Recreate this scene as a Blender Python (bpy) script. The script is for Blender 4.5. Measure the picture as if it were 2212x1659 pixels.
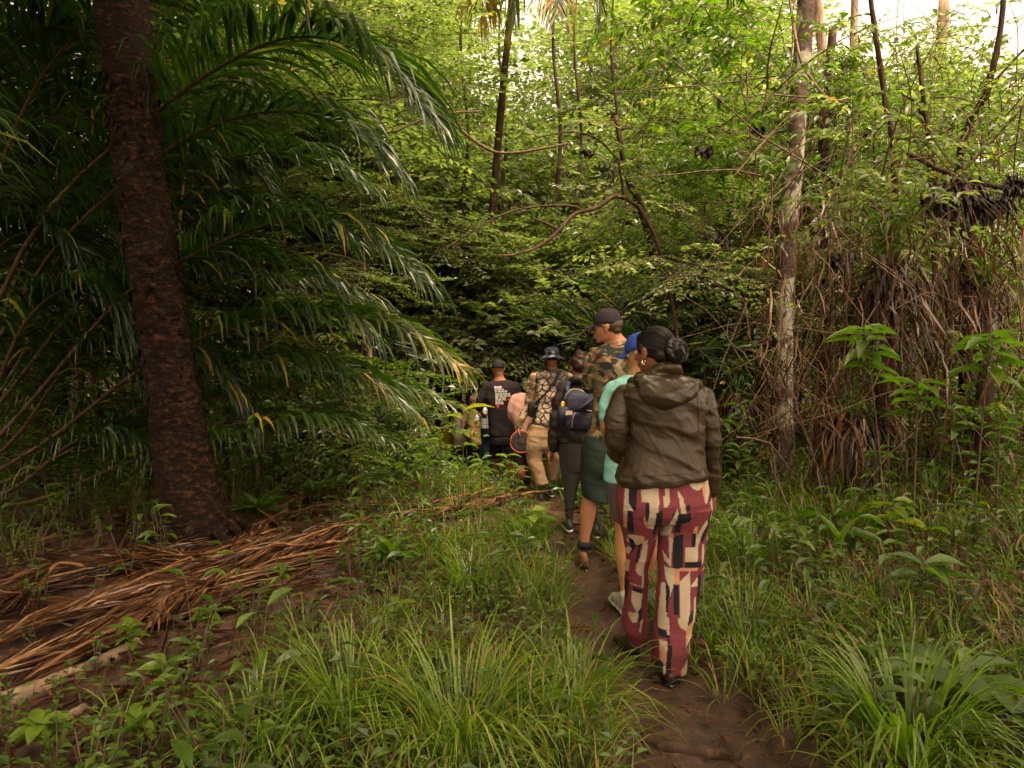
import bpy, math, random
import numpy as np
from mathutils import Vector, Matrix

for _o in list(bpy.data.objects):
    bpy.data.objects.remove(_o, do_unlink=True)
SC = bpy.context.scene
COL = SC.collection
PI = math.pi

# ---------------------------------------------------------------- camera
EYE = 1.6
FPX = 1530.0                       # focal length in pixels of the 2212 px wide picture
PITCH = math.atan(94.5 / FPX)
cam_data = bpy.data.cameras.new('camera')
cam_data.sensor_width = 36.0
cam_data.lens = 36.0 * FPX / 2212.0
cam_data.clip_start = 0.05
cam_data.clip_end = 600.0
cam = bpy.data.objects.new('camera', cam_data)
COL.objects.link(cam)
cam.location = (0, 0, EYE)
cam.rotation_euler = (PI / 2 - PITCH, 0, 0)
SC.camera = cam

# ---------------------------------------------------------------- sky and sun (thin overcast)
SUN_EL, SUN_AZ = math.radians(64), math.radians(150)      # azimuth clockwise from +Y
w = bpy.data.worlds.new('World')
SC.world = w
w.use_nodes = True
nt = w.node_tree
for n in list(nt.nodes):
    nt.nodes.remove(n)
sky = nt.nodes.new('ShaderNodeTexSky')
sky.sky_type = 'NISHITA'
sky.sun_disc = False
sky.sun_elevation = SUN_EL
sky.sun_rotation = SUN_AZ
sky.air_density = 1.0
sky.dust_density = 4.0
sky.ozone_density = 1.0
bw = nt.nodes.new('ShaderNodeRGBToBW')
tint = nt.nodes.new('ShaderNodeMix'); tint.data_type = 'RGBA'; tint.blend_type = 'MULTIPLY'
tint.inputs[0].default_value = 1.0
tint.inputs[7].default_value = (1.0, 0.765, 0.49, 1)     # warm cloud white
mx = nt.nodes.new('ShaderNodeMix'); mx.data_type = 'RGBA'
mx.inputs[0].default_value = 0.9
bg = nt.nodes.new('ShaderNodeBackground')
bg.inputs[1].default_value = 0.15
out = nt.nodes.new('ShaderNodeOutputWorld')
L = nt.links.new
L(sky.outputs[0], bw.inputs[0])
L(bw.outputs[0], tint.inputs[6])
L(sky.outputs[0], mx.inputs[6])
L(tint.outputs[2], mx.inputs[7])
L(mx.outputs[2], bg.inputs[0])
L(bg.outputs[0], out.inputs[0])

sun_data = bpy.data.lights.new('sun', 'SUN')
sun_data.energy = 1.5
sun_data.angle = math.radians(20)
sun_data.color = (1.0, 0.82, 0.60)
sun = bpy.data.objects.new('sun', sun_data)
COL.objects.link(sun)
sd = Vector((math.sin(SUN_AZ) * math.cos(SUN_EL), math.cos(SUN_AZ) * math.cos(SUN_EL), math.sin(SUN_EL)))
sun.rotation_euler = (-sd).to_track_quat('-Z', 'Y').to_euler()

SC.view_settings.view_transform = 'Standard'
SC.view_settings.look = 'None'
SC.view_settings.gamma = 1.0
SC.view_settings.use_curve_mapping = False
SC.view_settings.exposure = 2.58
SC.render.engine = 'CYCLES'
cy = SC.cycles
cy.use_denoising = True
cy.max_bounces = 7
cy.diffuse_bounces = 4
cy.glossy_bounces = 2
cy.transmission_bounces = 4
cy.transparent_max_bounces = 4
cy.sample_clamp_indirect = 6.0
cy.caustics_reflective = False
cy.caustics_refractive = False

# ---------------------------------------------------------------- helpers
rng = np.random.default_rng(7)
random.seed(7)


def A(x, y, d):
    """a point d metres ahead that shows at pixel (x, y) of the 2212 px picture"""
    u, v = (x - 1106) / FPX, (829.5 - y) / FPX
    cp, sp = math.cos(PITCH), math.sin(PITCH)
    yd, zd = cp + sp * v, -sp + cp * v
    s = d / yd
    return np.array((u * s, d, EYE + zd * s))


def smooth(t):
    t = np.clip(t, 0, 1)
    return t * t * (3 - 2 * t)


def vnoise(x, y, seed=0):
    """2-D value noise"""
    x = np.asarray(x, float); y = np.asarray(y, float)
    xi = np.floor(x).astype(np.int64); yi = np.floor(y).astype(np.int64)
    fx = x - xi; fy = y - yi
    fx = fx * fx * (3 - 2 * fx); fy = fy * fy * (3 - 2 * fy)

    def h(a, b):
        n = (a * 374761393 + b * 668265263 + seed * 974634777) & 0xFFFFFFFF
        n = ((n ^ (n >> 13)) * 1274126177) & 0xFFFFFFFF
        return ((n ^ (n >> 16)) & 0xFFFF) / 65535.0
    return (h(xi, yi) * (1 - fx) + h(xi + 1, yi) * fx) * (1 - fy) + (h(xi, yi + 1) * (1 - fx) + h(xi + 1, yi + 1) * fx) * fy


def vnoise3(p, seed=0):
    return (vnoise(p[:, 0] + p[:, 2] * .7, p[:, 1] - p[:, 2] * .5, seed) + vnoise(p[:, 2] + p[:, 0] * .4, p[:, 1] + p[:, 0] * .3, seed + 5)) * .5


def trail_x(y):
    return np.interp(y, [-8, 2.6, 3.4, 5.3, 8.4, 10, 12, 14, 20], [1.3, .80, .64, .50, .36, -.10, -.9, -2.0, -6])


def trail_w(x, y):
    """0 off the trail, 1 on it"""
    d = np.abs(x - trail_x(y) - (vnoise(x * 1.5, y * 1.5, 3) - .5) * .25)
    hw = np.interp(y, [0, 2.7, 3.4, 5.5, 9], [.36, .27, .22, .17, .15])
    return 1 - smooth((d - hw) / .16)


def ground(x, y):
    x = np.asarray(x, float); y = np.asarray(y, float)
    z = -0.012 * np.clip(y - 4, 0, 13) ** 2
    z = np.maximum(z, -1.1) + .0 * x
    z = z + .20 * smooth((x - 1.6) / 2.5) * smooth((y - 1) / 3)
    z = z - .10 * smooth((-x - 2.2) / 4) + .07 * smooth((3.2 - np.hypot(x + 2.6, y - 6.0)) / 3)
    z = z + (vnoise(x * .9, y * .9, 1) - .5) * .10 + (vnoise(x * 3, y * 3, 2) - .5) * .04
    z = z + (vnoise(x * 9, y * 9, 11) - .5) * .030 + (vnoise(x * 21, y * 21, 12) - .5) * .016
    z = z - (.05 + .045 * smooth((vnoise(x * 5.5, y * 4, 31) - .45) / .25)) * trail_w(x, y)
    return z


class Acc:
    def __init__(self):
        self.v = []; self.f = []; self.t = []; self.m = []; self.n = 0

    def add(self, V, F, tone=0.5, mat=0):
        V = np.asarray(V, float).reshape(-1, 3)
        self.v.append(V)
        if np.isscalar(tone):
            tone = np.full(len(V), float(tone))
        self.t.append(np.asarray(tone, float))
        if not isinstance(F, list):
            F = [F]
        for f in F:
            f = np.asarray(f, dtype=np.int64)
            if len(f):
                self.f.append(f + self.n); self.m.append(np.full(len(f), mat))
        self.n += len(V)
        return self

    def arrays(self):
        return np.concatenate(self.v), self.f, np.concatenate(self.t), self.m

    def mesh(self, name, mats, smooth_=False):
        V = np.concatenate(self.v); T = np.concatenate(self.t)
        me = bpy.data.meshes.new(name)
        me.vertices.add(len(V)); me.vertices.foreach_set('co', V.astype(np.float32).ravel())
        loops = np.concatenate([f.ravel() for f in self.f])
        tot = np.concatenate([np.full(len(f), f.shape[1]) for f in self.f])
        start = np.concatenate(([0], np.cumsum(tot)[:-1]))
        me.loops.add(len(loops)); me.loops.foreach_set('vertex_index', loops.astype(np.int32))
        me.polygons.add(len(tot))
        me.polygons.foreach_set('loop_start', start.astype(np.int32))
        me.polygons.foreach_set('loop_total', tot.astype(np.int32))
        me.polygons.foreach_set('material_index', np.concatenate(self.m).astype(np.int32))
        me.polygons.foreach_set('use_smooth', np.full(len(tot), bool(smooth_)))
        a = me.attributes.new('tone', 'FLOAT', 'POINT'); a.data.foreach_set('value', T.astype(np.float32))
        for m in (mats if isinstance(mats, (list, tuple)) else [mats]):
            me.materials.append(m)
        me.update(calc_edges=True)
        return me

    def obj(self, name, mats, parent=None, smooth_=False):
        return link(name, self.mesh(name, mats, smooth_), parent)


def link(name, data, parent=None):
    o = bpy.data.objects.new(name, data)
    COL.objects.link(o)
    if parent is not None:
        o.parent = parent
    return o


def tag(o, label=None, cat=None, group=None, kind=None):
    if label: o['label'] = label
    if cat: o['category'] = cat
    if group: o['group'] = group
    if kind: o['kind'] = kind
    return o


def root(name, loc, label, cat, group=None, rz=0.0):
    o = link(name, None)
    o.location = [float(c) for c in loc]; o.rotation_euler = (0, 0, rz)
    o.empty_display_size = .2
    return tag(o, label, cat, group)


def rebase(acc, loc):
    """store geometry given in world space relative to a root at loc"""
    acc.v = [v - np.asarray(loc) for v in acc.v]
    return acc


def nrm(v):
    v = np.asarray(v, float)
    return v / np.maximum(np.linalg.norm(v, axis=-1, keepdims=True), 1e-9)


def catmull(P, n):
    P = np.asarray(P, float)
    Q = np.vstack([2 * P[0] - P[1], P, 2 * P[-1] - P[-2]])
    t = np.linspace(0, len(P) - 1 - 1e-6, n)
    i = t.astype(int); u = (t - i)[:, None]
    a, b, c, d = Q[i], Q[i + 1], Q[i + 2], Q[i + 3]
    return .5 * (2 * b + (c - a) * u + (2 * a - 5 * b + 4 * c - d) * u ** 2 + (3 * b - a - 3 * c + d) * u ** 3)


def tube(acc, P, R, ns=6, tone=.5, mat=0, rough=0.0, seed=0, flat=1.0, cap=True):
    """closed tapered tube along P"""
    P = np.asarray(P, float); n = len(P)
    R = np.broadcast_to(np.asarray(R, float), (n,))
    T = nrm(np.gradient(P, axis=0))
    ref = np.array((0, 0, 1.)) if abs(T[:, 2]).mean() < .8 else np.array((1., 0, 0))
    S = nrm(np.cross(T, ref)); U = np.cross(S, T)
    a = np.arange(ns) * 2 * PI / ns
    r = R[:, None] * np.ones(ns)
    if rough:
        r = r * (1 + rough * (vnoise(np.arange(ns)[None] * 1.37 + seed * 9 + 0 * r, np.arange(n)[:, None] * .9 + 0 * r, seed) - .5) * 2)
    V = P[:, None] + r[..., None] * (np.cos(a)[None, :, None] * S[:, None] + flat * np.sin(a)[None, :, None] * U[:, None])
    V = V.reshape(-1, 3)
    i = np.arange(n - 1)[:, None] * ns; j = np.arange(ns)[None]
    k = (j + 1) % ns
    F = np.stack([i + j, i + k, i + k + ns, i + j + ns], -1).reshape(-1, 4)
    if cap:
        V = np.vstack([V, P[:1], P[-1:]])
        c0, c1 = n * ns, n * ns + 1
        jj = np.arange(ns); kk = (jj + 1) % ns
        Fc = np.vstack([np.stack([kk, jj, np.full(ns, c0)], -1), np.stack([jj + (n - 1) * ns, kk + (n - 1) * ns, np.full(ns, c1)], -1)])
        acc.add(V, [F, Fc], tone, mat)
    else:
        acc.add(V, F, tone, mat)
    return acc


def stamp(acc, TV, TF, O, X, Y, Z, S, tone=.5, mat=0, ttone=None):
    """copies of a template (x across, y along, z normal) at O with axes X, Y, Z and scales S (N,3)"""
    O = np.asarray(O, float).reshape(-1, 3); N = len(O); n = len(TV)
    if N == 0:
        return acc
    S = np.asarray(S, float)
    if S.ndim == 1:
        S = np.stack([S, S, S], -1)
    V = O[:, None] + TV[None, :, 0:1] * (X * S[:, 0:1])[:, None] + TV[None, :, 1:2] * (Y * S[:, 1:2])[:, None] + TV[None, :, 2:3] * (Z * S[:, 2:3])[:, None]
    tone = np.broadcast_to(np.asarray(tone, float), (N,))
    tt = np.repeat(tone, n)
    if ttone is not None:
        tt = tt + np.tile(ttone - .5, N)
    F = []
    for f in (TF if isinstance(TF, list) else [TF]):
        f = np.asarray(f)
        F.append((f[None] + (np.arange(N) * n)[:, None, None]).reshape(-1, f.shape[1]))
    acc.add(V.reshape(-1, 3), F, tt, mat)
    return acc


def frame(Y, up=(0, 0, 1), roll=None):
    """axes for leaves that run along Y with their face towards up"""
    Y = nrm(Y); up = np.broadcast_to(np.asarray(up, float), Y.shape)
    X = np.cross(Y, up)
    bad = np.linalg.norm(X, axis=-1) < 1e-3
    X[bad] = (1, 0, 0)
    X = nrm(X); Z = np.cross(X, Y)
    if roll is not None:
        c, s = np.cos(roll)[:, None], np.sin(roll)[:, None]
        X, Z = c * X + s * Z, c * Z - s * X
    return X, Y, Z


# leaf templates: base at origin, tip at y = 1
LEAF2 = (np.array([(0, 0, 0), (-.5, .45, .10), (0, 1, -.08), (.5, .45, .10)], float), np.array([(0, 3, 2), (0, 2, 1)]))
_l = []
for _y, _w, _z in ((.0, .03, 0), (.18, .30, .02), (.42, .50, .01), (.70, .36, -.06), (1., .01, -.20)):
    _l += [(-_w, _y, _z + _w * .22), (0, _y, _z - .01), (_w, _y, _z + _w * .22)]
LEAF8 = (np.array(_l, float), np.array([q for r in range(4) for q in ((3 * r, 3 * r + 1, 3 * r + 4, 3 * r + 3), (3 * r + 1, 3 * r + 2, 3 * r + 5, 3 * r + 4))]))

# ---------------------------------------------------------------- materials


def new_mat(name):
    m = bpy.data.materials.new(name); m.use_nodes = True
    nt = m.node_tree; b = nt.nodes['Principled BSDF']
    return m, nt, b


def ramp(nt, stops):
    r = nt.nodes.new('ShaderNodeValToRGB')
    e = r.color_ramp.elements
    while len(e) < len(stops):
        e.new(.5)
    for i, (p, c) in enumerate(stops):
        e[i].position = p; e[i].color = tuple(c) + ((1,) if len(c) == 3 else ())
    return r


def noise_node(nt, scale, detail=4, rough=.6, coord='Object', vec_scale=None):
    tc = nt.nodes.new('ShaderNodeTexCoord')
    n = nt.nodes.new('ShaderNodeTexNoise')
    n.inputs['Scale'].default_value = scale; n.inputs['Detail'].default_value = detail
    n.inputs['Roughness'].default_value = rough
    if vec_scale:
        mp = nt.nodes.new('ShaderNodeMapping'); mp.inputs['Scale'].default_value = vec_scale
        nt.links.new(tc.outputs[coord], mp.inputs[0]); nt.links.new(mp.outputs[0], n.inputs['Vector'])
    else:
        nt.links.new(tc.outputs[coord], n.inputs['Vector'])
    return n


def leaf_mat(name, stops, rough=.38, trans=.35, spec=.5, tcol=(.55, .75, .12)):
    m, nt, b = new_mat(name)
    at = nt.nodes.new('ShaderNodeAttribute'); at.attribute_name = 'tone'
    oi = nt.nodes.new('ShaderNodeObjectInfo')
    ad = nt.nodes.new('ShaderNodeMath'); ad.operation = 'MULTIPLY_ADD'
    ad.inputs[1].default_value = .16; ad.inputs[2].default_value = -.08
    nt.links.new(oi.outputs['Random'], ad.inputs[0])
    a2 = nt.nodes.new('ShaderNodeMath'); a2.operation = 'ADD'
    nt.links.new(ad.outputs[0], a2.inputs[0]); nt.links.new(at.outputs['Fac'], a2.inputs[1])
    r = ramp(nt, stops)
    nt.links.new(a2.outputs[0], r.inputs[0])
    nz = noise_node(nt, 23, 2)
    mm = nt.nodes.new('ShaderNodeMix'); mm.data_type = 'RGBA'; mm.blend_type = 'MULTIPLY'
    mm.inputs[0].default_value = .55
    rr = ramp(nt, [(.3, (.55, .55, .55)), (.7, (1.25, 1.2, 1.1))])
    nt.links.new(nz.outputs[0], rr.inputs[0])
    nt.links.new(r.outputs[0], mm.inputs[6]); nt.links.new(rr.outputs[0], mm.inputs[7])
    nt.links.new(mm.outputs[2], b.inputs['Base Color'])
    b.inputs['Roughness'].default_value = rough
    b.inputs['Specular IOR Level'].default_value = spec
    if trans > 0:
        tr = nt.nodes.new('ShaderNodeBsdfTranslucent')
        tm = nt.nodes.new('ShaderNodeMix'); tm.data_type = 'RGBA'; tm.blend_type = 'MULTIPLY'; tm.inputs[0].default_value = 1
        tm.inputs[7].default_value = tuple(4.2 * c for c in tcol) + (1,)
        nt.links.new(mm.outputs[2], tm.inputs[6]); nt.links.new(tm.outputs[2], tr.inputs[0])
        ms = nt.nodes.new('ShaderNodeMixShader'); ms.inputs[0].default_value = trans
        nt.links.new(b.outputs[0], ms.inputs[1]); nt.links.new(tr.outputs[0], ms.inputs[2])
        nt.links.new(ms.outputs[0], nt.nodes['Material Output'].inputs[0])
    return m


M = {}
GREEN = [(.0, (.018, .034, .005)), (.35, (.042, .080, .008)), (.65, (.085, .140, .014)), (.88, (.16, .21, .02)), (.94, (.30, .22, .02)), (1., (.14, .06, .02))]
M['leaf'] = leaf_mat('understory leaf', GREEN, rough=.38, trans=.40)
M['leaf_light'] = leaf_mat('light understory leaf', [(.0, (.034, .045, .016)), (.35, (.072, .097, .034)), (.65, (.130, .160, .060)), (.88, (.24, .24, .09)), (.94, (.34, .24, .03)), (1., (.18, .08, .03))], rough=.32, trans=.42, spec=.6, tcol=(.56, .68, .26))
M['leaf_shiny'] = leaf_mat('wet broad leaf', GREEN, rough=.36, trans=.33, spec=.5)
M['palm'] = leaf_mat('palm leaflet', [(.0, (.008, .017, .004)), (.4, (.018, .037, .006)), (.7, (.044, .072, .012)), (.85, (.13, .14, .03)), (.93, (.40, .26, .03)), (1., (.20, .09, .03))], rough=.34, trans=.30, spec=.6, tcol=(.5, .8, .15))
M['grass'] = leaf_mat('sedge blade', [(.0, (.025, .050, .005)), (.45, (.080, .135, .010)), (.8, (.170, .225, .020)), (.93, (.26, .22, .07)), (1., (.30, .18, .07))], rough=.36, trans=.36)
M['dead'] = leaf_mat('dead leaf', [(.0, (.018, .008, .005)), (.4, (.070, .027, .011)), (.75, (.165, .070, .025)), (1., (.34, .21, .11))], rough=.42, trans=.10, tcol=(.4, .3, .15))
M['dark_dead'] = leaf_mat('rotting leaf', [(.0, (.012, .006, .004)), (.6, (.035, .017, .010)), (1., (.09, .045, .02))], rough=.6, trans=.08, tcol=(.4, .3, .15))


def bark_mat(name, c0, c1, c2, scale=12, stretch=(1, 1, .35), bump=.6, lichen=None, rough=.75):
    m, nt, b = new_mat(name)
    n1 = noise_node(nt, scale, 6, .65, vec_scale=stretch)
    r = ramp(nt, [(.30, c0), (.52, c1), (.72, c2)])
    nt.links.new(n1.outputs[0], r.inputs[0])
    col = r.outputs[0]
    if lichen:
        n2 = noise_node(nt, 2.6, 3, .5)
        r2 = ramp(nt, [(lichen[1], (0, 0, 0)), (lichen[1] + .035, (1, 1, 1))])
        nt.links.new(n2.outputs[0], r2.inputs[0])
        mx_ = nt.nodes.new('ShaderNodeMix'); mx_.data_type = 'RGBA'
        nt.links.new(r2.outputs[0], mx_.inputs[0]); nt.links.new(col, mx_.inputs[6])
        n3 = noise_node(nt, 20, 3, .6); r3 = ramp(nt, [(.3, tuple(c * .6 for c in lichen[0])), (.7, lichen[0])])
        nt.links.new(n3.outputs[0], r3.inputs[0]); nt.links.new(r3.outputs[0], mx_.inputs[7])
        col = mx_.outputs[2]
    nt.links.new(col, b.inputs['Base Color'])
    b.inputs['Roughness'].default_value = rough; b.inputs['Specular IOR Level'].default_value = .14
    bp = nt.nodes.new('ShaderNodeBump'); bp.inputs['Strength'].default_value = bump; bp.inputs['Distance'].default_value = .03
    nt.links.new(n1.outputs[0], bp.inputs['Height']); nt.links.new(bp.outputs[0], b.inputs['Normal'])
    return m


M['bark'] = bark_mat('brown forest bark', (.018, .010, .006), (.050, .030, .018), (.12, .075, .048))
M['bark_pale'] = bark_mat('pale bark', (.10, .065, .045), (.24, .16, .11), (.42, .30, .22), scale=9)
M['bark_white'] = bark_mat('blotched white bark', (.035, .024, .018), (.075, .05, .038), (.13, .09, .07), scale=14, stretch=(1, 1, 1.6), bump=.4, lichen=((.36, .33, .26), .50))
M['palm_bark'] = bark_mat('fibrous palm trunk bark', (.002, .001, .0008), (.012, .0055, .0032), (.085, .034, .016), scale=17, stretch=(1, 1, 1.9), bump=1.0, lichen=((.04, .035, .018), .70), rough=.8)
M['rachis'] = bark_mat('frond stalk', (.035, .022, .012), (.07, .045, .022), (.12, .08, .035), scale=20, bump=.2, rough=.45)
M['rachis_dead'] = bark_mat('dry frond stalk', (.09, .04, .018), (.20, .10, .045), (.34, .20, .10), scale=20, bump=.3, rough=.6)
M['twig'] = bark_mat('twig', (.04, .025, .015), (.11, .07, .045), (.20, .14, .09), scale=30, bump=.2)

# ================================================================ THE GROUND
def mud_material():
    m, nt, b = new_mat('wet trail mud and soil')
    n1 = noise_node(nt, 11, 10, .75); r = ramp(nt, [(.3, (.016, .008, .005)), (.5, (.060, .027, .016)), (.72, (.15, .070, .042))])
    nt.links.new(n1.outputs[0], r.inputs[0]); nt.links.new(r.outputs[0], b.inputs['Base Color'])
    n2 = noise_node(nt, 2.5, 3); r2 = ramp(nt, [(.35, (.28, .28, .28)), (.6, (.75, .75, .75))])
    nt.links.new(n2.outputs[0], r2.inputs[0]); nt.links.new(r2.outputs[0], b.inputs['Roughness'])
    n3 = noise_node(nt, 38, 6, .7)
    bp = nt.nodes.new('ShaderNodeBump'); bp.inputs['Strength'].default_value = .9; bp.inputs['Distance'].default_value = .02
    nt.links.new(n3.outputs[0], bp.inputs['Height']); nt.links.new(bp.outputs[0], b.inputs['Normal'])
    return m


M['mud'] = mud_material()


def axis(lo, a, b, hi, fine, grow):
    mid = np.arange(a, b, fine)
    up = [b]; s = fine
    while up[-1] < hi:
        s *= grow; up.append(up[-1] + s)
    dn = [a - fine]; s = fine
    while dn[-1] > lo:
        s *= grow; dn.append(dn[-1] - s)
    return np.concatenate([dn[::-1], mid, up])


gx = axis(-200, -3.5, 3.5, 200, .035, 1.12); gy = axis(-60, 1.5, 8, 300, .04, 1.12)
GX, GY = np.meshgrid(gx, gy)
V = np.stack([GX.ravel(), GY.ravel(), ground(GX.ravel(), GY.ravel())], -1)
nx_ = len(gx)
ii = (np.arange(len(gy) - 1)[:, None] * nx_ + np.arange(nx_ - 1)[None]).ravel()
acc = Acc().add(V, np.stack([ii, ii + 1, ii + 1 + nx_, ii + nx_], -1))
g = acc.obj('ground', M['mud'], smooth_=True); tag(g, 'muddy brown forest floor with a worn footpath', kind='structure')


def gz(x, y):
    return float(ground(np.array([x]), np.array([y]))[0])


# ================================================================ LEAFY SPRAYS
def spray_pinnate(seed, n_leaves=8, L=.75, leaflet=.068, pairs=4):
    """a flat twig along +Y with alternate compound leaves"""
    r = np.random.default_rng(seed)
    a = Acc()
    t = np.linspace(0, 1, 7)
    P = np.stack([.06 * np.sin(t * 3 + seed), t * L, -.16 * L * t ** 2], -1)
    tube(a, P, np.linspace(.006, .002, 7), 3, .5, 1, cap=False)
    O, D = [], []
    for k in range(n_leaves):
        tt = .12 + .88 * k / (n_leaves - 1); s = 1 if k % 2 else -1
        p = np.array([np.interp(tt, t, P[:, c]) for c in range(3)])
        ang = s * math.radians(62 - 50 * (k == n_leaves - 1) + r.uniform(-12, 12))
        d = nrm(np.array([math.sin(ang), math.cos(ang), r.uniform(-.25, .15)]))
        l = leaflet * pairs * r.uniform(.75, 1.1)
        tip = p + d * l + np.array([0, 0, -.12 * l])
        tube(a, np.array([p, (p + tip) / 2 + (0, 0, .02 * l), tip]), [.003, .002, .001], 3, .5, 1, cap=False)
        side = nrm(np.cross(d, (0, 0, 1)))
        for q in range(pairs):
            u = (q + .8) / pairs
            for sg in (-1, 1):
                O.append(p + (tip - p) * u); D.append(d * .55 + side * sg + np.array([0, 0, r.uniform(-.35, .1)]))
        O.append(tip); D.append(d)
    O = np.array(O); D = np.array(D)
    keep = r.random(len(O)) > .08
    O, D = O[keep], D[keep]
    X, Y, Z = frame(D, roll=r.normal(0, .28, len(O)))
    sz = leaflet * r.uniform(.8, 1.25, len(O))
    stamp(a, *LEAF2, O, X, Y, Z, np.stack([sz * .62, sz, sz], -1), tone=r.normal(.5, .13, len(O)).clip(.05, .9))
    return a


def spray_broad(seed, n=11, L=.6, leaf=.13, wid=.42, tmpl=LEAF8, droop=.35):
    r = np.random.default_rng(seed + 100)
    a = Acc()
    t = np.linspace(0, 1, 6)
    P = np.stack([.05 * np.sin(t * 4 + seed), t * L, .05 * np.sin(t * 3) - .1 * L * t ** 2], -1)
    tube(a, P, np.linspace(.006, .002, 6), 3, .5, 1, cap=False)
    k = np.arange(n); tt = .1 + .9 * k / (n - 1)
    O = np.stack([np.interp(tt, t, P[:, c]) for c in range(3)], -1)
    ang = np.where(k % 2, 1, -1) * np.radians(np.where(k == n - 1, 5, 58) + r.uniform(-20, 20, n))
    D = np.stack([np.sin(ang), np.cos(ang), r.uniform(-droop * 1.6, droop * .3, n)], -1)
    X, Y, Z = frame(D, roll=r.normal(0, .3, n))
    sz = leaf * r.uniform(.65, 1.2, n)
    stamp(a, *tmpl, O, X, Y, Z, np.stack([sz * wid, sz, sz], -1), tone=r.normal(.5, .15, n).clip(.05, .97))
    return a


def put_sprays(acc, sprays, O, D, S, roll, r):
    which = r.integers(0, len(sprays), len(O))
    X, Y, Z = frame(D, roll=roll)
    for i, sp in enumerate(sprays):
        s = which == i
        if not s.any():
            continue
        V, Fs, T, Ms = sp
        for f, m in zip(Fs, Ms):
            pass
        # split by material: keep templates whole, faces grouped per material
        base = acc.n
        N = s.sum(); n = len(V)
        VV = O[s][:, None] + V[None, :, 0:1] * (X[s] * S[s][:, None])[:, None] + V[None, :, 1:2] * (Y[s] * S[s][:, None])[:, None] + V[None, :, 2:3] * (Z[s] * S[s][:, None])[:, None]
        dt = np.repeat(r.normal(0, .08, N), n)
        acc.v.append(VV.reshape(-1, 3)); acc.t.append((np.tile(T, N) + dt).clip(0, 1))
        for f, m in zip(Fs, Ms):
            acc.f.append((f[None] + (np.arange(N) * n)[:, None, None]).reshape(-1, f.shape[1]) + base)
            acc.m.append(np.full(len(f) * N, m[0]))
        acc.n += N * n


SP_PIN = [spray_pinnate(i).arrays() for i in range(5)]
SP_PIN_BIG = [spray_pinnate(20 + i, 8, .9, .085, 4).arrays() for i in range(3)]
SP_PIN_D = []
SP_BROAD = [spray_broad(i).arrays() for i in range(4)]
SP_BROAD_S = [spray_broad(30 + i, 12, .5, .085, .5, LEAF2, .3).arrays() for i in range(4)]
SP_FAR = [spray_broad(60 + i, 16, 1.3, .26, .55, LEAF2, .5).arrays() for i in range(3)]


def tree_meshes(seed, H, h0, reach, n_limb, sprays, per_limb, trunk_r, bark, leafm, lean=.25, up=.35, ssc=1.0, sub=3):
    """trunk mesh and crown mesh (local coordinates, base at the origin)"""
    r = np.random.default_rng(seed)
    tk, cr = Acc(), Acc()
    n = 14
    t = np.linspace(0, 1, n)
    la = r.uniform(0, 2 * PI)
    bend = np.stack([np.cos(la) * lean * H * t ** 1.5 * .3 + .06 * np.sin(t * 7 + seed) * H / 8, np.sin(la) * lean * H * t ** 1.5 * .3 + .05 * np.cos(t * 6 + seed) * H / 8, t * H], -1)
    bend[:, :2] -= bend[0, :2]
    bend[0, 2] = -.12
    R = trunk_r * (1 - .85 * t) + .006
    R[0] *= 1.35; R[1] *= 1.08
    tube(tk, bend, R, 8, .5, 0, rough=.08, seed=seed)
    O, D = [], []
    for k in range(n_limb):
        tt = h0 + (1 - h0) * (k + r.uniform(0, .8)) / n_limb
        p0 = np.array([np.interp(tt, t, bend[:, c]) for c in range(3)])
        az = k * 2.4 + r.uniform(-.5, .5)
        prof = math.sin(PI * min(1, .25 + .75 * (tt - h0) / (1 - h0)) ** .8) * .8 + .25
        Lb = reach * prof * r.uniform(.75, 1.15)
        d = np.array([math.cos(az), math.sin(az), up + r.uniform(-.15, .25)])
        q = np.linspace(0, 1, 7)
        P = p0 + d * (q * Lb)[:, None] + np.stack([np.sin(q * 5 + k) * .07 * Lb, np.cos(q * 4 + k) * .07 * Lb, -.30 * Lb * q ** 2], -1)
        tube(tk, P, np.linspace(max(.012, trunk_r * .35 * (1 - .5 * tt)), .005, 7), 5, .5, 0, cap=False)
        branches = [(P, Lb)]
        for s in range(sub):
            u = r.uniform(.25, .8)
            b0 = np.array([np.interp(u, q, P[:, c]) for c in range(3)])
            a2 = az + (1 if s % 2 else -1) * r.uniform(.5, 1.1)
            l2 = Lb * r.uniform(.3, .55)
            q2 = np.linspace(0, 1, 4)
            P2 = b0 + np.array([math.cos(a2), math.sin(a2), r.uniform(0, .5)]) * (q2 * l2)[:, None] + np.stack([0 * q2, 0 * q2, -.2 * l2 * q2 ** 2], -1)
            tube(tk, P2, np.linspace(.009, .004, 4), 4, .5, 0, cap=False)
            branches.append((P2, l2))
        for bi, (PP, ll) in enumerate(branches):
            m = per_limb if bi == 0 else max(3, per_limb // 2)
            qq = np.linspace(0, 1, len(PP))
            for j in range(m):
                u = (.3 if bi == 0 else .15) + (.7 if bi == 0 else .85) * (j + r.uniform(0, 1)) / m
                b0 = np.array([np.interp(u, qq, PP[:, c]) for c in range(3)])
                tg = nrm(PP[-1] - PP[0])
                ang = (1 if j % 2 else -1) * r.uniform(.4, 1.3)
                c, s_ = math.cos(ang), math.sin(ang)
                dd = np.array([tg[0] * c - tg[1] * s_, tg[0] * s_ + tg[1] * c, tg[2] * .5 + r.uniform(-.3, .25)])
                O.append(b0); D.append(dd)
            O.append(PP[-1]); D.append(nrm(PP[-1] - PP[-2]))
    O = np.array(O); D = np.array(D)
    put_sprays(cr, sprays, O, D, ssc * r.uniform(.75, 1.25, len(O)), r.normal(0, .25, len(O)), r)
    return tk.mesh('trunk', M[bark], True), cr.mesh('crown', [M[leafm], M['twig']])


PROTO = {}


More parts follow.
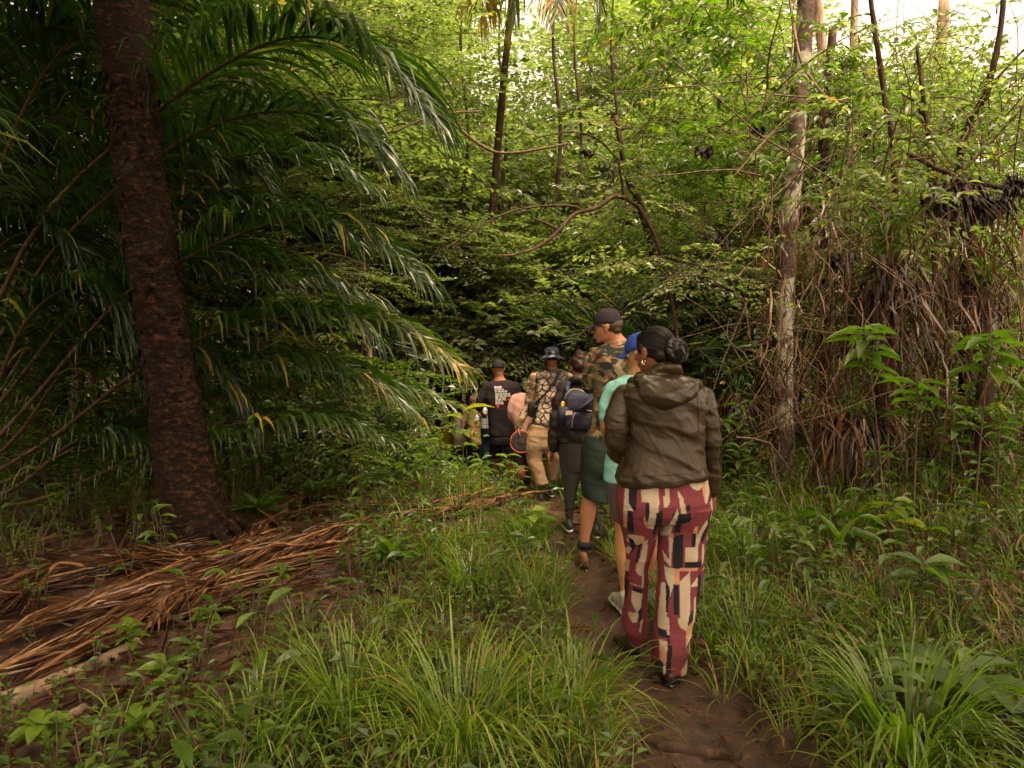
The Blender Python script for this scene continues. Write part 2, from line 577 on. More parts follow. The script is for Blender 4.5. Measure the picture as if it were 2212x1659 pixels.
def proto(key, *a, **k):
    PROTO[key] = tree_meshes(*a, **k)


def plant_tree(key, x, y, rz, s, name, label, cat, group, zoff=0.0, tilt=(0, 0)):
    tk, cr = PROTO[key]
    o = root(name, (x, y, gz(x, y) + zoff), label, cat, group, rz)
    o.rotation_euler = (tilt[0], tilt[1], rz)
    o.scale = (s, s, s)
    link('trunk', tk, o); link('crown', cr, o)
    return o


# understory trees with compound leaves
proto('p1', 1, 6.5, .46, 2.6, 13, SP_PIN, 8, .06, 'bark', 'leaf_light')
proto('p2', 2, 7.5, .44, 2.9, 14, SP_PIN, 8, .07, 'bark', 'leaf_light')
proto('p3', 3, 5.2, .20, 2.3, 12, SP_PIN, 8, .045, 'bark', 'leaf')
proto('p4', 4, 9.0, .40, 3.2, 16, SP_PIN_BIG, 8, .09, 'bark', 'leaf_light')
proto('p5', 14, 5.6, .40, 2.7, 13, SP_PIN, 9, .045, 'bark', 'leaf_light', ssc=1.1)
# broad-leaved slender trees
proto('b1', 5, 6.5, .25, 1.9, 14, SP_BROAD, 7, .05, 'bark', 'leaf_shiny')
proto('b2', 6, 8.5, .30, 2.4, 16, SP_BROAD, 7, .07, 'bark_pale', 'leaf_shiny')
proto('b3', 7, 5.0, .12, 1.7, 14, SP_BROAD_S, 9, .035, 'bark', 'leaf')
proto('b4', 8, 9.0, .30, 2.6, 18, SP_BROAD_S, 12, .08, 'bark', 'leaf')
# tall canopy trees
proto('c1', 9, 15, .42, 5.0, 20, SP_FAR, 9, .17, 'bark', 'leaf_light', ssc=1.0)
proto('c2', 10, 18, .50, 5.5, 22, SP_FAR, 9, .20, 'bark_pale', 'leaf_light', ssc=1.0)
# saplings
proto('s1', 11, 2.2, .15, .8, 9, SP_BROAD, 3, .014, 'twig', 'leaf_shiny', ssc=.8, sub=1)
proto('s2', 12, 1.7, .10, .7, 9, SP_PIN, 3, .012, 'twig', 'leaf', ssc=.8, sub=1)
proto('s3', 13, 3.0, .15, 1.0, 11, SP_BROAD_S, 4, .02, 'twig', 'leaf', ssc=1.0, sub=1)

# ================================================================ FOREST TREES
taken = []


ORD = 'leftmost second third fourth fifth sixth seventh eighth ninth tenth eleventh twelfth thirteenth fourteenth fifteenth sixteenth seventeenth eighteenth nineteenth twentieth'.split()


MARKS = [(60, 'at the left edge'), (330, 'behind the big palm trunk'), (520, 'behind the long palm fronds'), (700, 'behind the frond tips'), (850, 'left of the yellow child'), (960, 'above the yellow child'), (1075, 'above the black T-shirt'), (1190, 'above the bucket hat'), (1300, 'above the tall man'), (1430, 'above the hair bun'), (1560, 'right of the hair bun'), (1700, 'beside the blotched trunk'), (1850, 'above the brown leaf skirt'), (1990, 'under the leaf clumps'), (2150, 'at the right edge')]
RANK = 'nearest', 'second nearest', 'third nearest', 'fourth nearest', 'fifth nearest', 'sixth nearest', 'seventh nearest', 'eighth nearest', 'ninth nearest', 'tenth nearest', 'eleventh nearest', 'twelfth nearest', 'thirteenth nearest', 'fourteenth nearest', 'fifteenth nearest'


def relabel(objs):
    by = {}
    for o in objs:
        px = 1106 + o.location.x / max(o.location.y, .5) * FPX
        by.setdefault((o['label'], min(MARKS, key=lambda m: abs(m[0] - px))[1]), []).append(o)
    for (lab, place), os_ in by.items():
        for i, o in enumerate(sorted(os_, key=lambda q: q.location.y)):
            o['label'] = lab + ' ' + place + (', %s of its kind there' % RANK[min(i, 14)] if len(os_) > 1 else '')


def free(x, y, rad):
    px = 1106 + x / y * FPX if y > .5 else -9999
    if y < 8.2 and 1620 < px < 1760:
        return False
    if y < 11.8 and rad < .5 and 850 < px < 1580 and y > 2 and not (y > 9.3 and px > 1290):
        return False
    if abs(x - trail_x(y)) < .9 + rad * .2 and y < 15:
        return False
    for a, b, c in taken:
        if (a - x) ** 2 + (b - y) ** 2 < (rad + c) ** 2:
            return False
    return True


def zone(n, x0, x1, y0, y1, keys, smin, smax, name, label, cat, group, rad=.45, seed=1, fan=False):
    r = np.random.default_rng(seed); made = []
    k = tries = 0
    while k < n and tries < n * 60:
        tries += 1
        y = r.uniform(y0, y1)
        x = r.uniform(x0, x1) * (y if fan else 1)
        if not free(x, y, rad):
            continue
        taken.append((x, y, rad)); 
        key = keys[r.integers(0, len(keys))]
        tall = .72 if (y > 14 and x / y > .30) else (.45 if y > 14 and -.10 < x / y < .07 else 1.0)
        lab = label[keys.index(key) % len(label)] if isinstance(label, list) else label
        made.append((x / y, plant_tree(key, x, y, r.uniform(0, 2 * PI), r.uniform(smin, smax) * tall, name, lab, cat, group, 0, r.normal(0, .04, 2))))
        k += 1
    relabel([m[1] for m in made])


taken += [(-2.46, 5.4, .5), (3.3, 8.2, .4), (3.9, 7.2, .5)]
zone(3, -5.2, -3.2, 10.4, 12.5, ['p1', 'p2'], .85, 1.15, 'understory_tree', 'spreading oval leaved tree', 'tree', 'compound leaved trees over the trail', .5, 1)
made = []
for i, (x, y, k, s) in enumerate([(4.0, 10.9, 'p5', .8), (-4.4, 12.4, 'p5', 1.2), (5.2, 12.6, 'p5', 1.2)]):
    taken.append((x, y, .5)); made.append(plant_tree(k, x, y, i * 2.1, s, 'understory_tree', 'low spreading oval leaved tree', 'tree', 'compound leaved trees over the trail'))
relabel(made)
zone(6, 2.6, 5.2, 9.0, 12, ['b3', 'b1', 'p3', 'b3'], .7, .95, 'understory_tree', 'slender bushy tree', 'tree', 'bushy trees right of the trail', .4, 2)
zone(15, 4.0, 11, 7.5, 15, ['b1', 'b2', 'b3', 'b4'], .58, .82, 'broadleaf_tree', 'leafy broadleaf tree', 'tree', 'broadleaf trees in the right thicket', .5, 3)
zone(13, -12, -3.6, 8.5, 15, ['b4', 'p2', 'b1', 'p4'], .9, 1.2, 'understory_tree', 'dark shaded tree', 'tree', 'shaded trees behind the left palm', .6, 4)
zone(20, -.85, .85, 19, 29, ['p4', 'p2', 'b4', 'p1'], 1.0, 1.4, 'forest_tree', 'mid distance forest tree', 'tree', 'mid distance forest trees', .7, 5, fan=True)
zone(18, -.85, .85, 30, 48, ['c1', 'c2', 'c1'], .6, .95, 'canopy_tree', 'distant tall tree', 'tree', 'distant canopy trees', 1.2, 6, fan=True)
# out-of-frame canopy trees added around the photographer to shade foreground and left palms
for i, (x, y, k, s) in enumerate([(-7.5, 2.5, 'c1', 1), (-9, -4, 'c2', 1), (-3.5, -3.5, 'c1', 1), (-13, 9, 'c1', 1), (3.8, -3.4, 'c2', .85), (-4.6, 4.4, 'b4', 1.2), (0.4, -7.5, 'c1', .7), (5.8, .3, 'c1', .7), (-8.6, 7.6, 'c2', .8), (-9.5, 5.5, 'c1', 1.1), (-4.2, 1.2, 'c2', .9)]):
    taken.append((x, y, .6))
    plant_tree(k, x, y, i * 1.3, s, 'canopy_tree', 'tall added shade tree ' + ['shading the palms at the far left', 'behind the photographer on the far left', 'behind the photographer on the left', 'far left beyond the palms', 'behind the photographer on the right', 'close behind the big palm trunk', 'straight behind the photographer', 'right of the photographer', 'at the left beyond the stemless palm', 'far left beside the stemless palm', 'left of the photographer'][i], 'tree', 'tall trees added to shade the clearing')



# slender bare stems in the shaded middle distance
def stem_mesh(seed):
    r = np.random.default_rng(seed); a = Acc()
    t = np.linspace(0, 1, 12); H = r.uniform(3.4, 5.6)
    P = np.stack([r.normal(0, .5) * t ** 1.4 + .12 * np.sin(t * 6 + seed), r.normal(0, .4) * t + .1 * np.sin(t * 5), -.1 + H * t], -1)
    tube(a, P, .045 * r.uniform(.6, 1.3) * (1 - .96 * t) + .002, 7, rough=.1, seed=seed)
    for k in range(5):
        u = r.uniform(.12, .8); b = np.array([np.interp(u, t, P[:, c]) for c in range(3)])
        q = np.linspace(0, 1, 5); az = r.uniform(0, 2 * PI); l = r.uniform(.5, 1.6)
        tube(a, b + np.stack([np.cos(az) * l * q, np.sin(az) * l * q, r.uniform(.2, 1.2) * l * q - .3 * l * q ** 2], -1), np.linspace(.012, .003, 5), 4, cap=False)
    return a.mesh('trunk', M['bark'] if seed % 3 else M['bark_pale'], True)


stems = [stem_mesh(40 + i) for i in range(6)]
r = np.random.default_rng(12)
k = 0; made = []
while k < 60:
    y = r.uniform(8.8, 15); x = r.uniform(-.62, .75) * y
    if not free(x, y, .12):
        continue
    taken.append((x, y, .12)); k += 1
    o = root('thin_stem_tree', (x, y, gz(x, y)), 'thin bare stemmed tree', 'tree', 'thin bare stems in the shade')
    o.rotation_euler = (r.normal(0, .08), r.normal(0, .08), r.uniform(0, 6.28))
    link('trunk', stems[k % 6], o); made.append(o)
relabel(made)

# saplings and shrubs
zone(20, .25, .85, 6.2, 13, ['s1', 's2', 's3'], .7, 1.2, 'sapling', ['broad leaved young sapling', 'feathery young sapling', 'bushy waist high sapling'], 'sapling', 'saplings in the undergrowth', .22, 7, fan=True)
zone(16, -.9, -.15, 7.5, 14, ['s1', 's2', 's3'], .7, 1.2, 'sapling', 'shaded young sapling', 'sapling', 'saplings in the left undergrowth', .22, 8, fan=True)
zone(60, -.8, .85, 12, 20, ['s1', 's3', 'b3'], .9, 1.5, 'shrub', 'background leafy shrub', 'shrub', 'shrubs under the forest trees', .3, 9, fan=True)

# undergrowth of the middle distance: one mass
r = np.random.default_rng(22)
a = Acc(); N = 2600
yy = 11.5 + 24 * r.random(N) ** 1.3; xx = r.uniform(-.85, .85, N) * yy
kk = np.abs(xx - trail_x(yy)) > .8
xx, yy = xx[kk], yy[kk]; N = len(xx)
D = nrm(np.stack([r.normal(0, 1, N), r.normal(0, 1, N), r.uniform(.2, 1.6, N)], -1))
put_sprays(a, SP_BROAD, np.stack([xx, yy, ground(xx, yy)], -1), D, r.uniform(.8, 1.9, N), r.normal(0, .3, N), r)
tag(a.obj('undergrowth', [M['leaf'], M['twig']]), 'knee high undergrowth of the middle distance', kind='stuff')
# far-off wood: one mass
r = np.random.default_rng(21)
a = Acc()
N = 420
xx = r.uniform(-75, 75, N); yy = 46 + r.uniform(0, 26, N) - .004 * xx ** 2
hh = r.uniform(.5, 9.0, N)
D = np.stack([r.normal(0, 1, N), r.normal(0, 1, N), r.normal(0, .4, N)], -1)
put_sprays(a, SP_FAR, np.stack([xx, yy, hh - 1], -1), D, r.uniform(2.2, 4.0, N), r.normal(0, .5, N), r)
N = 1500
xx = r.uniform(-60, 60, N); yy = 44 + r.uniform(0, 10, N)
put_sprays(a, SP_FAR, np.stack([xx, yy, r.uniform(-1, 6, N)], -1), nrm(r.normal(0, 1, (N, 3))), r.uniform(1.5, 3, N), r.normal(0, .5, N), r)
tag(a.obj('far_wood', [M['leaf'], M['twig']]), 'far off wall of green forest', kind='stuff')


# ================================================================ PALMS
def frond(P, nl=46, L=.75, wd=.032, t0=.16, droop=1.0, up=.25, r0=.022, seed=0, tone=.45, tvar=.10, tiptone=0.0, mat='palm', rmat='rachis', parent=None, loc=(0, 0, 0), seg=5, one=0, jit=.12):
    """a pinnate frond: the blade mesh with its stalk as a sub-part"""
    r = np.random.default_rng(seed)
    P = catmull(P, 26)
    t = np.linspace(0, 1, 26)
    st = Acc(); tube(st, P, r0 * (1 - .88 * t), 6, .5, 0, flat=.8)
    T = nrm(np.gradient(P, axis=0))
    u = t0 + (1 - t0) * (np.arange(nl) + .5) / nl
    O = np.stack([np.interp(u, t, P[:, c]) for c in range(3)], -1)
    TT = nrm(np.stack([np.interp(u, t, T[:, c]) for c in range(3)], -1))
    ln = L * (.45 + .55 * np.sin(PI * (np.clip((u - t0) / (1 - t0), 0, 1) * .86 + .12)))
    bl = Acc()
    for sg in (-1, 1):
        if one and sg != one:
            continue
        side = nrm(np.cross(TT, (0, 0, 1.))) * sg
        upv = nrm(np.cross(np.cross(TT, (0, 0, 1.)), TT))
        al = np.radians(58 - 30 * (u - t0) / (1 - t0) + r.normal(0, 7, nl))[:, None]
        D = nrm(side * np.sin(al) + TT * np.cos(al) + upv * (up + r.normal(0, .10, nl))[:, None])
        ll = ln * r.uniform(.82, 1.1, nl)
        Wv = nrm(TT - D * (D * TT).sum(-1, keepdims=True)) if True else None
        p = O.copy(); ring = []
        wprof = [.45, 1.0, .95, .8, .5, .06] if seg == 5 else [.6, 1, .6, .06]
        k_d = droop * r.uniform(.7, 1.3, nl)[:, None]
        tw = r.normal(0, .25, nl)[:, None]
        for s in range(seg + 1):
            W = nrm(TT - D * (D * TT).sum(-1, keepdims=True))
            W = nrm(W + tw * np.cross(D, W))
            hw = .5 * wd * wprof[s] * (ll / L).clip(.6, 1)[:, None]
            ring.append(p - W * hw); ring.append(p + W * hw)
            p = p + D * (ll / seg)[:, None]
            D = nrm(D + np.array((0, 0, -1.)) * k_d * (.12 + .22 * s) + r.normal(0, jit * .35, (nl, 3)))
        V = np.stack(ring, 1)      # nl, 2(seg+1), 3
        n = 2 * (seg + 1)
        q = np.arange(seg) * 2
        F = np.stack([q, q + 1, q + 3, q + 2], -1)
        F = (F[None] + (np.arange(nl) * n)[:, None, None]).reshape(-1, 4)
        tn = tone + r.normal(0, tvar, nl) + tiptone * smooth((u - .55) / .45)
        odd = r.random(nl) < .05
        tn = np.where(odd, r.uniform(.7, .95, nl), tn)
        tv = np.repeat(tn.clip(.02, 1), n) + np.tile(np.repeat(np.linspace(-.04, .10, seg + 1), 2), nl)
        bl.add(V.reshape(-1, 3), F, tv.clip(0, 1))
    ob = rebase(bl, loc).obj('frond', M[mat], parent)
    rebase(st, loc).obj('stalk', M[rmat], ob, smooth_=True)
    return ob


# the big stemless palm on the left: fronds rise from one base out of the frame and arch to the right
B = A(-190, 1130, 6.3); B[2] = gz(B[0], B[1]) + .1
pr = root('stemless_palm', (B[0], B[1], B[2]), 'huge stemless palm whose long arching fronds fill the left of the picture', 'palm')
b0 = B
FR = [
    # control pixels (x, y, distance) after the base, leaflets, length, droop, tone, tip tone
    ([(60, 520, 6.2), (330, 250, 5.9), (520, 120, 5.6), (660, 78, 5.4), (790, 120, 5.2), (905, 235, 5.1)], 62, 1.05, 1.15, .50, .0, .26),
    ([(20, 920, 6.2), (260, 645, 6.0), (440, 540, 5.8), (610, 478, 5.6), (770, 505, 5.5), (905, 605, 5.4)], 54, .78, 1.1, .42, .10, .30),
    ([(90, 960, 6.2), (300, 800, 6.0), (500, 705, 5.9), (690, 680, 5.8), (850, 705, 5.7), (985, 795, 5.6)], 54, .66, 1.2, .38, .45, .30),
    ([(80, 1080, 6.1), (270, 1000, 5.9), (450, 955, 5.7), (600, 912, 5.6), (720, 905, 5.5), (830, 950, 5.4)], 40, .50, 1.2, .42, .2, .26),
    ([(110, 1010, 6.8), (330, 900, 6.9), (520, 845, 7.0), (700, 815, 7.0), (860, 835, 7.0), (985, 880, 7.0)], 50, .62, .9, .42, .25, .26),
    ([(40, 700, 7.0), (230, 430, 7.2), (420, 360, 7.2), (570, 330, 7.2), (680, 345, 7.2), (790, 410, 7.2)], 50, .8, .9, .55, .0, .28),
    ([(-60, 560, 6.4), (40, 260, 6.3), (140, 100, 6.3), (260, 10, 6.3), (420, 0, 6.3), (590, 80, 6.3)], 52, 1.0, 1.0, .45, .1, .24),
    ([(-80, 600, 6.2), (-60, 300, 6.1), (0, 130, 6.1), (90, 60, 6.1), (190, 80, 6.1), (290, 190, 6.2)], 46, .9, .9, .42, .1, .22),
    ([(30, 800, 6.8), (150, 560, 7.0), (300, 470, 7.2), (460, 440, 7.4), (640, 450, 7.6), (760, 520, 7.8)], 46, .8, 1.0, .35, .0, .26),
    ([(20, 960, 6.4), (140, 800, 6.4), (260, 740, 6.4), (380, 740, 6.4), (470, 800, 6.4), (540, 900, 6.4)], 44, .7, 1.1, .30, .1, .25),
    ([(-40, 900, 6.2), (40, 720, 6.2), (110, 640, 6.2), (190, 620, 6.2), (260, 680, 6.2), (300, 800, 6.2)], 40, .7, 1.1, .28, .1, .22),
    ([(-60, 760, 6.6), (30, 420, 6.8), (110, 270, 6.9), (220, 200, 7.0), (340, 220, 7.0), (450, 330, 7.0)], 50, .95, 1.0, .38, .05, .25),
    ([(20, 1060, 6.0), (150, 960, 5.9), (250, 930, 5.9), (350, 960, 5.9), (430, 1040, 6.0)], 36, .55, 1.1, .30, .1, .22),
    ([(90, 700, 7.4), (320, 560, 8.0), (560, 600, 8.5), (760, 640, 8.8), (900, 720, 9.0)], 44, .8, .9, .40, .1, .28),
    ([(-140, 800, 6.6), (-60, 480, 6.8), (60, 360, 7.0), (160, 380, 7.0), (240, 480, 7.0)], 40, .9, .9, .30, .1, .24),
    ([(60, 620, 6.5), (260, 400, 6.4), (440, 280, 6.3), (600, 240, 6.2), (740, 270, 6.2), (850, 370, 6.2)], 54, .85, 1.1, .40, .05, .26),
    ([(40, 820, 6.6), (210, 620, 6.6), (400, 560, 6.6), (560, 560, 6.5), (700, 610, 6.5), (800, 720, 6.5)], 50, .8, 1.1, .36, .1, .26),
    ([(100, 1000, 6.6), (300, 880, 6.6), (460, 800, 6.5), (620, 770, 6.5), (760, 800, 6.4), (880, 880, 6.4)], 48, .65, 1.2, .42, .2, .28),
    ([(20, 640, 7.4), (140, 400, 7.6), (260, 300, 7.8), (400, 280, 7.8), (520, 330, 7.8), (600, 440, 7.8)], 50, .9, 1.1, .30, .05, .24),
    ([(-20, 500, 7.4), (60, 240, 7.6), (180, 80, 7.8), (330, 60, 7.8), (470, 110, 7.8), (580, 210, 7.8)], 52, 1.0, 1.1, .36, .1, .26),
    ([(-80, 760, 6.4), (-20, 560, 6.4), (60, 500, 6.4), (140, 520, 6.4), (220, 600, 6.4)], 44, .8, 1.1, .26, .05, .2),
    ([(-60, 900, 7.2), (60, 760, 7.2), (180, 700, 7.2), (300, 720, 7.2), (400, 820, 7.2)], 44, .8, 1.1, .26, .05, .2),
    ([(-220, 700, 5.2), (-260, 300, 4.0), (-300, 200, 3.2), (-300, 420, 2.4)], 40, .9, .9, .40, .1, .2),
    ([(-330, 700, 7.0), (-500, 300, 7.6), (-700, 200, 8.0), (-820, 420, 8.6)], 40, .9, .9, .40, .1, .2),
]
for i, (cp, nl, L_, dr, tn, tt, up) in enumerate(FR):
    pts = [b0] + [A(*c) for c in cp]
    frond(pts, nl=int(nl * 1.9), L=L_ * 1.08, wd=.036, droop=dr * .85, tone=tn, tiptone=tt, up=up, r0=.026, seed=50 + i, parent=pr, loc=B, t0=.20)
# dead sheaths at its base
a = Acc()
for k in range(26):
    az = random.uniform(0, 6.28); l = random.uniform(.4, 1.2)
    q = np.linspace(0, 1, 5)
    tube(a, np.stack([np.cos(az) * (.1 + .5 * l * q), np.sin(az) * (.1 + .5 * l * q), l * q - .5 * l * q ** 2 - .1], -1), np.linspace(.05, .02, 5), 5, .4, 0, flat=.4)
a.obj('sheath', M['rachis_dead'], pr, True)


def palm(x, y, H, lean, nf, FL, seed, label, LL=.6, droop=.8, tone=.45, trunk_r=.1, elev=(.2, 1.25), group=None, nl=34, name='palm', wd=.035, trunkmat='palm_bark', az0=0.0, tiptone=.1, grav=1.1):
    r = np.random.default_rng(seed)
    z = gz(x, y)
    o = root(name, (x, y, z), label, 'palm', group)
    top = np.array((lean[0], lean[1], H))
    if H > .4:
        t = np.linspace(0, 1, 12)
        P = np.stack([lean[0] * t ** 1.3, lean[1] * t ** 1.3, -.15 + (H + .15) * t], -1)
        a = Acc(); tube(a, P, trunk_r * (1.25 - .4 * t), 10, rough=.12, seed=seed); a.obj('trunk', M[trunkmat], o, True)
    for k in range(nf):
        az = az0 + k * 2.4 + r.uniform(-.3, .3); e = elev[0] + (elev[1] - elev[0]) * ((k * .618) % 1)
        d = np.array((math.cos(az) * math.cos(e), math.sin(az) * math.cos(e), math.sin(e)))
        p = top.copy(); pts = [p.copy()]
        f = FL * r.uniform(.8, 1.15)
        for s in range(5):
            p = p + d * f / 5; pts.append(p.copy())
            d = nrm(d + np.array((0, 0, -.10 * grav * (s + 1))))
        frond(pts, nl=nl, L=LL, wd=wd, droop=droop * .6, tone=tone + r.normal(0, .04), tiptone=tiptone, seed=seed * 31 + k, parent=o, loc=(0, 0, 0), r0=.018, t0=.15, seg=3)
    return o


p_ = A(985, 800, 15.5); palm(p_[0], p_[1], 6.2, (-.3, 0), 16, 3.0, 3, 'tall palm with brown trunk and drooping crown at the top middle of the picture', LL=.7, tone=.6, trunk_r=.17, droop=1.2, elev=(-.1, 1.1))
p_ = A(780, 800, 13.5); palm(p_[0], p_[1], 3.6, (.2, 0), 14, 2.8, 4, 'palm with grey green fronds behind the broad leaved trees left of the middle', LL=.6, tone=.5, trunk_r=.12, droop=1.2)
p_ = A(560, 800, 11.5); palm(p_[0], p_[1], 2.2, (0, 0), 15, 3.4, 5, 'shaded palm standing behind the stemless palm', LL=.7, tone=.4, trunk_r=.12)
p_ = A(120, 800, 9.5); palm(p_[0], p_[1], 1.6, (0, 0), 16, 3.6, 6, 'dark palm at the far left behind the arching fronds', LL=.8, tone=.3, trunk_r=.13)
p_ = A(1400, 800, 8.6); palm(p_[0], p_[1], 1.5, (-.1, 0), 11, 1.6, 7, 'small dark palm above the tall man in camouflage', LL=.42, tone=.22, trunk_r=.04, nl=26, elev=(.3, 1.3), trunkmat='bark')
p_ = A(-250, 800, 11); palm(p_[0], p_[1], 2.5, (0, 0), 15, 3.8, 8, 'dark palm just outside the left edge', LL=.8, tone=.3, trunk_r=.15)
# a tall palm in the background whose yellowing fronds hang into the top of the frame
b_ = A(1035, 700, 12.6); P0 = A(1120, -150, 11.6)
zt = gz(b_[0], b_[1])
o = root('yellowing_palm', (b_[0], b_[1], zt), 'tall slim palm in the middle background with yellow green fronds hanging into the top', 'palm')
t = np.linspace(0, 1, 14)
bl0 = np.array((b_[0], b_[1], zt))
a = Acc(); Pt = np.stack([(P0[0] - b_[0]) * t ** 1.6, (P0[1] - b_[1]) * t ** 1.4, -.1 + (P0[2] - zt) * t], -1); tube(a, Pt, .068 * (1.2 - .4 * t), 10, rough=.1); a.obj('trunk', M['bark'], o, True)
topw = Pt[-1] + bl0
for i, (cp, tn, tt) in enumerate([
        ([(1150, -190, 11.0), (1180, -130, 10.0), (1198, -60, 9.5), (1206, 30, 9.3)], .78, .14),
        ([(1180, -170, 11.0), (1250, -110, 10.9), (1290, -20, 10.8), (1300, 70, 10.8)], .55, .2),
        ([(1130, -160, 11.2), (1120, -80, 11.1), (1112, -30, 11.1), (1100, 60, 11.1)], .60, .2),
        ([(1060, -190, 11.2), (930, -150, 11.2), (800, -90, 11.2), (720, 10, 11.2)], .80, .2),
        ([(1080, -170, 11.2), (1050, -90, 11.4), (1040, -30, 11.5), (1046, 70, 11.5)], .97, .03),
        ([(1250, -220, 11.4), (1400, -200, 11.6), (1540, -110, 11.8), (1600, 20, 12)], .5, .1),
        ([(1020, -230, 11.8), (860, -240, 12), (700, -180, 12), (600, -40, 12)], .5, .1),
        ([(1150, -250, 11), (1200, -300, 10), (1240, -280, 9.2), (1260, -160, 8.6)], .5, .1)]):
    pts = [topw] + [A(*c_) for c_ in cp]
    frond(pts, nl=84 if i == 0 else 56, L=.85, wd=.05, droop=1.0, tone=tn, tiptone=tt, up=.05, seed=300 + i, parent=o, loc=bl0, r0=.022, t0=.12)

# ================================================================ MAIN TRUNKS
def trunk_px(name, label, pts, mat, ns=24, n=70, rough=.10, disp=.012, seed=0, base=None, cat='tree', crown=None, flare=1.0):
    """trunk through (x, y, distance, width) pixels"""
    W = np.array([A(x, y, d) for x, y, d, wpx in pts]); R = np.array([wpx / FPX * d / 2 for x, y, d, wpx in pts])
    loc = W[0].copy(); loc[2] = gz(loc[0], loc[1])
    W[0, 2] = loc[2] - .12
    P = catmull(W, n); Rr = np.interp(np.linspace(0, len(R) - 1, n), np.arange(len(R)), R)
    a = Acc(); tube(a, P - loc, Rr, ns, .5, 0)
    V = a.v[0]; cent = np.repeat(P - loc, ns, 0); k = n * ns
    d = nrm(V[:k] - cent[:k])
    ang = np.tile(np.arange(ns), n) * 2 * PI / ns
    zz = V[:k, 2]
    cxy = np.stack([np.cos(ang) * 2, np.sin(ang) * 2, zz * 6], -1)
    V[:k] += d * (disp * 2 * (vnoise3(cxy * 1.6, seed) - .5) + disp * 1.4 * (vnoise3(cxy * 4.3 + 7, seed + 2) - .5) + disp * .25 * np.sin(zz * 40 + 7 * vnoise3(cxy, seed)) + disp * 1.2 * (vnoise3(cxy * np.array((3, 3, 2.2)), seed + 9) - .5)) [:, None]
    o = root(name, loc, label, cat)
    a.obj('trunk', M[mat], o, True)
    return o, P, loc


o, P, loc = trunk_px('palm_tree', 'thick dark reddish brown palm trunk leaning left in the left foreground',
         [(432, 1195, 5.4, 160), (424, 1130, 5.4, 142), (408, 1050, 5.4, 128), (387, 930, 5.4, 108), (354, 720, 5.42, 99), (327, 540, 5.45, 103), (301, 360, 5.5, 96), (283, 180, 5.55, 90), (262, 0, 5.6, 104), (250, -200, 5.7, 110), (240, -700, 6.0, 104), (238, -1100, 6.2, 100)], 'palm_bark', ns=48, n=150, disp=.016)
top = P[-1] - loc
r = np.random.default_rng(77)
for k in range(15):
    az = k * 2.4; e = .1 + 1.0 * ((k * .618) % 1)
    d = np.array((math.cos(az) * math.cos(e), math.sin(az) * math.cos(e), math.sin(e))); p = top.copy(); pts = [p.copy()]
    for s in range(5):
        p = p + d * .75; pts.append(p.copy()); d = nrm(d + np.array((0, 0, -.12 * (s + 1))))
    frond(pts, nl=40, L=.8, wd=.04, droop=.5, tone=.4, seed=700 + k, parent=o, loc=(0, 0, 0), seg=3)
# frayed fibres and scar edges standing off the bark
r = np.random.default_rng(78); fb = Acc()
for k in range(620):
    i = r.integers(2, 96); az = r.uniform(0, 2 * PI); c = P[i] - loc; rad = np.interp(i, [0, 20, 150], [.27, .20, .175])
    w_ = np.array((math.cos(az), math.sin(az), 0)); tg = np.array((-w_[1], w_[0], 0)); p0 = c + w_ * (rad * .97); s = r.uniform(.015, .05)
    dn = np.array((0, 0, r.choice([-1, 1]) * r.uniform(.02, .09)))
    fb.add([p0 - tg * s, p0 + tg * s, p0 + tg * s * .5 + dn + w_ * r.uniform(.005, .022), p0 - tg * s * .7 + dn * .8 + w_ * r.uniform(.004, .018)], np.array([(0, 1, 2, 3)]), r.uniform(0, .6))
fb.obj('bark_flake', M['palm_bark'], o)['kind'] = 'stuff'
# roots and old fibres at the foot
for k in range(9):
    az = k * .7; q = np.linspace(0, 1, 5); l = .22 + .12 * (k % 3)
    a = Acc(); tube(a, np.stack([np.cos(az) * (.22 + l * q), np.sin(az) * (.22 + l * q), .18 - .3 * q], -1), np.linspace(.05, .02, 5), 6, rough=.2, seed=k); a.obj('root', M['palm_bark'], o, True)

o, P, loc = trunk_px('white_barked_tree', 'tall tree with blotched white and dark bark right of the walkers',
         [(1694, 975, 8.0, 56), (1692, 900, 8.0, 41), (1693, 780, 8.0, 38), (1697, 640, 8.0, 38), (1704, 480, 8.0, 40), (1717, 340, 8.0, 36), (1726, 200, 8.0, 35), (1738, 60, 8.0, 35), (1745, -80, 8.0, 33), (1760, -500, 8.0, 28), (1770, -900, 8.0, 20)], 'bark_white', ns=20, n=110, disp=.006, seed=5)
top = P[-1] - loc
cr = Acc(); r = np.random.default_rng(5)
N = 150
D = nrm(r.normal(0, 1, (N, 3)))
put_sprays(cr, SP_BROAD, top + D * r.uniform(.4, 2.4, N)[:, None] * np.array((1, 1, .6)), D, r.uniform(.9, 1.4, N), r.normal(0, .3, N), r)
cr.obj('crown', [M['leaf_shiny'], M['twig']], o)


WHITE = o
TREES = {}


def thin_trunk(name, label, pts, mat='bark', seed=0, cat='tree', ns=9, n=40):
    TREES[name] = trunk_px(name, label, pts, mat, ns=ns, n=n, disp=.004, seed=seed, cat=cat)[0]
    return TREES[name]


def branch_px(parent_o, name, pts, mat='bark'):
    loc = np.array(parent_o.location)
    W = np.array([A(x, y, d) for x, y, d, wpx in pts]); R = np.array([wpx / FPX * d / 2 for x, y, d, wpx in pts])
    P = catmull(W, 30); a = Acc()
    tube(a, P - loc, np.interp(np.linspace(0, len(R) - 1, 30), np.arange(len(R)), R), 7, rough=.15, seed=len(pts))
    return a.obj(name, M[mat], parent_o, True)


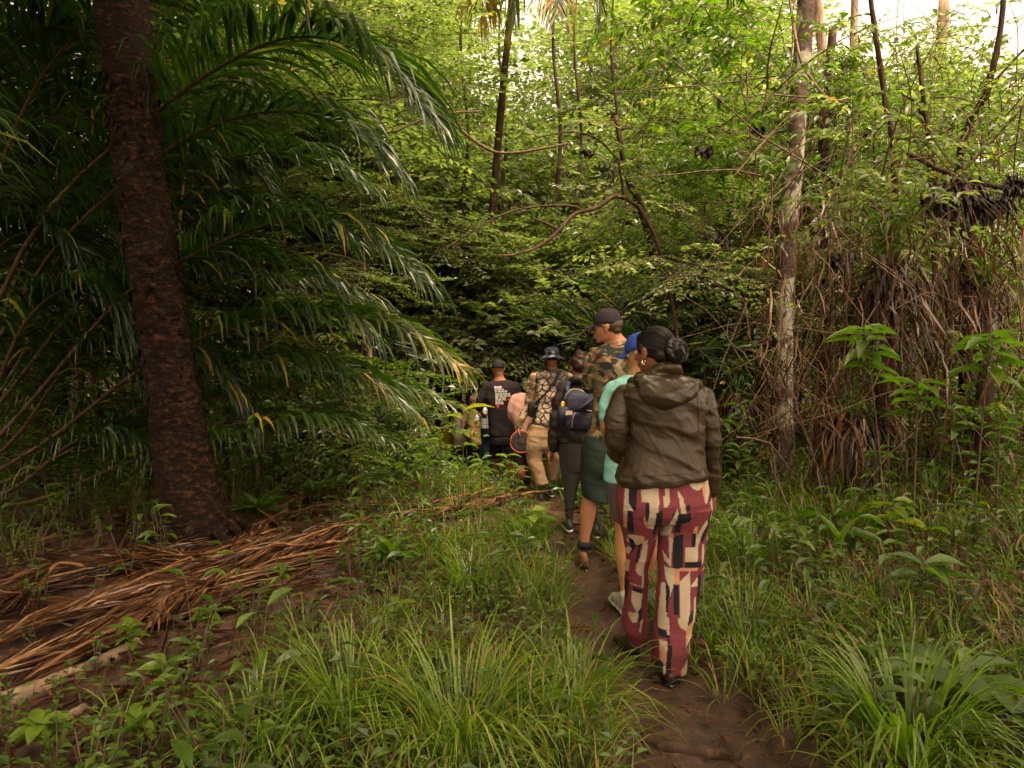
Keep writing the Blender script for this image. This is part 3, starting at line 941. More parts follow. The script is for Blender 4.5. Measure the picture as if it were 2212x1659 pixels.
thin_trunk('pale_trunk_tree', 'thin pale trunk against the white sky just right of the blotched tree', [(1790, 900, 14, 22), (1785, 600, 14, 22), (1783, 300, 14, 20), (1778, 140, 14, 19), (1765, 0, 14, 18), (1750, -250, 14, 16)], 'bark_pale', 3)
thin_trunk('pale_trunk_tree', 'second thin pale trunk against the sky, second to the right of the blotched tree', [(1835, 900, 13, 24), (1835, 600, 13, 22), (1838, 300, 13, 19), (1842, 140, 13, 16), (1846, 0, 13, 14), (1850, -250, 13, 12)], 'bark_pale', 4)
thin_trunk('bright_trunk_tree', 'bright pale barked trunk behind the right thicket', [(1990, 880, 17, 28), (2000, 620, 17, 28), (2014, 400, 17, 26), (2022, 240, 17, 24), (2040, 0, 17, 22)], 'bark_pale', 6)
thin_trunk('leaning_sapling', 'thin brown sapling leaning left in the upper right foliage', [(1925, 920, 7.4, 16), (1930, 700, 7.3, 15), (1934, 480, 7.2, 14), (1930, 330, 7.1, 13), (1910, 200, 7.0, 12), (1885, 30, 7.0, 10), (1868, -120, 7, 9)], 'bark', 7)
o = thin_trunk('dark_sapling', 'dark crooked stem right of the leaning sapling', [(2010, 900, 7.6, 14), (2020, 620, 7.5, 13), (2022, 420, 7.4, 12), (2000, 250, 7.3, 11), (1980, 100, 7.3, 6)], 'bark', 8)
branch_px(o, 'branch', [(2005, 290, 7.35, 8), (1980, 225, 7.3, 6), (1950, 205, 7.3, 4)])
o = thin_trunk('curved_tree', 'slim curved brown tree reaching to the top right corner', [(2035, 1000, 6.8, 17), (2050, 700, 6.8, 17), (2065, 420, 6.8, 17), (2085, 290, 6.7, 16), (2130, 200, 6.6, 14), (2160, 70, 6.5, 11), (2172, -60, 6.5, 9)], 'bark', 9)
branch_px(o, 'branch', [(2130, 200, 6.6, 7), (2180, 140, 6.5, 5), (2240, 80, 6.4, 4)])
thin_trunk('dark_trunk_tree', 'stout very dark trunk in the right undergrowth', [(2095, 1010, 7.2, 70), (2100, 900, 7.2, 62), (2105, 780, 7.2, 60), (2098, 640, 7.3, 48), (2090, 480, 7.4, 30)], 'palm_bark', 10)
thin_trunk('brown_trunk_tree', 'brown trunk between the blotched tree and the dead leaf skirt', [(1790, 1000, 9.2, 34), (1785, 800, 9.2, 32), (1790, 600, 9.2, 28), (1782, 420, 9.2, 24), (1780, 250, 9.3, 20), (1800, 60, 9.3, 16)], 'bark', 11)
thin_trunk('reddish_trunk_tree', 'reddish brown crooked trunk behind the man in the cap', [(1415, 900, 9.3, 26), (1418, 700, 9.3, 24), (1412, 540, 9.2, 22), (1385, 450, 9.1, 20), (1355, 380, 9.0, 14), (1330, 250, 9, 10)], 'bark', 12)
for i, (x, w_, d, lab) in enumerate([(1005, 17, 12.5, 'leftmost'), (1088, 14, 13.2, 'second'), (1205, 18, 12.8, 'third'), (1250, 14, 13.0, 'fourth'), (1330, 16, 12.3, 'fifth')]):
    thin_trunk('shaded_trunk_tree', 'dark trunk in the shade above the walkers, %s from the left of five' % lab, [(x + 14, 900, d, w_ * .8), (x, 700, d, w_ * .65), (x - 14, 520, d, w_ * .6), (x + 6, 300, d, w_ * .45), (x - 10, 100, d, w_ * .35), (x, -60, d, 2)], 'bark', 20 + i)

def leaf_mass(parent_o, blobs, sprays, mat, seed, sc=(.8, 1.3)):
    """crown sprays spread through ellipsoid volumes (x, y, distance, rx px, ry px, count)"""
    r = np.random.default_rng(seed); a = Acc(); loc = np.array(parent_o.location); tw = []
    for x, y, d, rx, ry, n in blobs:
        c = A(x, y, d) - loc; k = d / FPX
        u = nrm(r.normal(0, 1, (n, 3))) * (r.uniform(0, 1, n) ** .4)[:, None]
        O = c + u * np.array((rx * k, rx * k * .9, ry * k))
        D = nrm(u + r.normal(0, .6, (n, 3))); D[:, 2] = D[:, 2] * .4 - .1
        put_sprays(a, sprays, O, D, r.uniform(*sc, n), r.normal(0, .3, n), r)
        for i in range(max(3, n // 7)):
            tube(a, [c * .4 + O[i] * .6, O[i]], [.008, .004], 4, .5, 1, cap=False)
    return a.obj('crown', [M[mat], M['twig']], parent_o)


leaf_mass(WHITE, [(1560, 90, 7.6, 150, 130, 60), (1580, 290, 7.6, 100, 120, 34), (1500, 330, 7.4, 90, 60, 20), (1450, 60, 8, 130, 80, 34)], SP_BROAD, 'leaf_shiny', 61, (.7, 1.1))
leaf_mass(TREES['leaning_sapling'], [(1900, 350, 6.2, 120, 150, 40), (1860, 120, 7.2, 90, 60, 16), (1930, 480, 5.9, 120, 70, 24)], SP_BROAD, 'leaf_light', 62, (.6, 1.0))
leaf_mass(TREES['curved_tree'], [(2110, 300, 6.4, 110, 150, 40), (2190, 210, 6.7, 90, 50, 16), (2150, 60, 7.2, 100, 40, 16), (1975, 90, 7.4, 60, 40, 8), (2000, 60, 7.4, 60, 50, 8)], SP_BROAD_S, 'leaf_light', 63, (.7, 1.1))
leaf_mass(TREES['dark_sapling'], [(2010, 260, 7.6, 90, 110, 26), (2010, 460, 7.6, 80, 90, 18)], SP_BROAD, 'leaf_shiny', 64, (.6, .9))
leaf_mass(TREES['reddish_trunk_tree'], [(1420, 430, 7.9, 110, 60, 18), (1460, 560, 7.6, 90, 60, 14), (1390, 300, 8.4, 90, 50, 14)], SP_PIN, 'leaf_light', 65, (.7, 1.1))

# the wall of small leaves behind and above the walkers, lower trees nearer, taller ones farther back
r = np.random.default_rng(91); made = []
for row, (d0, y0, y1, n, rx, ry, x0, x1) in enumerate([(12.3, 640, 720, 10, 105, 70, 600, 1640), (9.4, 570, 640, 2, 90, 40, 1400, 1580), (13.2, 470, 590, 8, 125, 70, 640, 1600), (14.6, 310, 450, 8, 140, 70, 620, 1680), (16.6, 170, 320, 9, 140, 75, 560, 2050), (19.0, 60, 190, 9, 150, 80, 520, 1680), (22.0, -20, 100, 7, 130, 60, 480, 1640), (17.0, 230, 330, 3, 120, 60, 1750, 2200)]):
    for k in range(n):
        x = x0 + (x1 - x0) * (k + r.uniform(.2, .8)) / n; d = d0 * r.uniform(.96, 1.05); yy = r.uniform(y0, y1)
        if abs(x - 1085) < 150 and yy < 300: yy = 380
        bx = x + r.uniform(-60, 60); p = A(bx, 735, d)
        if abs(p[0] - trail_x(p[1])) < .8 and p[1] < 13: bx += 150 * (1 if p[0] > trail_x(p[1]) else -1)
        wv = 17 * 9 / d
        o = trunk_px('understory_tree', 'small oval leaved tree', [(bx, 880, d, wv), (bx * .8 + x * .2 + r.uniform(-15, 15), 720, d, wv * .9), (bx * .4 + x * .6 + r.uniform(-20, 20), (720 + yy) / 2, d, wv * .7), (x, yy, d, wv * .3), (x + 10, yy - 30, d, 2)], 'bark', ns=8, n=30, disp=.003, seed=row * 10 + k)[0]
        o['group'] = 'compound leaved trees over the trail'
        bl_s = [(x, yy, d, rx, ry, 22), (x + r.uniform(-90, 90), yy + r.uniform(20, 70), d - .3, rx * .8, ry * .7, 14), (x + r.uniform(-110, 110), yy - r.uniform(10, 60), d + .3, rx * .8, ry * .7, 14)]
        leaf_mass(o, bl_s, [SP_PIN, SP_PIN, SP_PIN_BIG, SP_BROAD][r.integers(0, 4)], 'leaf_light', 300 + row * 20 + k, (.95 * d / 10, 1.45 * d / 10))
        made.append(o)
relabel(made)

# the crooked dead branch over the trail and its long thin companion
o, P, loc = trunk_px('leaning_dead_tree', 'crooked dead brown tree leaning right whose curved branch crosses the trail', [(1480, 905, 7.6, 9), (1465, 760, 7.6, 8), (1440, 600, 7.6, 8), (1410, 500, 7.6, 8), (1380, 450, 7.6, 9), (1350, 420, 7.55, 9), (1335, 340, 7.5, 4)], 'bark', ns=10, n=50, disp=.006)
branch_px(o, 'branch', [(1350, 428, 7.55, 10), (1325, 425, 7.5, 10), (1290, 448, 7.4, 10), (1240, 463, 7.3, 9), (1205, 500, 7.2, 8), (1165, 532, 7.1, 7), (1110, 550, 7.0, 6), (1075, 552, 6.9, 4)])
branch_px(o, 'branch', [(1262, 458, 7.35, 7), (1235, 445, 7.3, 6), (1160, 446, 7.2, 5), (1090, 462, 7.1, 5), (1020, 500, 7.0, 4), (950, 545, 6.9, 3)])
branch_px(o, 'branch', [(1205, 495, 7.2, 6), (1175, 480, 7.2, 5), (1150, 470, 7.2, 3)])
branch_px(o, 'branch', [(1335, 345, 7.5, 5), (1290, 300, 7.4, 5), (1230, 285, 7.3, 4), (1150, 300, 7.2, 3)])


def vine(name, label, pts, mat='twig'):
    W = np.array([A(x, y, d) for x, y, d, wpx in pts]); R = np.array([wpx / FPX * d / 2 for x, y, d, wpx in pts])
    a = Acc(); P = catmull(W, 40)
    tube(a, P - P[0], np.interp(np.linspace(0, len(R) - 1, 40), np.arange(len(R)), R), 6, rough=.15)
    ob = a.obj(name, M[mat], None, True); ob.location = P[0]
    return tag(ob, label, 'branch')


vine('long_branch', 'long straight twig sloping down right through the middle foliage', [(860, 195, 7.5, 5), (960, 255, 7.6, 6), (1050, 320, 7.7, 7), (1110, 330, 7.7, 6), (1230, 310, 7.8, 5)])
vine('long_branch', 'thin arched twig in the foliage left of the curved dead branch', [(850, 285, 7.4, 4), (905, 262, 7.5, 5), (970, 245, 7.6, 5), (1040, 240, 7.8, 4)])
vine('pale_vine', 'pale vine climbing from the fork right of the blotched trunk', [(1700, -40, 7.6, 4), (1712, 40, 7.6, 6), (1727, 120, 7.5, 6), (1745, 160, 7.5, 6), (1775, 200, 7.5, 6), (1800, 218, 7.6, 5), (1830, 212, 7.7, 4)], 'bark_pale')
vine('slanting_branch', 'thin bare branch slanting down right across the upper right foliage', [(1440, 120, 6.5, 2), (1560, 220, 6.6, 3), (1640, 290, 6.7, 3.5), (1720, 340, 6.8, 4), (1850, 420, 7.0, 3), (1960, 500, 7.2, 3)])
vine('slanting_branch', 'thin bare branch slanting up right towards the right edge', [(1860, 600, 6.6, 6), (1960, 480, 6.4, 6), (2080, 370, 6.2, 6), (2230, 210, 6.0, 5)])
vine('thin_vine', 'nearly level twig crossing in front of the blotched trunk', [(1320, 200, 7, 2), (1440, 190, 7, 3), (1560, 180, 7.2, 3), (1740, 155, 7.4, 2.5)])
vine('fallen_pole', 'fallen dark pole leaning behind the blotched trunk', [(1640, 790, 8.6, 10), (1700, 745, 8.6, 13), (1760, 690, 8.7, 13), (1810, 640, 8.8, 11)], 'bark')

# ================================================================ RIGHT THICKET: dead skirts and hanging clumps
def strap_leaves(acc, O, D, L, wd, droop, r, tone, tvar=.1, seg=6, taper=True, jit=.05):
    n = len(O); D = nrm(D); p = O.copy(); ring = []
    X0 = nrm(np.cross(D, (0, 0, 1.)) + 1e-4)
    wp = np.sin(PI * np.linspace(.12, 1, seg + 1)) ** .6 if taper else np.ones(seg + 1)
    wp[-1] = .03
    L = np.broadcast_to(L, (n,)); wd = np.broadcast_to(wd, (n,)); droop = np.broadcast_to(droop, (n,))
    for s in range(seg + 1):
        hw = (.5 * wd * wp[s])[:, None]
        ring += [p - X0 * hw, p + X0 * hw]
        p = p + D * (L / seg)[:, None]
        D = nrm(D + np.array((0, 0, -1.)) * (droop * (.10 + .16 * s))[:, None] + r.normal(0, jit, (n, 3)))
    V = np.stack(ring, 1); m = 2 * (seg + 1); q = np.arange(seg) * 2
    F = np.stack([q, q + 1, q + 3, q + 2], -1)
    F = (F[None] + (np.arange(n) * m)[:, None, None]).reshape(-1, 4)
    tn = (np.asarray(tone) + r.normal(0, tvar, n)).clip(.02, 1)
    acc.add(V.reshape(-1, 3), F, np.repeat(tn, m))
    return acc


def skirt_plant(px, d, ytop, label, hgt, nskirt=260, ngreen=90, wpx=170, seed=0, trunk=True):
    r = np.random.default_rng(seed)
    c = A(px, ytop, d); x, y = c[0], c[1]; z = gz(x, y); H = c[2] - z
    o = root('skirted_screwpine', (x, y, z), label, 'plant')
    tk = Acc(); tube(tk, np.array([(0, 0, -.1), (.03, 0, H * .5), (0, .02, H)]), [.10, .07, .06], 9, rough=.2); tk.obj('trunk', M['bark'], o, True)
    R = wpx / FPX * d / 2
    a = Acc(); az = r.uniform(0, 2 * PI, nskirt)
    O = np.stack([.05 * np.cos(az), .05 * np.sin(az), H - r.uniform(0, .35, nskirt) * H * .9], -1)
    D = np.stack([np.cos(az), np.sin(az), r.uniform(-.6, .5, nskirt)], -1)
    strap_leaves(a, O, D, r.uniform(.3, 1.0, nskirt) * R * 1.9, r.uniform(.012, .03, nskirt), r.uniform(1.0, 2.8, nskirt), r, .18, .2, jit=.25)
    a.obj('dead_leaf_skirt', M['dead'], o)['kind'] = 'stuff'
    b = Acc(); az = r.uniform(0, 2 * PI, ngreen)
    O = np.stack([.04 * np.cos(az), .04 * np.sin(az), H + r.uniform(-.05, .15, ngreen)], -1)
    D = np.stack([np.cos(az) * .6, np.sin(az) * .6, r.uniform(.4, 2.0, ngreen)], -1)
    strap_leaves(b, O, D, r.uniform(.4, 1.2, ngreen) * hgt, .014, r.uniform(.2, 1.3, ngreen), r, .22, .15, jit=.08)
    b.obj('green_leaf_tuft', M['grass'], o)['kind'] = 'stuff'
    return o


skirt_plant(1915, 6.4, 560, 'strap leaved plant with a wide skirt of dead brown leaves in the right thicket', .7, 300, 90, 220, 1)
skirt_plant(1840, 6.2, 890, 'low brown tangle of dead strap leaves below the skirted plant', .3, 260, 24, 180, 2)
skirt_plant(1590, 7.8, 850, 'small brown skirted plant left of the blotched trunk', .35, 160, 24, 110, 3)
skirt_plant(2130, 6.2, 620, 'skirted plant with hanging brown leaves at the right edge', .4, 130, 30, 120, 4)
skirt_plant(2010, 5.6, 1080, 'knee high heap of dead strap leaves at the lower right', .35, 220, 30, 200, 5)


def clump(px, py, d, wpx, hpx, label, n=120, seed=0):
    """a dark clump of rotting leaves caught on a branch"""
    n = int(n * 1.8); r = np.random.default_rng(seed); a = Acc()
    sw, sh = wpx / FPX * d / 2, hpx / FPX * d
    az = r.uniform(0, 6.28, n); rr = np.sqrt(r.uniform(0, 1, n)) * sw
    O = np.stack([rr * np.cos(az), rr * np.sin(az) * .6, -r.uniform(0, .35, n) * sh], -1)
    D = np.stack([r.normal(0, .5, n), r.normal(0, .5, n), -r.uniform(.2, 1, n)], -1)
    strap_leaves(a, O, D, r.uniform(.2, .7, n) * sh, r.uniform(.012, .035, n), 1.0, r, .45, .22, seg=4, jit=.25)
    o = a.obj('dead_leaf_clump', M['dark_dead']); o.location = A(px, py, d)
    return tag(o, label, 'dead leaves')


clump(2060, 385, 6.3, 130, 120, 'large dark clump of rotting leaves hanging at the upper right', 190, 1)
clump(2140, 420, 6.3, 80, 90, 'dark rotting leaf clump right of the largest one', 110, 2)
clump(2105, 590, 6.3, 50, 60, 'small dark leaf clump under the two large ones', 60, 3)
clump(2205, 375, 6.0, 60, 70, 'dark leaf clump touching the right edge', 70, 4)
clump(1558, 505, 7.2, 36, 50, 'small dark leaf clump hanging left of the blotched trunk', 50, 5)
clump(1522, 315, 7.2, 36, 36, 'small round dark leaf clump high left of the blotched trunk', 50, 6)
clump(1818, 545, 6.3, 60, 60, 'dark matted leaf clump on top left of the brown skirt', 80, 7)
clump(1640, 265, 7.6, 26, 40, 'tiny dark leaf clump stuck on the blotched trunk', 40, 8)
clump(1270, 322, 7.2, 22, 26, 'small dark round clump in the middle foliage', 40, 9)
vine('bare_bough', 'dark bough holding the rotting leaf clumps at the upper right', [(1960, 330, 6.4, 10), (2050, 375, 6.3, 12), (2120, 395, 6.2, 11), (2240, 430, 6.1, 10)], 'bark')

# tangle of thin dead twigs, vines and fibres in the right thicket
r = np.random.default_rng(95); a = Acc()
for k in range(620):
    px = r.uniform(1560, 2260); d_ = r.uniform(5.4, 9.5); py = r.uniform(150, 1000)
    p = A(px, py, d_); p[2] = max(p[2], gz(p[0], p[1]) + .05)
    l = r.uniform(.5, 1.6); dr_ = nrm(np.array((r.normal(0, .6), r.normal(0, .5), r.normal(0, 1.1))))
    q = np.linspace(0, 1, 6)[:, None]
    tube(a, p + dr_ * l * q + np.array((r.normal(0, .15), r.normal(0, .1), -.2 * l)) * q ** 2 + .03 * np.sin(q * 7 + k), np.linspace(r.uniform(.003, .009), .002, 6), 4, .5, 0, cap=False)
n = 2600; pts = np.array([A(r.uniform(1640, 2280), r.uniform(430, 1030), r.uniform(5.4, 8.5)) for _ in range(n)])
strap_leaves(a, pts, np.stack([r.normal(0, .4, n), r.normal(0, .4, n), -r.uniform(.3, 1.2, n)], -1), r.uniform(.12, .5, n), r.uniform(.005, .017, n), 1.0, r, .40, .22, seg=4, jit=.2)
n = 900; pts = []
while len(pts) < n:
    y = r.uniform(3.0, 6.8); x = r.uniform(.40, .80) * y
    pts.append((x, y, gz(x, y) + r.uniform(0, .22)))
a.m = a.m[:-1] + [a.m[-1] + 1]
strap_leaves(a, np.array(pts), np.stack([r.normal(0, 1, n), r.normal(0, 1, n), r.normal(.15, .5, n)], -1), r.uniform(.12, .5, n), r.uniform(.005, .018, n), .9, r, .42, .22, seg=4, jit=.2)
a.m = a.m[:-1] + [a.m[-1] + 1]
tag(a.obj('twig_tangle', [M['twig'], M['dead']]), 'tangle of thin dead twigs, vines and hanging brown leaves', kind='stuff')

# ================================================================ DEAD FRONDS, LOGS ON THE GROUND
def G(x, y, up=0.0):
    """ground point seen at pixel (x, y)"""
    d = EYE * FPX / max(y - 735, 30)
    for _ in range(12):
        p = A(x, y, d); e = p[2] - gz(p[0], p[1])
        d *= 1 + e * .5
    p = A(x, y, d); p[2] = gz(p[0], p[1]) + up
    return p


def dead_frond(pts, label, nl=60, L=.55, seed=0, tone=.5, h=.05, up=.06):
    W = np.array([G(x, y, h) for x, y in pts])
    r = np.random.default_rng(seed)
    loc = W[0].copy()
    o = root('fallen_frond', loc, label, 'dead frond')
    P = catmull(W, 24); t = np.linspace(0, 1, 24)
    P[:, 2] = ground(P[:, 0], P[:, 1]) + h + .03 * np.sin(t * 9 + seed)
    st = Acc(); tube(st, P - loc, .020 * (1 - .8 * t), 6, flat=.6); st.obj('stalk', M['rachis_dead'], o, True)
    nl = int(nl * 1.55); bl = Acc(); T = nrm(np.gradient(P, axis=0)); n = nl * 2
    u = np.tile(np.linspace(.08, .98, nl), 2); sg = np.repeat((-1, 1), nl)
    O = np.stack([np.interp(u, t, P[:, c]) for c in range(3)], -1)
    TT = nrm(np.stack([np.interp(u, t, T[:, c]) for c in range(3)], -1))
    side = nrm(np.cross(TT, (0, 0, 1.))) * sg[:, None]
    al = np.radians(r.uniform(4, 22, n))[:, None]
    D = nrm(side * np.sin(al) + TT * np.cos(al) + np.array((0, 0, 1.)) * r.uniform(-.02, .10, n)[:, None])
    ll = L * (.5 + .5 * np.sin(PI * (u * .9 + .05))) * r.uniform(.7, 1.15, n)
    seg = 5; p = O.copy(); ring = []
    for s in range(seg + 1):
        X = nrm(np.cross(D, (0, 0, 1.)) + np.array((0, 0, 1.)) * r.normal(0, .5, (n, 1)))
        hw = .5 * .0135 * [.7, 1, 1, .8, .5, .08][s]
        ring += [p - X * hw, p + X * hw]
        p = p + D * (ll / seg)[:, None]
        gnd = ground(p[:, 0], p[:, 1]) + .012 + (h - .01) * r.uniform(.2, 1.0, n)
        p[:, 2] = np.maximum(p[:, 2] * .6 + gnd * .4, gnd)
        D = nrm(D + r.normal(0, .022, (n, 3)))
    V = np.stack(ring, 1); m = 2 * (seg + 1); q = np.arange(seg) * 2
    F = np.stack([q, q + 1, q + 3, q + 2], -1); F = (F[None] + (np.arange(n) * m)[:, None, None]).reshape(-1, 4)
    tn = (tone - .13 + r.normal(0, .24, n)).clip(.03, 1)
    bl.add(V.reshape(-1, 3) - loc, F, np.repeat(tn, m))
    bl.obj('leaflets', M['dead'], o)['kind'] = 'stuff'
    return o


DF = [
    ([(-160, 1545), (120, 1420), (350, 1320), (600, 1235), (840, 1160)], 'long tan dead frond lying from the left edge up to the middle', 110, .75, .62, .07),
    ([(-120, 1470), (90, 1370), (300, 1290), (480, 1215), (560, 1175)], 'orange brown dead frond lying in front of the palm trunk', 100, .7, .60, .09),
    ([(-200, 1660), (60, 1490), (240, 1400), (420, 1330), (620, 1270)], 'broad reddish dead frond lowest in the pile', 100, .7, .50, .06),
    ([(760, 1190), (640, 1220), (520, 1240), (400, 1235), (300, 1225)], 'dead frond pointing left across the pile', 60, .5, .6, .13),
    ([(180, 1255), (120, 1270), (60, 1310), (-40, 1340)], 'dead frond curling at the left edge of the pile', 50, .5, .55, .12),
    ([(1150, 1060), (1010, 1085), (870, 1100), (700, 1110), (560, 1150)], 'brown dead frond lying across the far grass', 80, .6, .55, .07),
    ([(900, 1055), (800, 1075), (680, 1085), (560, 1120)], 'weathered dead frond behind the grass in the middle left', 60, .55, .45, .07),
    ([(1190, 1085), (1060, 1100), (930, 1130), (800, 1150), (640, 1200)], 'straight brown dead frond running from the walkers towards the pile', 90, .6, .58, .12),
    ([(960, 1120), (820, 1150), (690, 1190), (520, 1250), (380, 1330)], 'long orange dead frond along the middle of the pile', 100, .65, .62, .12),
    ([(-100, 1350), (80, 1290), (240, 1240), (360, 1210)], 'dark dead frond behind the orange ones', 60, .6, .35, .07),
    ([(880, 1150), (700, 1180), (560, 1225), (430, 1290), (330, 1360)], 'straw coloured dead frond crossing the pile diagonally', 70, .55, .7, .10),
]
for i, (pts, lab, nl, L_, tn, h) in enumerate(DF):
    dead_frond(pts, lab, nl, L_, 900 + i, tn, h)


def log_px(name, label, pts, rad, mat='bark', cat='log', lift=.5):
    W = np.array([G(x, y) for x, y in pts]); W[:, 2] += rad * lift
    P = catmull(W, 24); a = Acc(); tube(a, P - P[0], rad * (1 - .25 * np.linspace(0, 1, 24)), 12, rough=.15, seed=len(label))
    o = a.obj(name, M[mat], None, True); o.location = P[0]; return tag(o, label, cat)


log_px('fallen_log', 'brown fallen log lying at the lower left edge', [(-60, 1550), (80, 1500), (200, 1450), (300, 1400)], .045, 'bark_pale')
log_px('wood_chunk', 'pale rotten piece of wood below the fallen log', [(85, 1600), (135, 1562), (190, 1530)], .024, 'bark_pale', 'wood')
log_px('split_branch', 'pale broken stick standing out of the far weeds', [(595, 1130), (625, 1095), (655, 1050), (668, 1035)], .028, 'bark_pale', 'wood')
log_px('broken_stump', 'short dark broken stump left of the palm trunk', [(255, 1215), (262, 1160), (270, 1120)], .04, 'palm_bark', 'wood')
log_px('fallen_branch', 'long dark branch on the ground behind the dead fronds', [(0, 1210), (200, 1150), (330, 1130)], .03, 'bark')
log_px('fallen_branch', 'dark root lying across the muddy path at the bottom', [(1390, 1600), (1440, 1618), (1520, 1628), (1600, 1640)], .03, 'bark', lift=.15)

# crumbs of soil
r = np.random.default_rng(33); N = 9000
x = r.uniform(-4, 4, N); y = 1.4 + 6.5 * r.random(N) ** 1.5
k = r.random(N) < np.maximum(trail_w(x, y), .5 * smooth((-x - .6) / .8)); x, y = x[k], y[k]; N = len(x)
CL = (np.array([(1, 0, 0), (-.8, .2, .1), (0, 1, -.1), (.1, -.9, .1), (0, .1, .8), (0, 0, -.8)], float), np.array([(0, 2, 4), (2, 1, 4), (1, 3, 4), (3, 0, 4), (2, 0, 5), (1, 2, 5), (3, 1, 5), (0, 3, 5)]))
X_, Y_, Z_ = frame(r.normal(0, 1, (N, 3)))
s = .003 + .011 * r.random(N) ** 2.5
tag(stamp(Acc(), *CL, np.stack([x, y, ground(x, y) + s * .3], -1), X_, Y_, Z_, np.stack([s, s * r.uniform(.6, 1.3, N), s * .8], -1)).obj('soil_crumbs', M['mud'], smooth_=True), 'crumbs and clods of wet soil', kind='stuff')
# loose litter
r = np.random.default_rng(31)
a = Acc(); N = 17000
x = r.uniform(-4.5, 4.5, N); y = 1.2 + 9 * r.random(N) ** 1.4
tw = trail_w(x, y); left = smooth((-x - .2) / 1.2)
keep = r.random(N) < (.35 + .65 * left) * (1 - .25 * tw)
x, y, tw = x[keep], y[keep], tw[keep]; N = len(x)
O = np.stack([x, y, ground(x, y) + r.uniform(.004, .03, N)], -1)
D = np.stack([r.normal(0, 1, N), r.normal(0, 1, N), r.normal(0, .15, N)], -1)
X, Y, Z = frame(D, roll=r.normal(0, .4, N))
long_ = r.random(N) < .55
ln = np.where(long_, r.uniform(.05, .35, N) * np.where(tw > .3, .5, 1), r.uniform(.02, .08, N))
stamp(a, *LEAF2, O, X, Y, Z, np.stack([np.where(long_, .012, ln * .5), ln, ln * .5], -1), tone=r.normal(.42, .2, N).clip(.03, 1))
tag(a.obj('leaf_litter', M['dead']), 'loose dead leaves and straw on the soil', kind='stuff')

# ================================================================ GRASS AND HERBS
def field(n, x0, x1, y0, y1, dens, seed, pw=1.5):
    r = np.random.default_rng(seed)
    x = r.uniform(x0, x1, n); y = y0 + (y1 - y0) * r.random(n) ** pw
    k = (r.random(n) < dens(x, y)) & (np.abs(x) < .80 * y + 1.0)
    return x[k], y[k], r


def pile(x, y):
    """1 where the heap of dead fronds lies"""
    px = 1106 + x / y * FPX; py = 735 + 1.62 / y * FPX
    m = smooth((190 - np.abs(py - (1440 - .36 * px))) / 70) * smooth((860 - px) / 200)
    return np.maximum(m, .92 * smooth((70 - np.abs(py - (1150 - .08 * (px - 560)))) / 30) * smooth((1180 - px) / 60) * smooth((px - 500) / 60))


def grass_density(x, y):
    tr = trail_w(x, y)
    edge = smooth((x + 1.35 + .0 * y) / 1.0)                       # bare soil and dead fronds on the left
    lump = smooth((vnoise(x * 1.6, y * 1.6, 8) - .22) / .35)
    far = 1 - .6 * smooth((y - 9) / 4)
    return (1 - .93 * pile(x, y)) * (.04 + .96 * edge) * (.25 + .75 * lump) * np.clip(1 - 1.15 * tr, 0, 1) * far


x, y, r = field(5000, -4.5, 5, 1.6, 12, grass_density, 41, 1.25)
nb = 17
O = np.repeat(np.stack([x, y, ground(x, y) - .01], -1), nb, 0); n = len(O)
az = r.uniform(0, 2 * PI, n); O[:, 0] += .035 * np.cos(az); O[:, 1] += .035 * np.sin(az)
lush = np.repeat(vnoise(x * 1.1, y * 1.1, 9), nb)
el = r.uniform(.5, 2.6, n)
D = np.stack([np.cos(az), np.sin(az), el], -1)
Lb = r.uniform(.5, 1.15, n) * (.22 + .26 * lush)
a = Acc(); strap_leaves(a, O, D, Lb, r.uniform(.004, .0085, n), r.uniform(.6, 1.9, n), r, np.repeat(np.where(r.random(len(x)) < .06, .96, r.normal(.58, .15, len(x))), nb), .17, seg=4, jit=.09)
tag(a.obj('grass', M['grass']), 'long arching sedge grass beside the trail', kind='stuff')

# distinct big tussocks
def tussock(px, py, label, n=170, L=.6, seed=0, tone=.6, wd=.009):
    p = G(px, py); r = np.random.default_rng(seed); a = Acc()
    az = r.uniform(0, 6.28, n)
    O = np.stack([.06 * np.cos(az), .06 * np.sin(az), 0 * az - .02], -1)
    D = np.stack([np.cos(az), np.sin(az), r.uniform(.5, 3, n)], -1)
    strap_leaves(a, O, D, L * r.uniform(.55, 1.15, n), wd * r.uniform(.7, 1.2, n), r.uniform(.5, 1.3, n), r, tone, .12, seg=6, jit=.04)
    o = a.obj('sedge_tussock', M['grass']); o.location = p
    return tag(o, label, 'grass tuft')


tussock(1000, 1640, 'large yellow green sedge tussock at the bottom middle', 240, .62, 1, .66)
tussock(760, 1560, 'bright sedge tussock at the bottom left of the grass', 200, .55, 2, .64)
tussock(1230, 1560, 'sedge tussock just left of the muddy path', 170, .5, 3, .6)
tussock(1960, 1640, 'large arching sedge tussock in the bottom right corner', 220, .62, 4, .62, .011)
tussock(1620, 1230, 'dense sedge tussock right of the patterned trousers', 200, .6, 5, .5)
tussock(1760, 1040, 'arching sedge tussock at the foot of the blotched trunk', 150, .6, 6, .5, .012)
tussock(1020, 1290, 'fine sedge tussock in the middle of the grass', 170, .55, 7, .52)
tussock(1150, 1180, 'sedge tussock beside the walkers on the left', 150, .5, 8, .52)
tussock(1760, 1400, 'low sedge tussock in the right undergrowth', 130, .5, 9, .5)
tussock(560, 1640, 'small sedge tussock at the lower left', 120, .42, 10, .6)


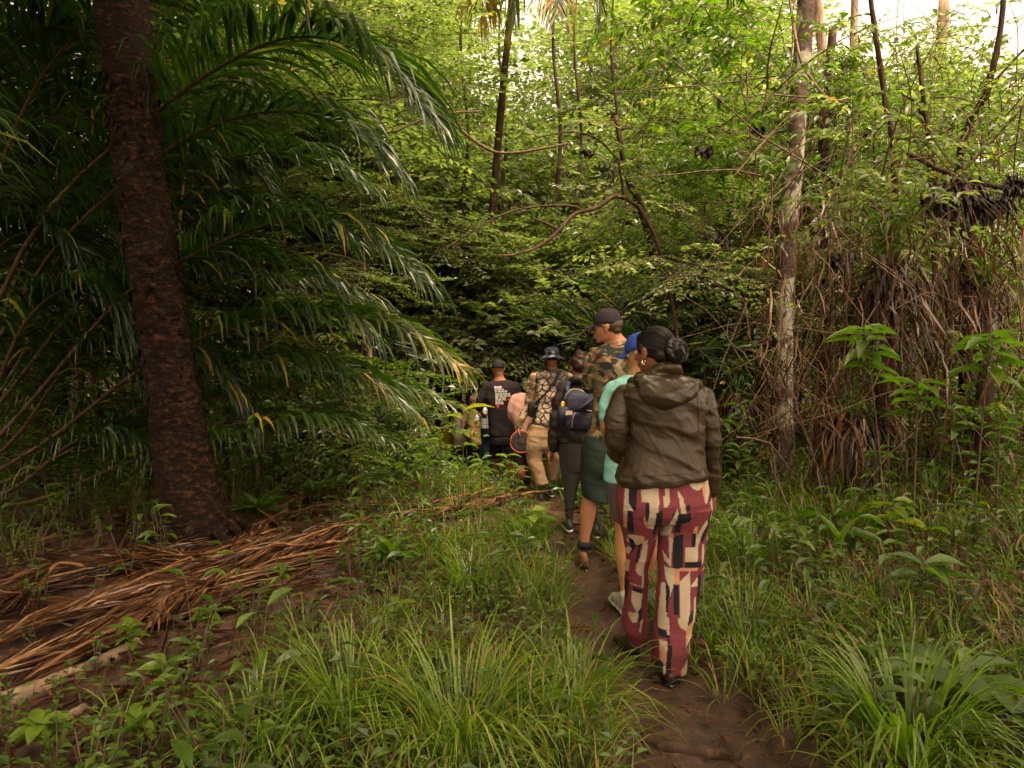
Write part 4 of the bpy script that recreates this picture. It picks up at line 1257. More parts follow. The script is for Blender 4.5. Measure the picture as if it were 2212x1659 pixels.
def herb_template(seed, n=14, H=.25, leaf=.05, wid=.5, tmpl=LEAF2, whorl=False):
    r = np.random.default_rng(seed); a = Acc()
    nst = 1 if whorl else 3
    O, D, S_ = [], [], []
    for s in range(nst):
        az = r.uniform(0, 6.28); h = H * r.uniform(.7, 1.2); q = np.linspace(0, 1, 4)
        P = np.stack([np.cos(az) * .25 * h * q * (nst > 1), np.sin(az) * .25 * h * q * (nst > 1), h * q], -1)
        tube(a, P, np.linspace(.003, .0012, 4), 3, .5, 1, cap=False)
        m = n // nst
        for k in range(m):
            u = (.25 + .75 * k / max(1, m - 1)) if not whorl else (.9 + .1 * k / m)
            aa = k * 2.4 + r.uniform(-.4, .4)
            O.append([np.interp(u, q, P[:, c]) for c in range(3)]); D.append([math.cos(aa), math.sin(aa), r.uniform(-.15, .55)])
            S_.append(leaf * r.uniform(.7, 1.2))
    O, D, S_ = np.array(O), np.array(D), np.array(S_)
    X, Y, Z = frame(D, roll=r.normal(0, .2, len(O)))
    stamp(a, *tmpl, O, X, Y, Z, np.stack([S_ * wid, S_, S_], -1), tone=r.normal(.52, .12, len(O)).clip(.1, .9))
    return a


HB = [herb_template(i, 14, .16, .040, .55).arrays() for i in range(4)]
HB2 = [herb_template(10 + i, 9, .30, .10, .36, LEAF8).arrays() for i in range(4)]


def herb_density(x, y):
    return (1 - .88 * pile(x, y)) * (1 - np.clip(1.12 * trail_w(x, y), 0, 1)) * (.30 + .7 * smooth((vnoise(x * 1.3, y * 1.3, 15) - .3) / .3)) * (.45 + .55 * smooth((x + 2.6) / 1.2))


x, y, r = field(12000, -5, 6, 1.5, 13, herb_density, 51, 1.3)
a = Acc(); N = len(x)
O = np.stack([x, y, ground(x, y) - .01], -1)
tl = r.normal(0, .15, (N, 2))
D = np.stack([np.cos(r.uniform(0, 6.28, N)), np.sin(r.uniform(0, 6.28, N)), 0 * x], -1)
# templates grow along z: keep z as the normal axis
put_sprays(a, HB, O, D, r.uniform(.6, 1.5, N), r.normal(0, .15, N), r)
tag(a.obj('ground_cover', [M['leaf'], M['twig']]), 'low creeping herbs covering the ground', kind='stuff')
x, y, r = field(2600, -5, 6, 2.0, 13, lambda x, y: .95 * (1 - .93 * pile(x, y)) * (1 - np.clip(1.3 * trail_w(x, y), 0, 1)) * (.12 + .88 * smooth((y - 3.6) / 1.2)) * (.35 + .65 * smooth((x + 2.2) / 1)), 52, 1.1)
a = Acc(); N = len(x); O = np.stack([x, y, ground(x, y) - .01], -1)
D = np.stack([np.cos(r.uniform(0, 6.28, N)), np.sin(r.uniform(0, 6.28, N)), 0 * x], -1)
put_sprays(a, HB2, O, D, r.uniform(.6, 1.4, N) * (1 + .55 * smooth((y - 5.5) / 2) * (x < trail_x(y)) * (1 - smooth((150 - np.abs(1106 + x / y * FPX - 990)) / 50))), r.normal(0, .12, N), r)
tag(a.obj('weeds', [M['leaf_shiny'], M['twig']]), 'knee high leafy weeds among the grass', kind='stuff')


# distinct leafy plants
def leafy(px, py, label, H=.5, leaves=9, leaf=.16, wid=.36, seed=0, tone=.55, top=None, d=None, elev=(.0, .6), name='seedling', group=None, mat='leaf_shiny', lean=(0, 0), stem=.004, spread=.45):
    r = np.random.default_rng(seed)
    p = G(px, py) if d is None else A(px, py, d)
    if d is not None: p[2] = gz(p[0], p[1])
    o = root(name, p, label, 'plant', group)
    st = Acc(); q = np.linspace(0, 1, 6)
    P = np.stack([lean[0] * q ** 1.4, lean[1] * q ** 1.4, H * q - .02], -1)
    tube(st, P, stem * (1.3 - .7 * q), 5); st.obj('stem', M['twig'], o, True)
    for k in range(leaves):
        u = 1 - spread * (k / leaves) ** 1.2
        b = np.array([np.interp(u, q, P[:, c]) for c in range(3)])
        az = k * 2.4 + r.uniform(-.3, .3); e = r.uniform(*elev)
        D = np.array([[math.cos(az), math.sin(az), e]])
        X, Y, Z = frame(D, roll=r.normal(0, .2, 1)); s = leaf * r.uniform(.75, 1.15)
        a = Acc(); stamp(a, *LEAF8, b[None], X, Y, Z, np.array([[s * wid, s, s]]), tone=r.normal(tone, .06))
        a.obj('leaf', M[mat], o, True)
    return o


leafy(1000, 852, 'seedling with three large pale drooping leaves in front of the line of walkers', .0 + 1.02, 4, .26, .40, 1, .80, d=6.6, elev=(-.1, .35), stem=.006)
leafy(925, 900, 'light green seedling left of the pale drooping leaves', .75, 7, .17, .36, 2, .66, d=6.8)
leafy(1095, 1000, 'bright green seedling in front of the black shorts', .62, 8, .14, .4, 3, .72, d=6.4)
leafy(990, 1000, 'leafy weed in front of the yellow raincoat', .5, 8, .13, .4, 4, .6, d=6.3)
leafy(1170, 1110, 'glossy seedling at the feet of the man in khaki trousers', .38, 8, .13, .45, 5, .62, d=5.6)
leafy(845, 1250, 'dense rosette of long glossy leaves in the left grass', .18, 34, .20, .26, 6, .62, elev=(.1, 1.4), name='rosette_plant')
leafy(690, 1090, 'rosette of strap leaves beside the broken stick', .12, 26, .30, .20, 7, .60, elev=(.3, 1.6), name='rosette_plant')
leafy(560, 1130, 'rosette of strap leaves at the foot of the palm trunk', .12, 24, .30, .20, 8, .55, elev=(.3, 1.6), name='rosette_plant')
leafy(1150, 1230, 'grey green weed with round leaves in the middle of the grass', .45, 7, .10, .8, 9, .75)
leafy(610, 1290, 'small leafy weed growing through the dead fronds', .2, 9, .09, .5, 10, .55)
leafy(450, 1400, 'bushy weed in the bare soil at the left', .22, 12, .09, .5, 11, .6)
leafy(280, 1440, 'pale leafy weed beside the fallen log', .22, 12, .10, .5, 12, .65)
leafy(360, 1520, 'leafy weed right of the fallen log', .2, 12, .10, .5, 13, .62)
leafy(90, 1640, 'light green weed in the bottom left corner', .16, 14, .10, .6, 14, .7)
leafy(300, 1640, 'yellow green weed near the bottom left corner', .18, 12, .10, .55, 15, .7)
leafy(860, 1400, 'weed with pale leaves in front of the sedge', .25, 8, .12, .5, 16, .7)
leafy(960, 1030, 'tall upright bright green leaf among the far weeds', .35, 3, .26, .32, 17, .75, elev=(1.5, 3))
leafy(915, 1090, 'pair of upright bright leaves in the far grass', .15, 3, .28, .28, 18, .75, elev=(2.2, 4))
leafy(1815, 1235, 'single broad upright bright green leaf in the right undergrowth', .18, 2, .34, .24, 19, .7, elev=(1.8, 3))
leafy(1795, 1100, 'plant with five long grey green leaves spread flat at the right', .34, 6, .34, .26, 20, .42, elev=(-.05, .25), d=4.9, stem=.007)
leafy(1930, 1110, 'plant with yellowing drooping leaves in the right thicket', .42, 6, .28, .28, 21, .84, elev=(-.7, .2), d=4.9)
leafy(1990, 1350, 'plant with broad dark leaves at the lower right', .36, 8, .24, .34, 22, .38, elev=(0, .5))
leafy(2080, 1560, 'low plant with long glossy toothed leaves in the bottom right corner', .22, 9, .34, .30, 23, .5, elev=(0, .4))
leafy(2180, 1640, 'dark broad leaf plant touching the bottom right corner', .2, 6, .34, .42, 24, .35, elev=(0, .4))
leafy(1860, 1480, 'pale leafy weed in the right foreground', .2, 10, .12, .4, 25, .62)
leafy(1640, 1480, 'small fern like weed on the right edge of the path', .12, 14, .08, .4, 26, .7)
leafy(1560, 1420, 'tiny fresh green weed beside the patterned trouser hem', .2, 12, .05, .5, 27, .75, d=3.25)
leafy(1660, 1120, 'upright bright green weed right of the brown jacket', .30, 9, .16, .3, 28, .68, elev=(.3, 1.6))
leafy(1720, 1230, 'leafy seedling in the grass right of the trousers', .3, 9, .12, .42, 29, .6)
leafy(1930, 660, 'understory sapling with a wide plume of light green leaves at the right', 1.62, 22, .24, .30, 30, .62, d=5.0, elev=(-.35, .3), lean=(-.25, -.1), stem=.007, spread=.22)
leafy(2120, 700, 'understory sapling with large lime green leaves near the right edge', 1.55, 20, .26, .34, 31, .66, d=4.9, elev=(-.4, .25), lean=(.0, -.1), stem=.007, spread=.22)
leafy(1985, 780, 'sapling with mid green leaves under the lime leaved ones', 1.2, 10, .26, .34, 32, .6, d=5.1, elev=(-.2, .2), stem=.007, spread=.22)
leafy(1870, 950, 'dark glossy long leaved plant near the blotched trunk', .85, 10, .30, .22, 33, .4, d=6.2, elev=(-.2, .5), stem=.008)
made = []
for i, (px, d, H) in enumerate([(1560, 7.2, .9), (1600, 6.6, .7), (1600, 7.4, 1.0), (1800, 6.8, .8), (2060, 5.6, .9), (2160, 5.4, .8), (1900, 5.8, .6), (2140, 6.4, 1.3), (1600, 8.0, 1.4), (1520, 8.2, 1.5)]):
    made.append(leafy(px, 900, 'leafy thicket plant', H, 14, .17, .36, 60 + i, .5, d=d, elev=(-.3, .5), group='leafy plants in the right undergrowth', stem=.007))
for i, (px, d, H) in enumerate([(700, 8.6, .6), (780, 8.0, .5), (860, 8.4, .55), (900, 7.6, .5), (1040, 7.2, .5), (820, 7.4, .4), (1120, 7.4, .45), (640, 8.0, .5)]):
    made.append(leafy(px, 900, 'leafy far grass weed', H, 12, .14, .38, 80 + i, .6, d=d, elev=(-.2, .6), group='leafy weeds in the far grass'))

relabel(made)

# ================================================================ PEOPLE
from mathutils.bvhtree import BVHTree


def conv(x0, y0, s):
    return lambda x, y, d: A((x0 + x * s) * .54216, (y0 + y * s) * .54216, d), s * .54216 / FPX


C1 = conv(1700, 1150, .9645); C2 = conv(1700, 1350, .3918); C3 = conv(2200, 1180, .4642); C4 = conv(2250, 1850, .5425)
C5 = conv(2200, 1900, .2411); C6 = conv(1700, 1550, .1808); C7 = conv(1950, 1650, .2110); C8 = conv(2150, 1350, .2713); CT = conv(1900, 1420, .1446)


def cloth_mat(name, col, rough=.8, bump=.25, scale=260, spec=.3, var=.25):
    m, nt, b = new_mat(name)
    n = noise_node(nt, 9, 4); r = ramp(nt, [(.3, tuple(c * (1 - var) for c in col)), (.7, tuple(min(1, c * (1 + var)) for c in col))])
    nt.links.new(n.outputs[0], r.inputs[0]); nt.links.new(r.outputs[0], b.inputs['Base Color'])
    b.inputs['Roughness'].default_value = rough; b.inputs['Specular IOR Level'].default_value = spec * .6
    n2 = noise_node(nt, 14, 5, .6); bp = nt.nodes.new('ShaderNodeBump'); bp.inputs['Strength'].default_value = bump; bp.inputs['Distance'].default_value = .012
    nt.links.new(n2.outputs[0], bp.inputs['Height'])
    n3 = noise_node(nt, scale, 2); bp2 = nt.nodes.new('ShaderNodeBump'); bp2.inputs['Strength'].default_value = .25; bp2.inputs['Distance'].default_value = .001
    nt.links.new(n3.outputs[0], bp2.inputs['Height']); nt.links.new(bp.outputs[0], bp2.inputs['Normal']); nt.links.new(bp2.outputs[0], b.inputs['Normal'])
    return m


def ridge_bump(m, scale, strength, dist):
    """sharp creases"""
    nt = m.node_tree; n = noise_node(nt, scale, 5, .55, vec_scale=(1, 1, 1.7)); n.noise_type = 'RIDGED_MULTIFRACTAL'
    n.inputs['Distortion'].default_value = .5
    bp = nt.nodes.new('ShaderNodeBump'); bp.inputs['Strength'].default_value = strength; bp.inputs['Distance'].default_value = dist
    nt.links.new(n.outputs[0], bp.inputs['Height']); b = nt.nodes['Principled BSDF']
    old = b.inputs['Normal'].links[0].from_node
    nt.links.new(bp.outputs[0], [l for l in old.inputs if l.name == 'Normal'][0]); return m


def skin_mat(name, col):
    m = cloth_mat(name, col, .5, .06, 300, .4, .12)
    b = m.node_tree.nodes['Principled BSDF']
    b.inputs['Subsurface Weight'].default_value = .12; b.inputs['Subsurface Radius'].default_value = (.02, .008, .004); b.inputs['Subsurface Scale'].default_value = .5
    return m


def camo_mat(name, base, layers, scale=5.5):
    m, nt, b = new_mat(name)
    col = None
    for i, (c, th) in enumerate(layers):
        tc = nt.nodes.new('ShaderNodeTexCoord'); mp = nt.nodes.new('ShaderNodeMapping'); mp.inputs['Location'].default_value = (i * 13.7, i * 5.1, i * 9.3); mp.inputs['Scale'].default_value = (1, 1, 1.35)
        n = nt.nodes.new('ShaderNodeTexNoise'); n.inputs['Scale'].default_value = scale * (1 + .25 * i); n.inputs['Detail'].default_value = 2.5; n.inputs['Distortion'].default_value = .8
        nt.links.new(tc.outputs['Object'], mp.inputs[0]); nt.links.new(mp.outputs[0], n.inputs['Vector'])
        r = ramp(nt, [(th, (0, 0, 0)), (th + .02, (1, 1, 1))]); nt.links.new(n.outputs[0], r.inputs[0])
        mx_ = nt.nodes.new('ShaderNodeMix'); mx_.data_type = 'RGBA'; nt.links.new(r.outputs[0], mx_.inputs[0])
        if col is None: mx_.inputs[6].default_value = base + (1,)
        else: nt.links.new(col, mx_.inputs[6])
        mx_.inputs[7].default_value = c + (1,); col = mx_.outputs[2]
    nt.links.new(col, b.inputs['Base Color']); b.inputs['Roughness'].default_value = .85; b.inputs['Specular IOR Level'].default_value = .25
    n2 = noise_node(nt, 14, 5, .6); bp = nt.nodes.new('ShaderNodeBump'); bp.inputs['Strength'].default_value = .3; bp.inputs['Distance'].default_value = .012
    nt.links.new(n2.outputs[0], bp.inputs['Height']); nt.links.new(bp.outputs[0], b.inputs['Normal'])
    return m


def attr_mat(name, rough=.8):
    m = cloth_mat(name, (.5, .5, .5), rough, .25, 320, .25)
    nt = m.node_tree; at = nt.nodes.new('ShaderNodeAttribute'); at.attribute_name = 'print'
    nt.links.new(at.outputs['Color'], nt.nodes['Principled BSDF'].inputs['Base Color'])
    return m


def monster_mat():
    """cream shirt back with dense black line art, darker in the middle"""
    m, nt, b = new_mat('cream and black line printed shirt')
    tc = nt.nodes.new('ShaderNodeTexCoord')
    n = nt.nodes.new('ShaderNodeTexNoise'); n.inputs['Scale'].default_value = 9; nt.links.new(tc.outputs['Object'], n.inputs['Vector'])
    va = nt.nodes.new('ShaderNodeVectorMath'); va.operation = 'MULTIPLY_ADD'; va.inputs[1].default_value = (.10, .10, .10)
    nt.links.new(n.outputs['Color'], va.inputs[0]); nt.links.new(tc.outputs['Object'], va.inputs[2])
    mp = nt.nodes.new('ShaderNodeMapping'); mp.inputs['Scale'].default_value = (1, .3, 1.15); nt.links.new(va.outputs[0], mp.inputs[0])
    vo = nt.nodes.new('ShaderNodeTexVoronoi'); vo.feature = 'DISTANCE_TO_EDGE'; vo.inputs['Scale'].default_value = 13; nt.links.new(mp.outputs[0], vo.inputs['Vector'])
    v2 = nt.nodes.new('ShaderNodeTexVoronoi'); v2.inputs['Scale'].default_value = 13; nt.links.new(mp.outputs[0], v2.inputs['Vector'])
    r = ramp(nt, [(.05, (.02, .015, .012)), (.13, (.55, .43, .34))]); nt.links.new(vo.outputs['Distance'], r.inputs[0])
    n2 = noise_node(nt, 4.5, 1); r2 = ramp(nt, [(.46, (.10, .08, .07)), (.60, (1.1, 1.0, .95))]); nt.links.new(n2.outputs[0], r2.inputs[0])
    mx_ = nt.nodes.new('ShaderNodeMix'); mx_.data_type = 'RGBA'; mx_.blend_type = 'MULTIPLY'; mx_.inputs[0].default_value = .9
    nt.links.new(r.outputs[0], mx_.inputs[6]); nt.links.new(r2.outputs[0], mx_.inputs[7]); nt.links.new(mx_.outputs[2], b.inputs['Base Color'])
    b.inputs['Roughness'].default_value = .8
    return m


def hair_mat(name, col, wave=70):
    m, nt, b = new_mat(name)
    n = noise_node(nt, wave, 4, .6, vec_scale=(.16, .16, 1) if wave > 60 else (1, 1, 1))
    r = ramp(nt, [(.35, tuple(c * .5 for c in col)), (.7, tuple(c * 1.9 for c in col))]); nt.links.new(n.outputs[0], r.inputs[0])
    nt.links.new(r.outputs[0], b.inputs['Base Color']); b.inputs['Roughness'].default_value = .34; b.inputs['Specular IOR Level'].default_value = .35
    bp = nt.nodes.new('ShaderNodeBump'); bp.inputs['Strength'].default_value = .7; bp.inputs['Distance'].default_value = .006
    nt.links.new(n.outputs[0], bp.inputs['Height']); nt.links.new(bp.outputs[0], b.inputs['Normal'])
    return m


def plain(name, col, rough=.5, metal=0.0):
    m, nt, b = new_mat(name)
    n = noise_node(nt, 25, 3); r = ramp(nt, [(.3, tuple(c * .8 for c in col)), (.7, tuple(min(1, c * 1.15) for c in col))])
    nt.links.new(n.outputs[0], r.inputs[0]); nt.links.new(r.outputs[0], b.inputs['Base Color'])
    b.inputs['Roughness'].default_value = rough; b.inputs['Metallic'].default_value = metal
    return m


SK = {'tan': skin_mat('tan skin', (.36, .165, .085)), 'fair': skin_mat('sunned fair skin', (.36, .15, .08)), 'brown': skin_mat('brown skin', (.22, .09, .042)), 'dark': skin_mat('dark skin', (.10, .045, .025)), 'leg': skin_mat('light tan leg skin', (.38, .18, .08))}
M['hair'] = hair_mat('black hair', (.009, .006, .005)); M['hair2'] = hair_mat('dark brown curly hair', (.022, .011, .008), 45); M['hair2'].node_tree.nodes['Principled BSDF'].inputs['Specular IOR Level'].default_value = .1
M['sole'] = plain('white shoe sole', (.62, .58, .52)); M['lens'] = plain('dark lens', (.01, .01, .012), .15)
M['eye'] = plain('eye', (.6, .57, .5), .2); M['iris'] = plain('iris', (.03, .015, .01), .2)
M['black'] = cloth_mat('black cotton', (.018, .014, .016)); M['print_white'] = plain('white shirt print', (.55, .50, .46), .8); M['print_red'] = plain('red shirt print', (.55, .04, .02), .8)


def ellipsoid(acc, c, rad, R=np.eye(3), nu=16, nv=10):
    """closed ellipsoid, R columns are its axes"""
    th = np.linspace(0, PI, nv + 1)[1:-1]; ph = np.arange(nu) * 2 * PI / nu
    u = np.stack([np.sin(th)[:, None] * np.cos(ph), np.sin(th)[:, None] * np.sin(ph), np.cos(th)[:, None] + 0 * ph], -1).reshape(-1, 3)
    V = np.vstack([u, [(0, 0, 1), (0, 0, -1)]]) * np.asarray(rad)
    V = V @ np.asarray(R).T + np.asarray(c)
    F = []; m = nv - 1
    i = np.arange(m - 1)[:, None] * nu; j = np.arange(nu)[None]; k = (j + 1) % nu
    F = np.stack([i + j, i + nu + j, i + nu + k, i + k], -1).reshape(-1, 4)
    j = np.arange(nu); k = (j + 1) % nu
    T = np.vstack([np.stack([j, k, np.full(nu, m * nu)], -1), np.stack([k + (m - 1) * nu, j + (m - 1) * nu, np.full(nu, m * nu + 1)], -1)])
    acc.add(V, [F, T])


def rings_piece(acc, rings, n=28, p=2.4):
    """closed loft over (left point, right point, half depth)"""
    out = []
    a = np.arange(n) * 2 * PI / n; ca, sa = np.cos(a), np.sin(a)
    ex = 2 / p
    cx = np.sign(ca) * abs(ca) ** ex; sy = np.sign(sa) * abs(sa) ** ex
    for Lp, Rp, ry in rings:
        c = (Lp + Rp) / 2; h = (Rp - Lp) / 2
        out.append(c + cx[:, None] * h + sy[:, None] * np.array((0, ry, 0)))
    V = np.array(out); m = len(V)
    cs = V.mean(1)
    V = V.reshape(-1, 3)
    i = np.arange(m - 1)[:, None] * n; j = np.arange(n)[None]; k = (j + 1) % n
    F = np.stack([i + j, i + n + j, i + n + k, i + k], -1).reshape(-1, 4)
    V = np.vstack([V, cs[:1], cs[-1:]]); j = np.arange(n); k = (j + 1) % n
    T = np.vstack([np.stack([j, k, np.full(n, m * n)], -1), np.stack([k + (m - 1) * n, j + (m - 1) * n, np.full(n, m * n + 1)], -1)])
    acc.add(V, [F, T])


def limb(acc, P, R, ns=16):
    """closed tube with rounded ends, resampled smoothly"""
    P = np.asarray(P, float); n = max(8, len(P) * 5)
    if len(P) > 2:
        Q = catmull(P, n)
    else:
        t = np.linspace(0, 1, n)[:, None]; Q = P[0] * (1 - t) + P[-1] * t
    r = np.interp(np.linspace(0, len(P) - 1, n), np.arange(len(P)), R)
    tube(acc, Q, r, ns)
    ellipsoid(acc, Q[0], [r[0]] * 3, nu=12, nv=8); ellipsoid(acc, Q[-1], [r[-1]] * 3, nu=12, nv=8)


def remeshed(acc, voxel, smooth_it=3):
    me = acc.mesh('tmp', [M['black']], True)
    ob = bpy.data.objects.new('tmp', me); COL.objects.link(ob)
    md = ob.modifiers.new('r', 'REMESH'); md.mode = 'VOXEL'; md.voxel_size = voxel
    if smooth_it:
        ms = ob.modifiers.new('s', 'SMOOTH'); ms.factor = .5; ms.iterations = smooth_it
    dg = bpy.context.evaluated_depsgraph_get()
    ev = ob.evaluated_get(dg); m2 = bpy.data.meshes.new_from_object(ev)
    bpy.data.objects.remove(ob, do_unlink=True); bpy.data.meshes.remove(me)
    return m2


def coords(me):
    v = np.empty(len(me.vertices) * 3, np.float32); me.vertices.foreach_get('co', v); return v.reshape(-1, 3).astype(float)


def normals(me):
    v = np.empty(len(me.vertices) * 3, np.float32); me.vertex_normals.foreach_get('vector', v); return v.reshape(-1, 3).astype(float)


def wrinkle(me, amp, freq=9, seed=0, dirv=(.6, .3, 1.0)):
    if amp <= 0: return
    V = coords(me); N = normals(me)
    d = np.asarray(dirv)
    w1 = vnoise3(V * freq * .35, seed) * 6
    s = np.sin(V @ d * freq * 3.1 + w1 * 2.2) * vnoise3(V * freq * .5 + 3, seed + 1)
    s2 = 1 - abs(2 * vnoise3(V * np.array((1, 1, 1.8)) * freq + w1[:, None] * .3, seed + 2) - 1)
    h = amp * (.8 * s + 1.3 * (s2 ** 3 - .25) + .8 * (vnoise3(V * freq * .6, seed + 4) - .5))
    V = V + N * h[:, None]
    me.vertices.foreach_set('co', V.astype(np.float32).ravel()); me.update()


def crease(me, amp, seed=0):
    """crisp folds: sharp ridges running in a few directions"""
    V = coords(me); N = normals(me); h = 0
    for k, (f, s, wgt) in enumerate([(7, (1.0, 1.0, .55), 1.0), (13, (.6, .6, 1.6), .8), (22, (1.2, 1.2, .7), .45), (38, (1, 1, 1), .18)]):
        w = (vnoise3(V * f * .3 + 4, seed + 20 + k)[:, None] - .5) * 1.6
        n = vnoise3(V * f * np.array(s) + w, seed + k * 3)
        h = h + wgt * ((1 - np.abs(2 * n - 1)) ** 3 - .3)
    V = V + N * (amp * h)[:, None]
    me.vertices.foreach_set('co', V.astype(np.float32).ravel()); me.update()


def finish(me, name, mat, parent, loc):
    V = coords(me) - loc; me.vertices.foreach_set('co', V.astype(np.float32).ravel())
    me.polygons.foreach_set('use_smooth', np.ones(len(me.polygons), bool))
    me.materials.clear(); me.materials.append(mat); me.name = name; me.update()
    return link(name, me, parent)


def yawR(yaw, pitch=0.0, roll=0.0):
    """columns right, forward, up for a head facing yaw (0 = away from the camera, + = to the left)"""
    f = np.array((-math.sin(yaw) * math.cos(pitch), math.cos(yaw) * math.cos(pitch), math.sin(pitch)))
    r = np.array((math.cos(yaw), math.sin(yaw), 0)); u = np.cross(r, f)
    r2 = r * math.cos(roll) + u * math.sin(roll); u2 = np.cross(r2, f)
    return np.stack([r2, f, u2], -1)


def head_pieces(acc, c, h, R, neck=None, nr=.055, ears=True):
    E = lambda p, r: ellipsoid(acc, c + R @ (np.array(p) * h), np.array(r) * h, R)
    E((0, -.07, .14), (.335, .415, .35)); E((0, .06, -.08), (.275, .315, .36)); E((0, .12, -.30), (.20, .22, .15)); E((0, .27, -.405), (.085, .08, .065))
    E((0, .285, .10), (.21, .09, .05)); E((-.14, .22, -.13), (.09, .10, .07)); E((.14, .22, -.13), (.09, .10, .07))
    E((0, .37, -.235), (.095, .05, .026)); E((0, .355, -.285), (.085, .05, .028))
    limb(acc, [c + R @ (np.array((0, .335, .08)) * h), c + R @ (np.array((0, .41, -.03)) * h), c + R @ (np.array((0, .445, -.11)) * h)], [.028 * h, .038 * h, .055 * h], 10)
    if ears:
        for s in (-1, 1):
            E((s * .345, -.03, -.03), (.03, .085, .135)); E((s * .365, -.05, .03), (.03, .07, .075)); E((s * .35, .0, -.13), (.022, .04, .05))
    if neck is not None:
        limb(acc, [c + R @ (np.array((0, -.12, -.12)) * h), c * .35 + neck * .65 + R @ np.array((0, -.02 * h, 0)), neck], [nr * .95, nr, nr * 1.25], 16)


def finger_hand(fing, palm_acc, wrist, d, nrm_, s=1.0, curl=.5, thumb=1):
    """palm into the body mesh, five bent fingers as tubes rooted inside it"""
    d = nrm(np.asarray(d, float)); nn = nrm(np.asarray(nrm_, float) - d * np.dot(nrm_, d)); side = np.cross(d, nn)
    pc = wrist + d * .045 * s
    ellipsoid(palm_acc, pc, np.array((.040, .052, .016)) * s, np.stack([side, d, nn], -1))
    limb(palm_acc, [wrist - d * .02 * s, wrist + d * .03 * s], [.024 * s, .024 * s], 10)
    for k, (off, ln) in enumerate([(-.028, .062), (-.010, .074), (.010, .070), (.028, .055)]):
        p = wrist + d * .080 * s + side * off * s; pts = [p - d * .03 * s]; dd = d.copy()
        for q in range(4):
            pts.append(p.copy()); p = p + dd * ln * s / 3 * (1.1 - .12 * q)
            dd = nrm(dd + nn * curl * (.5 + .2 * q))
        limb(fing, pts, np.array([.0095, .0095, .0088, .0080, .0070]) * s, 8)
    p = wrist + d * .02 * s + side * thumb * .030 * s; dd = nrm(d * .7 + side * thumb * .7 + nn * .2)
    limb(fing, [p - dd * .01 * s, p + dd * .022 * s, p + dd * .038 * s + nn * .008 * s + d * .008 * s, p + dd * .045 * s + d * .03 * s + nn * .015 * s], np.array([.013, .012, .010, .008]) * s, 8)


def shoe(parent, loc, heel, yaw, mat, sole='sole', L_=.27, h=.09, pitch=0.0, name='shoe'):
    R = yawR(yaw, pitch); up = Acc(); so = Acc()
    for t, rr, hh in ((.0, .034, h * .62), (.25, .036, h * .60), (.5, .040, h * .45), (.75, .044, h * .33), (.93, .036, h * .25)):
        ellipsoid(up, heel + R @ np.array((0, .02 + t * L_ * .93, hh * .75 + .012)), (rr, .055, hh * .8), R, 14, 8)
    ellipsoid(up, heel + R @ np.array((0, .035, h * .95)), (.036, .042, .03), R, 14, 8)
    o = finish(remeshed(up, .007, 2), name, mat, parent, loc)
    for t, rr in ((.0, .033), (.3, .034), (.6, .043), (.88, .040)):
        ellipsoid(so, heel + R @ np.array((0, .025 + t * L_, .012)), (rr + .004, .065, .016), R, 16, 6)
    s = finish(remeshed(so, .006, 1), 'sole', M[sole], o, np.zeros(3)); s.location = -Vector(loc)
    return o


